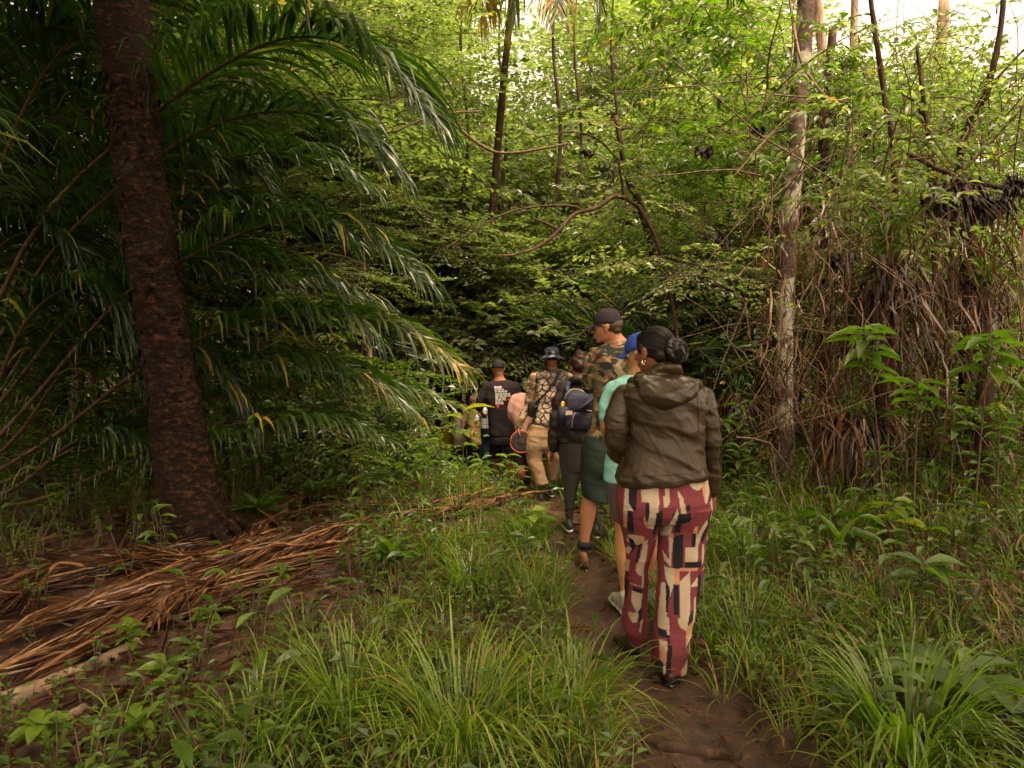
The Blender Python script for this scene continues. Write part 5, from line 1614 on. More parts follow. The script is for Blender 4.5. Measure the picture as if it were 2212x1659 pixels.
class Person:
    def __init__(self, label, d, foot, skin, group='walkers in single file'):
        self.loc = np.array(foot, float); self.d = d; self.skin = skin
        self.o = root('person', self.loc, label, 'person', group)
        self.body = Acc(); self.g = {}; self.fing = Acc()

    def _shr(self, g):
        return .014 if g else 0.0

    def H(self, C, rings, g=None, ry_s=1.0, body=True):
        f, s = C; R = []
        for q in rings:
            xl, yl, xr, yr, ry = q[:5]; dd = self.d + (q[5] if len(q) > 5 else 0)
            R.append((f(xl, yl, dd), f(xr, yr, dd), ry * ry_s))
        if g: rings_piece(self.g.setdefault(g, Acc()), R)
        if body:
            sh = self._shr(g); B_ = []
            for a, b, ry in R:
                u = nrm(b - a); hw = np.linalg.norm(b - a) / 2; k = min(sh, hw * .3)
                B_.append((a + u * k, b - u * k, max(ry - sh, ry * .7)))
            rings_piece(self.body, B_, p=2.1)
        return self

    def L(self, C, pts, g=None, body=True):
        f, s = C
        P = [f(x, y, self.d + dd) for x, y, dd, r in pts]; R = [r * s * (self.d + dd) for x, y, dd, r in pts]
        if g: limb(self.g.setdefault(g, Acc()), P, R)
        if body: limb(self.body, P, [max(q - self._shr(g), q * .62) for q in R])
        return self

    def legs(self, hip_l, hip_r, r=.07, g=None, ankle=.04, stride=.12, shoe_mat=None):
        for i, hp in enumerate((hip_l, hip_r)):
            fx = hp[0] * .8 + (hip_l[0] + hip_r[0]) * .1; fy = hp[1] + (stride if i else -stride)
            gzz = gz(fx, fy)
            kn = np.array(((hp[0] + fx) / 2, (hp[1] + fy) / 2 + .03, (hp[2] + gzz) / 2 + .02)); an = np.array((fx, fy, gzz + .08))
            if g: limb(self.g.setdefault(g, Acc()), [hp, kn, an + (0, 0, .04)], [r, r * .85, r * .8])
            limb(self.body, [hp, kn, an], [r * .85, r * .65, ankle])
            shoe(self.o, self.loc, np.array((fx, fy - .05, gzz - .005)), .1 if i else -.05, shoe_mat or M['black'], h=.08, L_=.24)

    def head(self, C, x, y, dd, h, yaw, pitch, neck, nr=.055, roll=0.0):
        f, s = C; self.hc = f(x, y, self.d + dd); self.hh = h; self.R = yawR(yaw, pitch, roll)
        nk = C[0](neck[0], neck[1], self.d + neck[2])
        head_pieces(self.body, self.hc, h, self.R, nk, nr)
        for sg in (-1, 1):
            e = Acc(); c = self.hc + self.R @ (np.array((sg * .14, .315, .015)) * h); ellipsoid(e, c, (.052 * h,) * 3, nu=12, nv=8)
            eo = rebase(e, self.loc).obj('eye', M['eye'], self.o, True)
            e = Acc(); ellipsoid(e, c + self.R @ np.array((0, .034 * h, 0)), (.027 * h,) * 3, nu=10, nv=6); rebase(e, self.loc).obj('iris', M['iris'], eo, True)
        return self

    def hp(self, *p):
        return self.hc + self.R @ (np.array(p) * self.hh)

    def hair(self, parts, mat, vox=.006, wr=.004, name='hair'):
        a = Acc()
        for c, r in parts: ellipsoid(a, self.hp(*c), np.array(r) * self.hh, self.R, 20, 14)
        me = remeshed(a, vox, 2); wrinkle(me, wr, 22, 4, (1, .5, .2)); return finish(me, name, mat, self.o, self.loc)

    def cap(self, mat, brim=1, r=(.375, .455, .36), c=(0, -.05, .20), low=.10, bl=.30, name='cap'):
        """dome cut flat at the bottom, with a curved peak"""
        a = Acc(); h = self.hh; n = 28; m = 9; V = []
        for i in range(m + 1):
            e = PI / 2 * i / m * .98
            for k in range(n):
                t = 2 * PI * k / n
                V.append((c[0] + r[0] * math.cos(t) * math.cos(e) ** .75, c[1] + r[1] * math.sin(t) * math.cos(e) ** .75, low + (c[2] + r[2] - low) * math.sin(e) ** 1.0))
        V = np.array(V); F = [(i * n + k, i * n + (k + 1) % n, (i + 1) * n + (k + 1) % n, (i + 1) * n + k) for i in range(m) for k in range(n)]
        Vi = V * (.965, .965, .97) + (0, 0, .0)
        Fi = [tuple(x + len(V) for x in f[::-1]) for f in F]; Fe = [(k, k + len(V), (k + 1) % n + len(V), (k + 1) % n) for k in range(n)]
        a.add(self.hc + (np.vstack([V, Vi]) * h) @ self.R.T, np.array(F + Fi + Fe))
        o = rebase(a, self.loc).obj(name, mat, self.o, True)
        if brim:
            b = Acc(); P = []; nx2, ny2 = 13, 6
            for j in range(ny2):
                for i in range(nx2):
                    u = (i / (nx2 - 1) - .5) * 2; v = j / (ny2 - 1)
                    x = u * .27 * (1 - .12 * v * v); y0 = c[1] + r[1] * math.sqrt(max(0, 1 - (x / r[0]) ** 2)) - .03
                    P.append((x, y0 + v * bl * math.sqrt(max(.0, 1 - (u * .93) ** 2)) + v * .02, low + .015 - .10 * u * u * v - .07 * v))
            P = np.array(P); F = np.array([(j * nx2 + i, j * nx2 + i + 1, (j + 1) * nx2 + i + 1, (j + 1) * nx2 + i) for j in range(ny2 - 1) for i in range(nx2 - 1)])
            P2 = np.vstack([P, P - (0, 0, .02)]); E_ = [i for i in range(nx2)] + [j * nx2 + nx2 - 1 for j in range(1, ny2)] + [(ny2 - 1) * nx2 + i for i in range(nx2 - 2, -1, -1)] + [j * nx2 for j in range(ny2 - 2, 0, -1)]
            k = len(P); S_ = np.array([(E_[i], E_[(i + 1) % len(E_)], E_[(i + 1) % len(E_)] + k, E_[i] + k) for i in range(len(E_))])
            b.add(self.hc + (P2 * h) @ self.R.T, [F[:, ::-1], F + k, S_]); rebase(b, self.loc).obj('peak', mat, o, True)
            t = Acc(); ellipsoid(t, self.hp(c[0], c[1], c[2] + r[2]), (.008, .008, .004)); rebase(t, self.loc).obj('button', mat, o, True)
        return o

    def done(self, mats, vox=.008, bvox=.008, wr=None):
        wr = wr or {}
        me = remeshed(self.body, bvox, 2)
        if self.fing.n:
            # fingers join the same mesh
            V = coords(me); a = Acc(); a.v.append(V); a.t.append(np.full(len(V), .5)); a.n = len(V)
            fa = np.empty(len(me.loops), np.int32); me.loops.foreach_get('vertex_index', fa)
            a.f.append(fa.reshape(-1, 4)); a.m.append(np.zeros(len(fa) // 4, int))
            for v, t in zip(self.fing.v, self.fing.t): a.v.append(v); a.t.append(t)
            for f in self.fing.f: a.f.append(f + a.n); a.m.append(np.zeros(len(f), int))
            me = a.mesh('body', [M['black']], True)
        finish(me, 'body', self.skin, self.o, self.loc)
        out = {}
        for k, acc in self.g.items():
            v = vox[k] if isinstance(vox, dict) and k in vox else (vox if not isinstance(vox, dict) else .01)
            m = remeshed(acc, v, 3); am, fr, sd = wr.get(k, (.004, 9, 1)); wrinkle(m, am, fr, sd)
            if k in getattr(self, 'crisp', {}): crease(m, self.crisp[k], 5)
            out[k] = m
            if k in getattr(self, 'prints', {}):
                V = coords(m); colr = self.prints[k](V).astype(np.float32)
                at = m.attributes.new('print', 'FLOAT_COLOR', 'POINT'); at.data.foreach_set('color', np.concatenate([colr, np.ones((len(V), 1), np.float32)], 1).ravel())
            finish(m, k, mats[k], self.o, self.loc)
        self.out = out
        return self


# ---------------------------------------------------------------- 1 woman in the brown jacket
MAR, NAV, CRE, ORA = (.140, .030, .040), (.011, .012, .018), (.36, .285, .21), (.38, .19, .11)
PR = [('p', NAV, (450, 130), (500, 130), (487, 290), (452, 272), (440, 220)), ('p', CRE, (424, 140), (447, 140), (440, 240), (470, 288), (418, 330), (408, 290)),
      ('r', CRE, 527, 120, 645, 222), ('e', ORA, 600, 325, 62, 95, 538, 325, 600, 430), ('r', CRE, 575, 220, 640, 335), ('e', CRE, 642, 330, 72, 105, 560, 330, 642, 440), ('r', NAV, 550, 225, 575, 330), ('e', NAV, 578, 330, 28, 40, 550, 330, 572, 370),
      ('p', NAV, (432, 290), (464, 290), (478, 400), (492, 462), (450, 462), (440, 380)), ('p', ORA, (405, 300), (432, 330), (440, 430), (425, 440)),
      ('r', NAV, 590, 92, 692, 122), ('r', CRE, 686, 88, 722, 180), ('e', CRE, 676, 180, 46, 72, 672, 180, 722, 255), ('r', NAV, 726, 85, 750, 125),
      ('e', CRE, 925, 80, 58, 66, 868, 80, 990, 150), ('p', ORA, (962, 88), (1000, 84), (1004, 160), (980, 250), (966, 160)), ('p', CRE, (1000, 84), (1030, 90), (1032, 175), (984, 250)), ('p', NAV, (1034, 92), (1056, 130), (1056, 212), (1014, 236), (1034, 180)),
      ('p', CRE, (778, 142), (812, 186), (832, 300), (798, 312), (786, 230)), ('r', NAV, 830, 236, 858, 282), ('p', NAV, (735, 290), (872, 296), (864, 362), (812, 372), (808, 446), (764, 446), (776, 370), (740, 350)), ('p', CRE, (700, 440), (735, 340), (772, 250), (776, 300), (745, 470), (640, 530)),
      ('p', NAV, (622, 290), (668, 268), (670, 372), (642, 476), (620, 478)), ('e', CRE, 500, 520, 70, 42, 455, 478, 560, 562), ('e', ORA, 540, 510, 26, 30, 520, 480, 566, 540),
      ('p', NAV, (458, 508), (490, 520), (514, 575), (496, 640), (480, 575)), ('p', CRE, (560, 530), (592, 512), (602, 640), (586, 820), (540, 790), (530, 740), (556, 660)), ('p', NAV, (532, 560), (552, 545), (540, 712), (520, 706)), ('e', CRE, 585, 760, 55, 66, 530, 760, 588, 826),
      ('p', CRE, (470, 590), (492, 600), (462, 720), (444, 700)), ('p', CRE, (470, 740), (492, 700), (486, 850), (456, 840)), ('p', NAV, (476, 820), (490, 815), (488, 860), (474, 850)),
      ('p', NAV, (460, 868), (500, 880), (494, 1044), (464, 1040)), ('p', ORA, (500, 892), (576, 905), (576, 916), (500, 904)), ('r', CRE, 582, 815, 600, 930), ('p', NAV, (526, 922), (594, 945), (592, 978), (526, 955)), ('p', CRE, (520, 958), (598, 978), (592, 1100), (548, 1110), (520, 1042)),
      ('p', CRE, (560, 1100), (592, 1080), (570, 1200), (538, 1210)), ('p', NAV, (572, 1120), (598, 1090), (604, 1200), (576, 1214)), ('e', CRE, 545, 1180, 28, 40, 510, 1140, 575, 1225), ('e', ORA, 520, 1160, 18, 26, 500, 1130, 540, 1190), ('p', CRE, (470, 1090), (480, 1040), (484, 1130), (462, 1160)), ('e', CRE, 425, 1170, 40, 34, 385, 1130, 468, 1200), ('e', NAV, 440, 1215, 34, 18, 400, 1195, 475, 1236), ('p', CRE, (596, 1200), (612, 1190), (600, 1300), (584, 1290)),
      ('r', NAV, 765, 500, 830, 706), ('e', NAV, 830, 500, 66, 42, 765, 458, 830, 500), ('r', ORA, 742, 455, 764, 520), ('p', CRE, (735, 480), (762, 500), (752, 700), (742, 690)), ('p', CRE, (700, 590), (740, 650), (742, 690), (712, 660)),
      ('r', CRE, 848, 550, 940, 652), ('r', NAV, 845, 654, 973, 698), ('r', ORA, 808, 700, 940, 719), ('e', CRE, 974, 605, 26, 75, 974, 535, 1004, 690), ('r', ORA, 985, 712, 1014, 732),
      ('p', NAV, (1022, 300), (1038, 296), (1032, 400), (985, 515), (958, 515), (985, 400)), ('p', CRE, (1000, 352), (1005, 390), (962, 470), (940, 552), (914, 552), (930, 460), (958, 400)), ('e', ORA, 925, 440, 28, 50, 892, 395, 925, 480), ('r', NAV, 890, 452, 918, 549), ('p', CRE, (1024, 240), (1062, 215), (1066, 260), (1046, 330), (1024, 400), (1040, 290)), ('p', CRE, (1020, 500), (1032, 480), (1030, 560), (1018, 560)),
      ('p', CRE, (712, 700), (775, 706), (770, 810), (738, 905), (722, 850)), ('r', ORA, 772, 706, 808, 800), ('e', ORA, 772, 800, 36, 16, 772, 800, 808, 818), ('p', CRE, (884, 826), (960, 748), (944, 828)), ('p', CRE, (806, 800), (880, 722), (882, 1040), (862, 1134), (806, 1050)), ('e', CRE, 872, 1040, 82, 94, 790, 1040, 868, 1136),
      ('r', NAV, 764, 815, 800, 1022), ('p', NAV, (944, 760), (972, 735), (966, 962), (934, 962)), ('p', CRE, (690, 820), (716, 810), (722, 1000), (712, 1130), (668, 1130), (672, 1000)), ('p', NAV, (716, 780), (742, 850), (722, 1012), (712, 1012)), ('p', NAV, (868, 1040), (912, 980), (900, 1060), (866, 1100)), ('p', ORA, (856, 1112), (926, 1050), (920, 1150), (850, 1232)), ('p', CRE, (918, 900), (932, 900), (930, 1160), (912, 1190), (850, 1236), (900, 1140)), ('p', NAV, (882, 1205), (912, 1195), (905, 1230), (872, 1232)),
      ('r', NAV, 665, 1136, 736, 1182), ('r', CRE, 716, 1040, 732, 1160), ('r', NAV, 716, 1180, 736, 1216), ('p', CRE, (668, 1200), (714, 1205), (714, 1250), (700, 1370), (668, 1330)), ('e', ORA, 690, 1300, 24, 60, 668, 1240, 714, 1360), ('p', NAV, (714, 1220), (746, 1226), (740, 1478), (700, 1478), (712, 1330)), ('e', NAV, 668, 1390, 26, 50, 640, 1340, 692, 1440), ('r', CRE, 690, 1370, 702, 1470), ('p', ORA, (818, 1400), (850, 1372), (842, 1515), (806, 1500)), ('e', CRE, 866, 1430, 28, 84, 838, 1350, 890, 1520), ('r', CRE, 880, 1235, 905, 1290), ('r', ORA, 672, 1470, 720, 1490)]


def print_c4(d):
    f, s = C4
    p0 = f(0, 0, d); px_ = f(1000, 0, d); py_ = f(0, 1000, d)
    kx = 1000 / (px_[0] - p0[0]); ky = 1000 / (py_[2] - p0[2])

    def fn(V):
        X = (V[:, 0] - p0[0]) * kx; Y = (V[:, 2] - p0[2]) * ky
        mid = np.where(X < 655, np.interp(Y, [300, 560, 870, 1180, 1300], [-.02, .04, .13, .18, .19]), np.interp(Y, [300, 900, 1500], [-.03, -.05, -.08]))
        X = np.where(V[:, 1] > d + mid + .02, 1440 - X, X)      # the front repeats the cloth mirrored
        col = np.tile(np.array(MAR), (len(V), 1))
        for sh in PR:
            c = np.array(sh[1])
            if sh[0] == 'r':
                x0, y0, x1, y1 = sh[2:]; k = (X > x0) & (X < x1) & (Y > y0) & (Y < y1)
            elif sh[0] == 'e':
                cx, cy_, rx, ry, x0, y0, x1, y1 = sh[2:]; k = (((X - cx) / rx) ** 2 + ((Y - cy_) / ry) ** 2 < 1) & (X > x0) & (X < x1) & (Y > y0) & (Y < y1)
            else:
                pts = sh[2:]; k = np.zeros(len(V), bool)
                for i in range(len(pts)):
                    (xa, ya), (xb, yb) = pts[i], pts[i - 1]
                    k ^= ((ya > Y) != (yb > Y)) & (X < (xb - xa) * (Y - ya) / ((yb - ya) or 1e-9) + xa)
            col[k] = c
        return col
    return fn


f4 = C4[0]
P1 = Person('woman with a dark hair bun, wet brown hooded jacket and wide maroon patterned trousers', 3.45, [f4(640, 1560, 3.45)[0], 3.45, gz(.66, 3.45)], SK['brown'])
P1.H(C3, [(830, 640, 1010, 630, .06), (760, 700, 1130, 690, .085), (640, 770, 1250, 760, .115), (590, 850, 1330, 840, .135), (620, 950, 1325, 940, .145), (655, 1080, 1305, 1070, .145), (660, 1200, 1285, 1190, .14), (640, 1310, 1290, 1300, .145), (600, 1420, 1300, 1400, .16), (570, 1500, 1315, 1470, .17), (562, 1560, 1330, 1510, .175), (580, 1608, 1318, 1545, .165)], 'jacket')
P1.L(C3, [(625, 860, 0, 82), (572, 960, -.01, 92), (553, 1100, -.02, 98), (550, 1230, 0, 98), (580, 1340, .05, 90), (650, 1360, .16, 66), (720, 1290, .26, 52)], 'jacket')
P1.L(C3, [(1300, 870, 0, 84), (1335, 980, -.01, 80), (1350, 1120, -.01, 76), (1362, 1280, 0, 72), (1372, 1440, .03, 62), (1374, 1580, .05, 55), (1370, 1680, .07, 48)], 'jacket')
P1.H(C4, [(420, 60, 1025, 50, .13), (400, 110, 1042, 95, .145), (384, 200, 1062, 190, .155, -.01), (378, 270, 1070, 250, .165, -.02), (384, 340, 1070, 330, .16, -.02), (400, 400, 1055, 390, .14, -.01)], 'trousers')
P1.H(C4, [(384, 300, 715, 300, .14, -.02), (398, 380, 712, 385, .13, -.01), (424, 470, 672, 480, .115, .01), (444, 560, 652, 570, .10, .04), (452, 660, 622, 670, .095, .07), (450, 760, 606, 770, .088, .10), (446, 870, 602, 880, .082, .13), (442, 980, 600, 990, .08, .15), (432, 1090, 602, 1100, .085, .17), (420, 1180, 604, 1200, .09, .18), (455, 1255, 602, 1290, .085, .19), (480, 1290, 598, 1312, .08, .19)], 'trousers')
P1.H(C4, [(735, 300, 1070, 300, .14, -.03), (712, 390, 1055, 390, .135, -.02), (694, 500, 1036, 500, .12, -.01), (690, 640, 1022, 640, .11, -.02), (686, 780, 1006, 780, .10, -.03), (680, 920, 982, 920, .095, -.05), (672, 1060, 955, 1060, .092, -.06), (664, 1200, 925, 1200, .095, -.07), (652, 1340, 902, 1340, .10, -.08), (640, 1440, 888, 1450, .10, -.08), (640, 1478, 884, 1505, .095, -.08)], 'trousers')
P1.L(C4, [(530, 1100, .18, 50), (520, 1250, .19, 46), (510, 1310, .2, 44)])
P1.L(C4, [(770, 1200, -.07, 55), (760, 1430, -.08, 48), (755, 1530, -.08, 46)])
P1.head(C3, 862, 478, 0, .226, math.radians(42), -.10, (950, 720, .0), .056)
wr_ = C3[0](1370, 1690, P1.d + .07)
finger_hand(P1.fing, P1.body, wr_, (0, .15, -1), (-.5, .8, 0), .85, .4, -1)
lw = C3[0](720, 1290, P1.d + .26)
finger_hand(P1.fing, P1.body, lw, (.7, .5, .1), (0, 0, -1), .85, .5, 1)
P1.hair([((0, -.10, .155), (.365, .435, .375)), ((0, -.26, -.06), (.27, .23, .24)), ((-.0, .12, .30), (.27, .20, .17)), ((-.2, .02, .1), (.17, .2, .2)), ((.2, .02, .1), (.17, .2, .2))], M['hair'], .006, .0015)
# the bun: three twisted coils
a = Acc(); bc = P1.hp(.05, -.56, -.02)
for k, (rr, tz) in enumerate([(.036, .0), (.030, .5), (.022, -.4)]):
    t = np.linspace(0, 2 * PI, 18); e1 = P1.R @ np.array((math.cos(tz), 0, math.sin(tz))); e2 = P1.R @ np.array((-.25 * math.sin(tz), .25, .95))
    tube(a, bc + np.outer(np.cos(t) * rr * 1.25, e1) + np.outer(np.sin(t) * rr * 1.2, e2) + P1.R[:, 1] * (-.012 * k), .024 - .003 * k, 10)
ellipsoid(a, bc, (.050, .042, .050), P1.R)
me = remeshed(a, .004, 2); wrinkle(me, .0035, 34, 3, (1, .2, .8)); finish(me, 'hair_bun', M['hair'], P1.o, P1.loc)
a = Acc(); r = np.random.default_rng(8)
cE, rE = np.array((0, -.10, .155)), np.array((.368, .438, .378)); B0 = nrm((np.array((.05, -.50, .0)) - cE) / rE)
for k in range(260):
    ph = r.uniform(-1.35, 1.35); s0 = nrm(np.array((math.sin(ph) * 1.0, math.cos(ph) * .62, .62 * math.cos(ph) + .12 - .25 * abs(ph))))
    q = np.linspace(0, 1, 14)[:, None]; om = math.acos(float(np.clip(s0 @ B0, -1, 1)))
    u = (np.sin((1 - q) * om) * s0 + np.sin(q * om) * B0) / math.sin(om)
    off = 1 + r.uniform(.0, .022) + r.normal(0, .004, (14, 1)) + (.03 if k % 29 == 0 else 0) * np.sin(q * 3)
    p = cE + u * rE * off
    tube(a, P1.hc + (p * P1.hh) @ P1.R.T, .0011, 3, cap=False)
for k in range(70):
    t = np.linspace(0, r.uniform(3, 6), 16) + r.uniform(0, 6); tz = r.choice([0, .5, -.4, .25]); rr = r.uniform(.022, .050)
    e1 = P1.R @ np.array((math.cos(tz), 0, math.sin(tz))); e2 = P1.R @ np.array((-.25 * math.sin(tz), .25, .95))
    bulge = P1.R[:, 1] * (-.001) * 0 - P1.R[:, 1] * np.sqrt(np.maximum(0, .052 ** 2 - rr ** 2))[None] if False else -P1.R[:, 1] * math.sqrt(max(0, .053 ** 2 - rr ** 2))
    tube(a, bc + bulge + np.outer(np.cos(t) * rr * 1.15, e1) + np.outer(np.sin(t) * rr * 1.1, e2), .0013, 3, cap=False)
ho = rebase(a, P1.loc).obj('hair_strands', M['hair'], P1.o, True); ho['kind'] = 'stuff'
t = np.linspace(0, 2 * PI, 20); ec = P1.hp(-.385, -.02, -.235); a = Acc()
tube(a, ec + np.outer(np.cos(t) * .010, (0.6, .8, 0)) + np.outer(np.sin(t) * .013, (0, 0, 1)), .0032, 8); rebase(a, P1.loc).obj('earring', plain('silver', (.75, .68, .58), .2, 1.0), P1.o, True)
a = Acc(); ellipsoid(a, P1.hp(-.375, -.07, -.20), (.004,) * 3); rebase(a, P1.loc).obj('ear_stud', plain('stud', (.7, .55, .4), .2, 1.0), P1.o, True)
# hood lying on the back and the stand collar
a = Acc()
f3 = C3[0]; dd = P1.d
limb(a, [f3(690, 735, dd + .04), f3(790, 800, dd - .09), f3(900, 870, dd - .15), f3(1010, 885, dd - .17), f3(1120, 850, dd - .15), f3(1215, 790, dd - .09), f3(1250, 745, dd + .02)], [.022, .032, .036, .038, .036, .028, .016])
ellipsoid(a, f3(960, 770, dd - .095), (.125, .058, .052)); ellipsoid(a, f3(880, 720, dd - .085), (.095, .045, .035)); ellipsoid(a, f3(1080, 760, dd - .09), (.10, .045, .036))
limb(a, [f3(722, 715, dd + .06), f3(780, 690, dd - .03), f3(870, 650, dd - .075), f3(960, 622, dd - .085), f3(1050, 620, dd - .06), f3(1085, 680, dd + .03)], [.020, .022, .024, .026, .026, .02])
me = remeshed(a, .0055, 3); wrinkle(me, .006, 11, 8, (.9, .2, 1.3)); crease(me, .008, 3)
JK = cloth_mat('wet brown nylon', (.034, .021, .0105), .40, .35, 200, .55, .15); ridge_bump(JK, 7, .5, .012); _n = noise_node(JK.node_tree, 5, 3); _r = ramp(JK.node_tree, [(.42, (.22, .22, .22)), (.6, (.52, .52, .52))]); JK.node_tree.links.new(_n.outputs[0], _r.inputs[0]); JK.node_tree.links.new(_r.outputs[0], JK.node_tree.nodes['Principled BSDF'].inputs['Roughness'])
finish(me, 'hood', JK, P1.o, P1.loc)
# back yoke seam
P1.prints = {'trousers': print_c4(3.45)}
PM = attr_mat('maroon cream and navy print cloth')
P1.crisp = {'jacket': .0085, 'trousers': .002}
P1.done({'jacket': JK, 'trousers': PM}, {'jacket': .0055, 'trousers': .0050}, .006, {'jacket': (.006, 9.5, 2), 'trousers': (.0035, 7, 3)})


def strip_on(person, key, pts, wd, mat, name, off=.004, back=1, parent=None):
    """thin strip laid on a garment: pts are world points, pressed onto the cloth from behind"""
    me = person.out[key]; V = coords(me)
    tris = [tuple(p.vertices) for p in me.polygons]
    bv = BVHTree.FromPolygons([tuple(v) for v in V], tris)
    P = catmull(pts, 30); out = []
    for p in P:
        l = np.array(p) - person.loc
        h = bv.ray_cast(Vector((l[0], l[1] - 1.5, l[2])), Vector((0, 1, 0)))
        q = np.array(h[0]) if h[0] is not None else l
        out.append(q - np.array((0, off, 0)))
    a = Acc(); tube(a, np.array(out), wd / 2, 8, flat=.25 if wd > .01 else .8)
    return a.obj(name, mat, person.o if parent is None else parent, True)


strip_on(P1, 'jacket', [f3(590, 1560, 3.3), f3(750, 1545, 3.3), f3(950, 1530, 3.3), f3(1150, 1515, 3.3), f3(1310, 1490, 3.3)], .005, JK, 'hem_seam', .001)
for xs in ((690, 700, 712, 705), (1255, 1262, 1268, 1270)):
    strip_on(P1, 'jacket', [f3(x_, y_, 3.3) for x_, y_ in zip(xs, (830, 930, 1050, 1180))], .005, JK, 'armhole_seam', .001)
strip_on(P1, 'jacket', [f3(625, 930, 3.3), f3(800, 925, 3.3), f3(980, 925, 3.3), f3(1150, 922, 3.3), f3(1320, 915, 3.3)], .004, JK, 'yoke_seam', .001)
BR = plain('dark brown leather', (.045, .022, .014), .45)
shoe(P1.o, P1.loc, np.array((f4(755, 1580, 3.36)[0], 3.30, gz(.66, 3.36) - .0)), -.12, BR, L_=.25, sole='lens')
shoe(P1.o, P1.loc, np.array((f4(500, 1330, 3.66)[0], 3.60, gz(.5, 3.66) + .015)), .15, BR, L_=.25, sole='lens', pitch=-.12)

# ---------------------------------------------------------------- 2 person in turquoise
P2 = Person('person in turquoise T-shirt, grey shorts and blue cap, half hidden behind the brown jacket', 4.25, [f4(540, 1100, 4.25)[0], 4.25, gz(.5, 4.25)], SK['leg'])
P2.H(C3, [(640, 680, 800, 680, .06), (540, 725, 880, 725, .09), (480, 800, 900, 800, .12), (485, 950, 880, 950, .125), (490, 1150, 850, 1150, .12), (468, 1380, 850, 1380, .13), (448, 1500, 860, 1500, .135), (442, 1578, 865, 1578, .14)], 'shirt')
P2.L(C3, [(520, 790, 0, 62), (470, 880, 0, 56), (450, 980, 0, 50), (446, 1040, 0, 44)], 'shirt')
P2.L(C3, [(880, 790, 0, 62), (900, 980, 0, 50)], 'shirt')
P2.L(C3, [(446, 1040, 0, 36), (442, 1130, .02, 32), (455, 1200, .08, 27), (480, 1230, .14, 23)])
P2.L(C3, [(900, 960, 0, 38), (890, 1200, .05, 30), (850, 1300, .15, 24)])
P2.H(C4, [(300, 60, 700, 60, .13), (296, 120, 705, 120, .135), (300, 180, 700, 180, .135)], 'shorts')
P2.H(C4, [(298, 150, 505, 150, .12), (315, 240, 492, 240, .105), (338, 330, 480, 330, .09), (362, 415, 472, 415, .08)], 'shorts')
P2.H(C4, [(500, 150, 702, 150, .12, .0), (520, 270, 700, 270, .10, .04), (560, 415, 700, 415, .08, .08)], 'shorts')
P2.L(C4, [(418, 380, 0, 52), (420, 500, 0, 50), (414, 610, 0, 50), (420, 700, 0, 46), (432, 830, 0, 34), (438, 960, 0, 28), (440, 1040, 0, 28)])
P2.L(C4, [(630, 380, .08, 52), (650, 560, .12, 46), (648, 660, .14, 46), (645, 800, .17, 33), (648, 930, .2, 27)])
P2.head(C3, 760, 490, 0, .225, math.radians(62), -.22, (730, 700, 0), .055)
P2.hair([((0, -.12, .10), (.35, .40, .33)), ((0, -.25, -.08), (.26, .22, .2))], M['hair'], .007, .002)
P2.cap(cloth_mat('royal blue cap cotton', (.025, .055, .27)), 1)
finger_hand(P2.fing, P2.body, C3[0](480, 1230, P2.d + .14), (.5, .8, -.2), (.5, -.3, .6), .8, .5)
P2.crisp = {'shirt': .003}
P2.done({'shirt': cloth_mat('turquoise cotton', (.22, .48, .44), .75, .3, var=.08), 'shorts': cloth_mat('grey shorts cloth', (.085, .07, .072))}, .009, .008, {'shirt': (.004, 8, 5), 'shorts': (.002, 8, 6)})
GRS = plain('grey and white canvas shoe', (.38, .33, .28), .7)
shoe(P2.o, P2.loc, np.array((f4(440, 1130, 4.25)[0], 4.18, gz(.35, 4.2) + .0)), .15, GRS, L_=.24, h=.12)
shoe(P2.o, P2.loc, np.array((f4(650, 1000, 4.45)[0], 4.36, gz(.7, 4.45) + .0)), 0, plain('white sneaker', (.6, .56, .52), .6), L_=.24)

# ---------------------------------------------------------------- 3 tall man in camouflage
f5 = C5[0]
P3 = Person('tall man in camouflage shirt, green shorts, sunglasses and black cap, looking left', 5.35, [f5(560, 1230, 5.35)[0], 5.35, gz(.55, 5.35)], SK['fair'])
P3.H(C3, [(490, 395, 640, 385, .07), (400, 425, 700, 420, .10), (345, 480, 760, 475, .125), (335, 560, 775, 560, .14), (350, 680, 765, 680, .145), (358, 820, 750, 820, .14), (355, 960, 745, 960, .14), (335, 1080, 745, 1090, .145), (306, 1170, 745, 1190, .15), (298, 1225, 745, 1255, .15), (308, 1245, 740, 1275, .14)], 'shirt')
P3.L(C3, [(385, 500, 0, 64), (330, 600, -.01, 62), (312, 700, 0, 56), (312, 780, .04, 50), (370, 760, .22, 38), (430, 730, .34, 32)], 'shirt')
P3.L(C3, [(730, 500, 0, 64), (770, 650, 0, 58), (760, 790, .04, 50), (700, 770, .22, 38), (620, 740, .34, 32)], 'shirt')
P3.H(C1, [(655, 600, 800, 600, .13), (640, 680, 812, 680, .15), (636, 740, 812, 740, .15), (638, 770, 810, 770, .14)], 'shorts')
P3.H(C1, [(638, 740, 740, 740, .13), (637, 800, 745, 800, .12), (640, 845, 748, 872, .125), (642, 855, 748, 884, .122)], 'shorts')
P3.H(C1, [(735, 740, 812, 740, .13, .1), (742, 875, 815, 875, .12, .12)], 'shorts')
P3.L(C5, [(640, 300, 0, 120), (610, 430, 0, 128), (592, 560, 0, 138), (580, 700, 0, 122), (558, 860, 0, 98), (540, 1000, 0, 86), (535, 1120, 0, 84)])
P3.L(C1, [(780, 850, .2, 30), (785, 950, .3, 30), (785, 1020, .35, 20)])
P3.head(C3, 468, 268, 0, .248, math.radians(76), -.06, (570, 430, 0), .064)
P3.hair([((0, -.14, .08), (.345, .37, .30)), ((0, -.26, -.10), (.27, .20, .17))], hair_mat('short brown hair', (.05, .03, .02)), .007, .001)
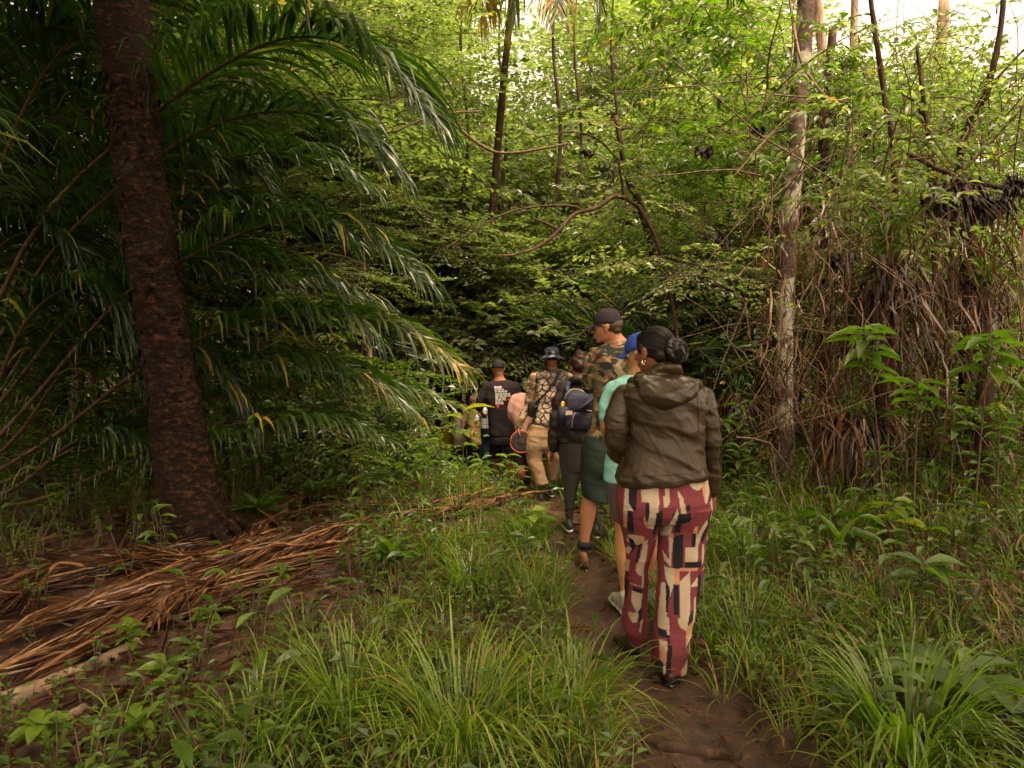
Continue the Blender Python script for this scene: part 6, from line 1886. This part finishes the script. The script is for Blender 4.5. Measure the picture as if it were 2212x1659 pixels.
P3.cap(cloth_mat('black cap cotton', (.020, .013, .016)), 1, r=(.37, .44, .38), bl=.36)
finger_hand(P3.fing, P3.body, C3[0](430, 730, P3.d + .34), (.8, .3, .2), (0, -.5, .8), .95, .5)
finger_hand(P3.fing, P3.body, C3[0](620, 740, P3.d + .34), (-.8, .3, .2), (0, -.5, .8), .95, .5, -1)
P3.crisp = {'shirt': .006, 'shorts': .004}
P3.done({'shirt': camo_mat('camouflage cotton', (.21, .15, .08), [((.085, .075, .035), .46), ((.17, .050, .028), .56), ((.018, .022, .016), .53)], 6.5), 'shorts': cloth_mat('dark green shorts cloth', (.016, .024, .018))}, .010, .009, {'shirt': (.006, 7, 7), 'shorts': (.004, 7, 8)})
a = Acc()
for sg in (-1, 1): ellipsoid(a, P3.hp(sg * .15, .385, .03), np.array((.13, .03, .075)) * P3.hh, P3.R)
tube(a, [P3.hp(-.06, .41, .05), P3.hp(.06, .41, .05)], .003, 6)
for sg in (-1, 1): tube(a, [P3.hp(sg * .27, .36, .06), P3.hp(sg * .345, .15, .06), P3.hp(sg * .36, -.06, .03)], .004, 6)
rebase(a, P3.loc).obj('sunglasses', M['lens'], P3.o, True)
a = Acc(); tube(a, [f5(535, 1060, 5.35), f5(530, 1180, 5.35)], [.062, .055], 14); rebase(a, P3.loc).obj('sock', M['black'], P3.o, True)
TAN = plain('orange brown suede boot', (.13, .055, .02), .7)
shoe(P3.o, P3.loc, np.array((f5(530, 1240, 5.35)[0], 5.28, gz(.55, 5.35) + .0)), .40, TAN, L_=.25, h=.12, sole='lens')
shoe(P3.o, P3.loc, np.array((C1[0](785, 1040, 5.7)[0], 5.65, gz(.8, 5.7))), .1, TAN, L_=.28, h=.12, sole='lens')

# ---------------------------------------------------------------- 4 person with the backpack
f8 = C8[0]; f1 = C1[0]
P4 = Person('person with curly dark hair, dark rain jacket and grey leggings', 6.25, [f1(640, 1000, 6.25)[0], 6.25, gz(.5, 6.25)], SK['tan'])
P4.H(C8, [(490, 560, 700, 560, .07), (420, 625, 790, 620, .10), (355, 700, 850, 700, .13), (330, 820, 870, 820, .14), (320, 1050, 860, 1050, .14), (305, 1300, 865, 1300, .15), (288, 1440, 875, 1440, .16), (290, 1510, 872, 1520, .155)], 'jacket')
P4.L(C8, [(375, 730, 0, 92), (300, 880, 0, 86), (258, 1060, 0, 82), (225, 1260, .0, 78), (208, 1450, .02, 72), (205, 1600, .03, 62)], 'jacket')
P4.L(C8, [(840, 730, 0, 92), (900, 900, 0, 86), (920, 1100, 0, 80), (900, 1300, .06, 74), (890, 1450, .1, 62)], 'jacket')
P4.H(C1, [(552, 600, 715, 600, .14), (546, 660, 722, 660, .16), (548, 720, 724, 720, .15), (552, 750, 720, 750, .13)], 'leggings')
P4.H(C1, [(550, 720, 645, 720, .12), (558, 780, 636, 780, .10), (566, 830, 622, 830, .085), (570, 880, 612, 880, .075), (572, 930, 606, 930, .06), (578, 965, 603, 965, .05)], 'leggings')
P4.H(C1, [(635, 720, 724, 720, .12, -.02), (655, 790, 726, 790, .10, -.08), (676, 860, 724, 860, .085, -.15), (686, 930, 722, 930, .07, -.22), (690, 1000, 716, 1000, .05, -.28)], 'leggings')
P4.L(C1, [(590, 940, 0, 12), (590, 975, 0, 12)]); P4.L(C1, [(703, 980, -.27, 12), (703, 1015, -.29, 12)])
P4.L(C8, [(205, 1560, .03, 40), (180, 1640, .04, 36)])
P4.head(C8, 575, 425, .02, .222, math.radians(12), -.3, (590, 620, 0), .052)
P4.hair([((0, -.12, .16), (.38, .44, .37)), ((0, -.28, .0), (.30, .24, .26)), ((.02, -.15, .50), (.20, .18, .16)), ((.0, -.3, .35), (.25, .2, .2))], M['hair2'], .009, .010)
finger_hand(P4.fing, P4.body, f8(180, 1640, P4.d + .04), (-.1, .2, -1), (.6, -.6, 0), .85, .6)
P4.crisp = {'jacket': .009}
P4.done({'jacket': cloth_mat('dark rain jacket', (.028, .019, .018), .38, .5), 'leggings': cloth_mat('grey leggings cloth', (.045, .038, .034), .8, .1)}, .012, .011, {'jacket': (.010, 7, 9), 'leggings': (.001, 7, 1)})
a = Acc(); t = np.linspace(0, 2 * PI, 24); sc_ = f8(598, 285, P4.d - .03)
for k in range(2): tube(a, sc_ + np.stack([np.cos(t) * .022, np.sin(t) * .022 * (1 if k else .4), .012 * np.sin(t * 5) + np.cos(t) * .006 * k], -1), .010, 8)
rebase(a, P4.loc).obj('scrunchie', plain('gold satin', (.62, .36, .12), .35), P4.o, True)
a = Acc(); limb(a, [f8(430, 650, P4.d - .06), f8(520, 600, P4.d - .12), f8(620, 590, P4.d - .13), f8(720, 620, P4.d - .08)], [.03, .04, .04, .03]); me = remeshed(a, .01, 2); wrinkle(me, .006, 10, 3); finish(me, 'hood', cloth_mat('dark rain hood', (.035, .025, .023), .45, .4), P4.o, P4.loc)
WS = plain('black running shoe', (.03, .028, .03), .6)
shoe(P4.o, P4.loc, np.array((f1(588, 985, 6.25)[0], 6.18, gz(.4, 6.2) + .005)), .1, WS, L_=.25, h=.08)
shoe(P4.o, P4.loc, np.array((f1(700, 1035, 5.93)[0], 5.86, gz(.6, 5.9) + .015)), .05, WS, L_=.25, h=.10, pitch=-.1)
# backpack
d4 = P4.d - .26
bl_ = np.array(f8(555, 1340, d4)); BP = root('backpack', bl_, 'navy backpack with tan piping worn by the person in the dark rain jacket', 'backpack')


def rp(C, rings, d, vox, wr, name, mat, parent, loc):
    a = Acc(); rings_piece(a, [(C[0](q[0], q[1], d), C[0](q[2], q[3], d), q[4]) for q in rings], p=3.2)
    me = remeshed(a, vox, 3); wrinkle(me, wr, 8, 3); return finish(me, name, mat, parent, loc)


NV = cloth_mat('navy backpack cloth', (.020, .023, .042), .6, .35)
bb = rp(C8, [(450, 735, 700, 745, .05), (370, 800, 770, 800, .085), (335, 900, 795, 900, .10), (315, 1060, 805, 1060, .11), (312, 1220, 805, 1220, .11), (330, 1330, 795, 1340, .09)], d4, .010, .003, 'bag_body', NV, BP, bl_)
fp = rp(C8, [(390, 1080, 760, 1080, .04), (350, 1130, 790, 1130, .06), (340, 1250, 790, 1250, .06), (370, 1320, 770, 1330, .045)], d4 - .09, .010, .003, 'front_pocket', cloth_mat('navy pocket cloth', (.028, .027, .046), .6, .3), BP, bl_)
tp = rp(C8, [(440, 800, 700, 810, .03), (385, 880, 760, 880, .045), (380, 1000, 780, 1000, .045), (390, 1070, 770, 1070, .03)], d4 - .085, .010, .003, 'top_flap', cloth_mat('faded navy cloth', (.035, .034, .055), .6, .3), BP, bl_)
PIP = plain('tan piping', (.30, .22, .16), .6)
a = Acc(); tube(a, catmull([f8(368, 890, d4 - .10), f8(400, 810, d4 - .11), f8(470, 745, d4 - .10), f8(560, 742, d4 - .10), f8(640, 770, d4 - .10), f8(720, 792, d4 - .10)], 24), .005, 8); rebase(a, bl_).obj('piping', PIP, BP, True)
a = Acc(); tube(a, catmull([f8(690, 1050, d4 - .16), f8(730, 1055, d4 - .155), f8(780, 1070, d4 - .14)], 8), .005, 8); rebase(a, bl_).obj('zip', PIP, BP, True)
a = Acc(); tube(a, catmull([f8(520, 1080, d4 - .17), f8(495, 1150, d4 - .18), f8(480, 1230, d4 - .175), f8(470, 1300, d4 - .165)], 14), .011, 8, flat=.3); rebase(a, bl_).obj('hanging_strap', PIP, BP, True)
a = Acc(); tube(a, catmull([f8(800, 800, d4 - .05), f8(720, 900, d4 - .15), f8(630, 990, d4 - .18), f8(540, 1060, d4 - .17)], 16), [.036] * 12 + [.034, .03, .022, .012], 12, flat=.35); rebase(a, bl_).obj('wide_strap', NV, BP, True)
a = Acc(); c_ = f8(430, 1090, d4 - .155); rings_piece(a, [(c_ + (-.028, 0, .016), c_ + (.028, 0, .018), .006), (c_ + (-.028, 0, -.017), c_ + (.028, 0, -.014), .006)], p=6); rebase(a, bl_).obj('tag', plain('tan leather tag', (.50, .36, .24), .6), BP)
for sg, xx in ((-1, 430), (1, 690)):
    a = Acc(); tube(a, catmull([f8(xx, 790, d4 - .02), f8(xx - 25, 700, d4 + .03), f8(xx - 10, 640, d4 + .12), f8(xx - 10, 640, d4 + .30), f8(xx - 60, 800, d4 + .42), f8(xx - 70, 1100, d4 + .40), f8(xx - 50, 1250, d4 + .15)], 30), .024, 8, flat=.35); rebase(a, bl_).obj('shoulder_strap', NV, BP, True)
a = Acc(); cb = f8(340, 1075, d4 - .10); r_ = .020
prof = [(.0, .012), (.003, .019), (.02, .021), (.075, .021), (.085, .018), (.090, .012)]
tube(a, [np.array((0, 0, z)) for z, q in prof], [q for z, q in prof], 16); b_ = a.obj('drink_can', plain('golden yellow can', (.70, .42, .04), .25, .8), None, True); b_.location = cb; tag(b_, 'small golden yellow can in the side pocket of the navy backpack', 'can')
a = Acc(); rings_piece(a, [(cb + (-.04, 0, .045), cb + (.05, 0, .045), .035), (cb + (-.04, 0, -.10), cb + (.06, 0, -.10), .035)], p=3); rebase(a, bl_).obj('side_pocket', NV, BP, True)

# ---------------------------------------------------------------- 5 man in the bucket hat
f2 = C2[0]; f7 = C7[0]
P5 = Person('man in blue mottled bucket hat, cream and black printed shirt and khaki trousers', 8.3, [f7(980, 1330, 8.3)[0], 8.3, gz(.36, 8.3)], SK['brown'])
P5.H(C2, [(1205, 305, 1345, 305, .065), (1120, 340, 1430, 340, .10), (1085, 400, 1465, 400, .13), (1100, 520, 1450, 520, .14), (1105, 660, 1410, 660, .135), (1090, 780, 1350, 780, .13), (1075, 850, 1310, 860, .14), (1075, 875, 1300, 890, .14)], 'shirt')
P5.L(C2, [(1100, 400, 0, 58), (1065, 500, 0, 52), (1052, 600, 0, 48), (1035, 690, 0, 45), (985, 780, -.02, 40), (950, 860, -.05, 34), (942, 900, -.06, 30)], 'sleeves')
P5.L(C2, [(1440, 400, 0, 58), (1480, 540, 0, 50), (1490, 680, 0, 46), (1460, 800, .08, 38), (1420, 870, .15, 32)], 'sleeves')
P5.H(C7, [(770, 190, 1140, 190, .13), (720, 300, 1150, 300, .14), (680, 430, 1145, 430, .15), (668, 560, 1130, 560, .15), (670, 640, 1100, 640, .13)], 'trousers')
P5.H(C7, [(668, 560, 1010, 560, .13), (672, 660, 1010, 680, .12), (700, 780, 990, 790, .10), (722, 880, 992, 880, .095), (760, 1000, 1020, 1000, .09), (800, 1120, 1050, 1120, .09), (835, 1220, 1085, 1220, .09), (880, 1320, 1110, 1300, .09)], 'trousers')
P5.H(C7, [(900, 540, 1160, 540, .13, .0), (1000, 690, 1250, 690, .11, .08), (1085, 830, 1350, 830, .10, .16), (1085, 920, 1350, 920, .095, .2), (1065, 1020, 1315, 1020, .09, .24), (1078, 1130, 1300, 1130, .085, .28), (1090, 1230, 1285, 1230, .08, .3)], 'trousers')
P5.head(C2, 1275, 195, 0, .235, .1, -.15, (1278, 320, 0), .058)
P5.hair([((0, -.13, .10), (.35, .39, .32))], M['hair'], .010, .001)
finger_hand(P5.fing, P5.body, f2(942, 905, P5.d - .06), (.1, .1, -1), (.9, -.4, 0), .95, .7, 1)
SH = monster_mat()
P5.crisp = {'trousers': .008, 'sleeves': .006}
P5.done({'shirt': SH, 'sleeves': camo_mat('tan mottled sleeve cloth', (.36, .25, .16), [((.16, .10, .05), .52), ((.07, .045, .025), .58)], 9), 'trousers': cloth_mat('khaki cloth', (.33, .21, .12), .8, .5)}, .014, .012, {'shirt': (.005, 7, 4), 'sleeves': (.007, 8, 4), 'trousers': (.008, 7, 5)})
# bucket hat
a = Acc(); n = 40; V = []
prof = [(.36, .40, .10), (.375, .415, .14), (.36, .40, .30), (.33, .37, .46), (.27, .31, .52), (.12, .15, .545), (.01, .01, .55)]
brimp = [(.36, .40, .13), (.44, .50, .09), (.53, .60, .01), (.60, .68, -.07)]
for i, (rx, ry, z) in enumerate(brimp[::-1] + prof[1:]):
    for k in range(n):
        t = 2 * PI * k / n; wv = (.03 * math.sin(3 * t + 1) + .02 * math.sin(7 * t)) * (i < 2)
        V.append((rx * math.cos(t), -.04 + ry * math.sin(t), z + wv))
V = np.array(V); m = len(V) // n
F = np.array([(i * n + k, i * n + (k + 1) % n, (i + 1) * n + (k + 1) % n, (i + 1) * n + k) for i in range(m - 1) for k in range(n)])
a.add(P5.hc + (V * P5.hh) @ P5.R.T, F); a.add(P5.hc + (V * (.97, .97, .98) * P5.hh) @ P5.R.T, F[:, ::-1])
rebase(a, P5.loc).obj('bucket_hat', camo_mat('blue mottled hat cotton', (.030, .036, .060), [((.16, .17, .27), .52), ((.015, .017, .025), .56)], 12), P5.o, True)
# crossbody bag
cbl = f2(1075, 700, P5.d - .1); CB = root('crossbody_bag', cbl, 'black crossbody bag with a wide dark strap worn by the man in the bucket hat', 'bag')
DS = cloth_mat('dark strap webbing', (.022, .017, .014), .7)
me5 = P5.out['shirt']; bv5 = BVHTree.FromPolygons([tuple(v) for v in coords(me5)], [tuple(p.vertices) for p in me5.polygons])
pts = []
for p in catmull([f2(1365, 325, 8.1), f2(1300, 430, 8.1), f2(1220, 540, 8.1), f2(1140, 640, 8.1), f2(1090, 710, 8.1)], 26):
    l = p - P5.loc; h = bv5.ray_cast(Vector((l[0], l[1] - 1.2, l[2])), Vector((0, 1, 0)))
    pts.append((np.array(h[0]) if h[0] is not None else l) + P5.loc - (0, .010, 0))
a = Acc(); tube(a, np.array(pts), .030, 10, flat=.22); rebase(a, cbl).obj('strap', DS, CB, True)
rp(C2, [(1040, 640, 1110, 640, .04), (1030, 700, 1115, 700, .06), (1035, 790, 1110, 800, .05)], P5.d - .08, .012, .003, 'pouch', M['black'], CB, cbl)
# round hat with a red rim in his hand
hc_ = f7(600, 520, 8.22); a = Acc(); ellipsoid(a, (0, 0, 0), (.128, .022, .128), nu=32, nv=16); ellipsoid(a, (0, .03, 0), (.085, .06, .085), nu=24, nv=12)
HT = a.obj('round_hat', cloth_mat('dark grey hat felt', (.035, .028, .028), .9), None, True); HT.location = hc_; tag(HT, 'dark round hat with red rim hanging from the hand of the khaki trousered man', 'hat')
a = Acc(); t = np.linspace(0, 2 * PI, 48); tube(a, np.stack([np.cos(t) * .127, 0 * t - .004, np.sin(t) * .127], -1), .0065, 8, cap=False); a.obj('rim', plain('red rim binding', (.55, .07, .03), .5), HT, True)
for xx, dy in ((f7(990, 1330, 8.3)[0], -.02), (f7(1185, 1240, 8.6)[0], .3)):
    shoe(P5.o, P5.loc, np.array((xx, 8.25 + dy, gz(xx, 8.3 + dy))), .1, WS, L_=.28)

# ---------------------------------------------------------------- 6 person in pink
P6 = Person('person in a pale pink shirt and black trousers bending forward behind the red rimmed hat', 9.0, [f2(980, 1400, 9.0)[0], 9.0, gz(.2, 9.0)], SK['leg'])
P6.H(C2, [(930, 550, 1060, 560, .07), (880, 600, 1090, 610, .11), (850, 690, 1095, 700, .13), (858, 790, 1080, 790, .13), (885, 880, 1065, 880, .13), (895, 945, 1060, 945, .13)], 'shirt')
P6.L(C2, [(905, 610, 0, 52), (868, 700, -.02, 46), (866, 780, 0, 42), (900, 830, .10, 36)], 'shirt')
P6.L(C2, [(1060, 620, 0, 50), (1090, 740, 0, 40), (1060, 840, .1, 32)], 'shirt')
P6.H(C2, [(900, 920, 1060, 920, .12), (895, 1000, 1065, 1000, .14), (900, 1080, 1060, 1080, .13)], 'trousers')
P6.head(C2, 1050, 590, .25, .21, -.2, -.9, (1000, 600, .06), .05)
P6.hair([((0, -.12, .12), (.36, .41, .35))], M['hair'], .012, .002)
P6.legs(f2(935, 1060, 9.0), f2(1020, 1060, 9.0), .075, 'trousers', shoe_mat=plain('bright pink boot', (.60, .05, .13), .4))
finger_hand(P6.fing, P6.body, f2(900, 830, 9.1), (.4, .8, .1), (0, 0, -1), .8, .5)
P6.done({'shirt': cloth_mat('pale pink cotton', (.62, .33, .28), .8, .3, var=.1), 'trousers': M['black']}, .014, .012, {'shirt': (.006, 7, 4), 'trousers': (.003, 7, 5)})
a = Acc(); tube(a, [f7(608, 1000, 8.85), f7(612, 1120, 8.85), f7(612, 1230, 8.85)], [.035, .045, .045], 12); rebase(a, P6.loc).obj('boot_shaft', plain('hot pink boot shaft', (.60, .05, .13), .4), P6.o, True)

# ---------------------------------------------------------------- 7 man in the black T-shirt
ft = CT[0]
P7 = Person('man in black T-shirt with white lettering on the back, black cap and shorts', 9.6, [f2(770, 1450, 9.6)[0], 9.6, gz(.0, 9.6)], SK['fair'])
P7.H(C2, [(690, 418, 828, 418, .075), (625, 440, 900, 440, .11), (580, 490, 935, 490, .14), (590, 600, 925, 600, .15), (615, 720, 905, 720, .145), (622, 830, 898, 830, .14), (630, 930, 890, 930, .15), (638, 985, 888, 985, .15)], 'shirt')
P7.L(C2, [(615, 490, 0, 56), (570, 570, 0, 50), (545, 640, 0, 46), (540, 700, .02, 42)], 'shirt')
P7.L(C2, [(895, 490, 0, 56), (920, 590, 0, 50), (915, 680, .02, 44)], 'shirt')
P7.L(C2, [(540, 690, .02, 34), (545, 760, .08, 30), (590, 790, .25, 24)]); P7.L(C2, [(915, 670, .02, 36), (905, 760, .08, 30), (860, 800, .25, 24)])
P7.H(C2, [(645, 950, 885, 950, .13), (640, 1020, 892, 1020, .15), (642, 1070, 895, 1070, .14)], 'shorts')
P7.H(C2, [(765, 1040, 905, 1040, .12), (785, 1130, 910, 1130, .11), (795, 1215, 905, 1215, .10)], 'shorts')
P7.H(C2, [(640, 1040, 770, 1040, .12, .1), (640, 1210, 760, 1210, .10, .2)], 'shorts')
P7.L(C2, [(855, 1190, 0, 38), (860, 1270, 0, 40), (860, 1340, 0, 31), (864, 1400, 0, 24), (866, 1430, 0, 24)]); P7.L(C2, [(700, 1190, .2, 38), (700, 1290, .25, 38), (700, 1380, .3, 24)])
P7.head(CT, 590, 350, 0, .240, -.06, 0, (615, 660, 0), .066)
ellipsoid(P7.body, P7.hp(.06, -.36, .20), (.030, .022, .022), P7.R)
P7.cap(M['black'], 1, r=(.365, .44, .36), low=.08)
finger_hand(P7.fing, P7.body, f2(590, 790, 9.85), (.3, .8, .3), (.3, 0, -1), .95, .5)
P7.done({'shirt': cloth_mat('black T-shirt cotton', (.020, .014, .016), .85, .3), 'shorts': M['black']}, .014, .012, {'shirt': (.004, 7, 4), 'shorts': (.003, 7, 5)})
# the printed block: rows of small words pressed on the cloth
me7 = P7.out['shirt']; bv7 = BVHTree.FromPolygons([tuple(v) for v in coords(me7)], [tuple(p.vertices) for p in me7.polygons])


def on7(x, y):
    p = ft(x, y, 9.45) - P7.loc; h = bv7.ray_cast(Vector((p[0], p[1] - 1.2, p[2])), Vector((0, 1, 0)))
    return (np.array(h[0]) if h[0] is not None else p) - (0, .004, 0)


wa, ra = Acc(), Acc()
ROWS = [(820, 885, [(475, 530), (540, 585), (595, 680)]), (893, 930, [(490, 560), (570, 640), (650, 740)]), (938, 995, [(495, 545), (570, 640), (645, 690), (695, 755), (762, 835)]), (1012, 1060, [(505, 610), (625, 700), (715, 770), (780, 840), (850, 915)]), (1068, 1112, [(510, 600), (620, 720), (735, 830), (840, 935)]), (1120, 1160, [(512, 590), (620, 690), (700, 800)]), (1166, 1208, [(512, 570), (580, 680), (700, 790)]), (1214, 1260, [(512, 560), (575, 640), (650, 700)]), (1266, 1320, [(512, 590), (600, 650), (660, 740)])]
for y0, y1, words in ROWS:
    for x0, x1 in words:
        n_ = max(2, int((x1 - x0) / 22)); wdt = (x1 - x0) / n_
        for k in range(n_):
            xa, xb = x0 + k * wdt + 2.5, x0 + (k + 1) * wdt - 2.5
            wa.add([on7(xa, y1), on7(xb, y1), on7(xb, y0), on7(xa, y0)], np.array([(0, 1, 2, 3)]))
wa.obj('white_lettering', M['print_white'], P7.o)
for q in ([(700, 1240), (800, 1190), (900, 1165), (830, 1215)], [(880, 1150), (965, 1165), (930, 1200), (870, 1180)], [(515, 1340), (635, 1330), (600, 1390), (560, 1385)], [(545, 1380), (610, 1385), (578, 1445), (570, 1440)]):
    ra.add([on7(*p) for p in q], np.array([(3, 2, 1, 0)]))
ra.obj('red_marks', M['print_red'], P7.o)
shoe(P7.o, P7.loc, np.array((f2(866, 1440, 9.6)[0], 9.55, gz(.2, 9.6) + .03)), 0, plain('white worn sneaker', (.5, .46, .42), .7), L_=.27)
shoe(P7.o, P7.loc, np.array((f2(700, 1400, 9.9)[0], 9.85, gz(-.2, 9.9))), 0, plain('white worn trainer', (.5, .46, .42), .7), L_=.27)

# ---------------------------------------------------------------- 8 to 11 the children in front
f6 = C6[0]


def kid(label, d, tops, arms, hx, hy, hh, skin, mats, shirt='shirt', yaw=0.0, pitch=-.2, neck=None, hair=True, legm=M['black']):
    p = Person(label, d, [f6((tops[-1][0] + tops[-1][2]) / 2, 1200, d)[0], d, gz(f6((tops[-1][0] + tops[-1][2]) / 2, 1200, d)[0], d)], skin)
    p.H(C6, tops, shirt)
    for a_, g in arms: p.L(C6, a_, g)
    p.head(C6, hx, hy, 0, hh, yaw, pitch, neck or (hx, tops[0][1] + 10, 0), .045)
    if hair: p.hair([((0, -.10, .15), (.38, .43, .37)), ((0, -.26, -.04), (.29, .23, .24))], M['hair2'], .011, .006)
    lo = tops[-1]; a_, b_ = f6(lo[0], lo[1], d), f6(lo[2], lo[3], d)
    rings_piece(p.g.setdefault('trousers', Acc()), [(a_ * .93 + b_ * .07 + (0, 0, .06), b_ * .93 + a_ * .07 + (0, 0, .06), lo[4] * .9), (a_ * .9 + b_ * .1 - (0, 0, .08), b_ * .9 + a_ * .1 - (0, 0, .08), lo[4] * .9)])
    rings_piece(p.body, [(a_ * .85 + b_ * .15 + (0, 0, .06), b_ * .85 + a_ * .15 + (0, 0, .06), lo[4] * .75), (a_ * .8 + b_ * .2 - (0, 0, .08), b_ * .8 + a_ * .2 - (0, 0, .08), lo[4] * .75)])
    if min(a_[2], b_[2]) - gz(a_[0], d) > .2:
        p.legs(a_ * .72 + b_ * .28, b_ * .72 + a_ * .28, .055, 'trousers', .03, .08)
    m = dict(mats); m['trousers'] = legm
    p._m = m
    return p


P8 = kid('child in pale checked shirt, half hidden by the man in black', 10.2, [(1250, 390, 1420, 390, .07), (1205, 450, 1470, 450, .10), (1190, 560, 1480, 560, .12), (1195, 720, 1470, 720, .12), (1195, 865, 1465, 865, .12)], [([(1235, 470, 0, 62), (1170, 560, 0, 58), (1110, 660, -.02, 52), (1085, 710, -.02, 48)], 'shirt'), ([(1085, 710, -.02, 34), (1065, 800, -.02, 30), (1040, 880, -.02, 26), (1035, 900, -.02, 26)], None)], 1360, 250, .215, SK['tan'], {}, legm=cloth_mat('dark blue denim', (.018, .028, .055)))
finger_hand(P8.fing, P8.body, f6(1035, 905, 10.18), (-.1, 0, -1), (.8, -.5, 0), .95, .6)
ck = cloth_mat('pale grey cotton with dark check lines', (.48, .47, .50), .8); ntc = ck.node_tree
br = ntc.nodes.new('ShaderNodeTexBrick'); br.offset = 0; br.inputs['Color1'].default_value = (.50, .48, .51, 1); br.inputs['Color2'].default_value = (.44, .43, .47, 1); br.inputs['Mortar'].default_value = (.10, .09, .11, 1); br.inputs['Scale'].default_value = 6; br.inputs['Mortar Size'].default_value = .03; br.inputs['Brick Width'].default_value = .6; br.inputs['Row Height'].default_value = .55
tc_ = ntc.nodes.new('ShaderNodeTexCoord'); sx = ntc.nodes.new('ShaderNodeSeparateXYZ'); cx_ = ntc.nodes.new('ShaderNodeCombineXYZ')
ntc.links.new(tc_.outputs['Object'], sx.inputs[0]); ntc.links.new(sx.outputs['X'], cx_.inputs['X']); ntc.links.new(sx.outputs['Z'], cx_.inputs['Y']); ntc.links.new(cx_.outputs[0], br.inputs['Vector']); ntc.links.new(br.outputs['Color'], ntc.nodes['Principled BSDF'].inputs['Base Color'])
P8.done({**P8._m, 'shirt': ck}, .014, .011, {'shirt': (.006, 8, 3), 'trousers': (.003, 8, 3)})

MV = cloth_mat('mauve cotton', (.30, .15, .17), .8, .3)
P9 = kid('child in a mauve hooded shirt with a long yellow rain cape on the back', 10.9, [(910, 430, 1090, 430, .07), (880, 490, 1130, 490, .10), (880, 620, 1160, 620, .12), (895, 800, 1190, 800, .12), (920, 1000, 1205, 1000, .12), (940, 1120, 1210, 1120, .13), (950, 1225, 1215, 1225, .13)], [([(905, 500, 0, 62), (860, 600, -.02, 68), (828, 710, -.03, 74), (818, 790, -.02, 66)], 'sleeves'), ([(1130, 500, .05, 50), (1150, 650, .12, 45), (1120, 760, .2, 38)], 'sleeves'), ([(818, 780, -.02, 30), (830, 900, .05, 26), (850, 960, .12, 24)], None)], 1055, 285, .205, SK['tan'], {}, 'rain_cape', -.2, -.3, hair=True)
finger_hand(P9.fing, P9.body, f6(850, 960, 11.02), (.1, .3, -1), (.8, -.5, 0), .8, .6)
a = Acc(); ellipsoid(a, P9.hp(0, -.12, .12), np.array((.42, .46, .42)) * P9.hh, P9.R, 20, 14); ellipsoid(a, P9.hp(0, -.16, -.25), np.array((.34, .34, .26)) * P9.hh, P9.R, 20, 14)
me = remeshed(a, .012, 2); wrinkle(me, .006, 10, 2); finish(me, 'hood', MV, P9.o, P9.loc)
P9.done({**P9._m, 'rain_cape': cloth_mat('yellow translucent rain cape', (.27, .20, .055), .5, .4), 'sleeves': MV}, .014, .012, {'rain_cape': (.010, 6, 3), 'sleeves': (.006, 8, 3)})
P10 = kid('child in a beige vest with dark hair between the two yellow garments', 11.35, [(610, 570, 770, 570, .07), (560, 640, 830, 640, .10), (560, 780, 850, 780, .12), (580, 1000, 850, 1000, .12), (600, 1180, 860, 1180, .12), (605, 1260, 860, 1260, .12)], [([(590, 640, 0, 52), (560, 760, 0, 44), (590, 900, .05, 36)], 'shirt'), ([(820, 650, 0, 50), (840, 800, .1, 40)], 'shirt')], 690, 450, .2, SK['tan'], {})
finger_hand(P10.fing, P10.body, f6(590, 910, 11.4), (.1, .3, -1), (.8, -.5, 0), .8, .6)
P10.done({**P10._m, 'shirt': cloth_mat('beige vest cloth', (.25, .21, .13), .8, .5)}, .014, .012, {'shirt': (.009, 8, 3), 'trousers': (.003, 8, 3)})
P11 = kid('small child with dark hair and a bright yellow shirt, first in the line', 11.7, [(390, 860, 540, 860, .07), (310, 910, 590, 910, .10), (245, 1010, 595, 1010, .12), (250, 1150, 600, 1150, .12), (285, 1300, 610, 1300, .13), (300, 1340, 610, 1340, .13)], [([(320, 930, 0, 50), (275, 1050, 0, 44), (290, 1180, .08, 38)], 'shirt'), ([(570, 930, 0, 50), (600, 1060, .05, 42)], 'shirt')], 435, 700, .205, SK['tan'], {}, yaw=.3)
finger_hand(P11.fing, P11.body, f6(290, 1190, 11.8), (.1, .3, -1), (.8, -.5, 0), .8, .6)
P11.done({**P11._m, 'shirt': cloth_mat('bright yellow cotton', (.36, .22, .012), .7, .4)}, .014, .012, {'shirt': (.009, 7, 3), 'trousers': (.003, 8, 3)})
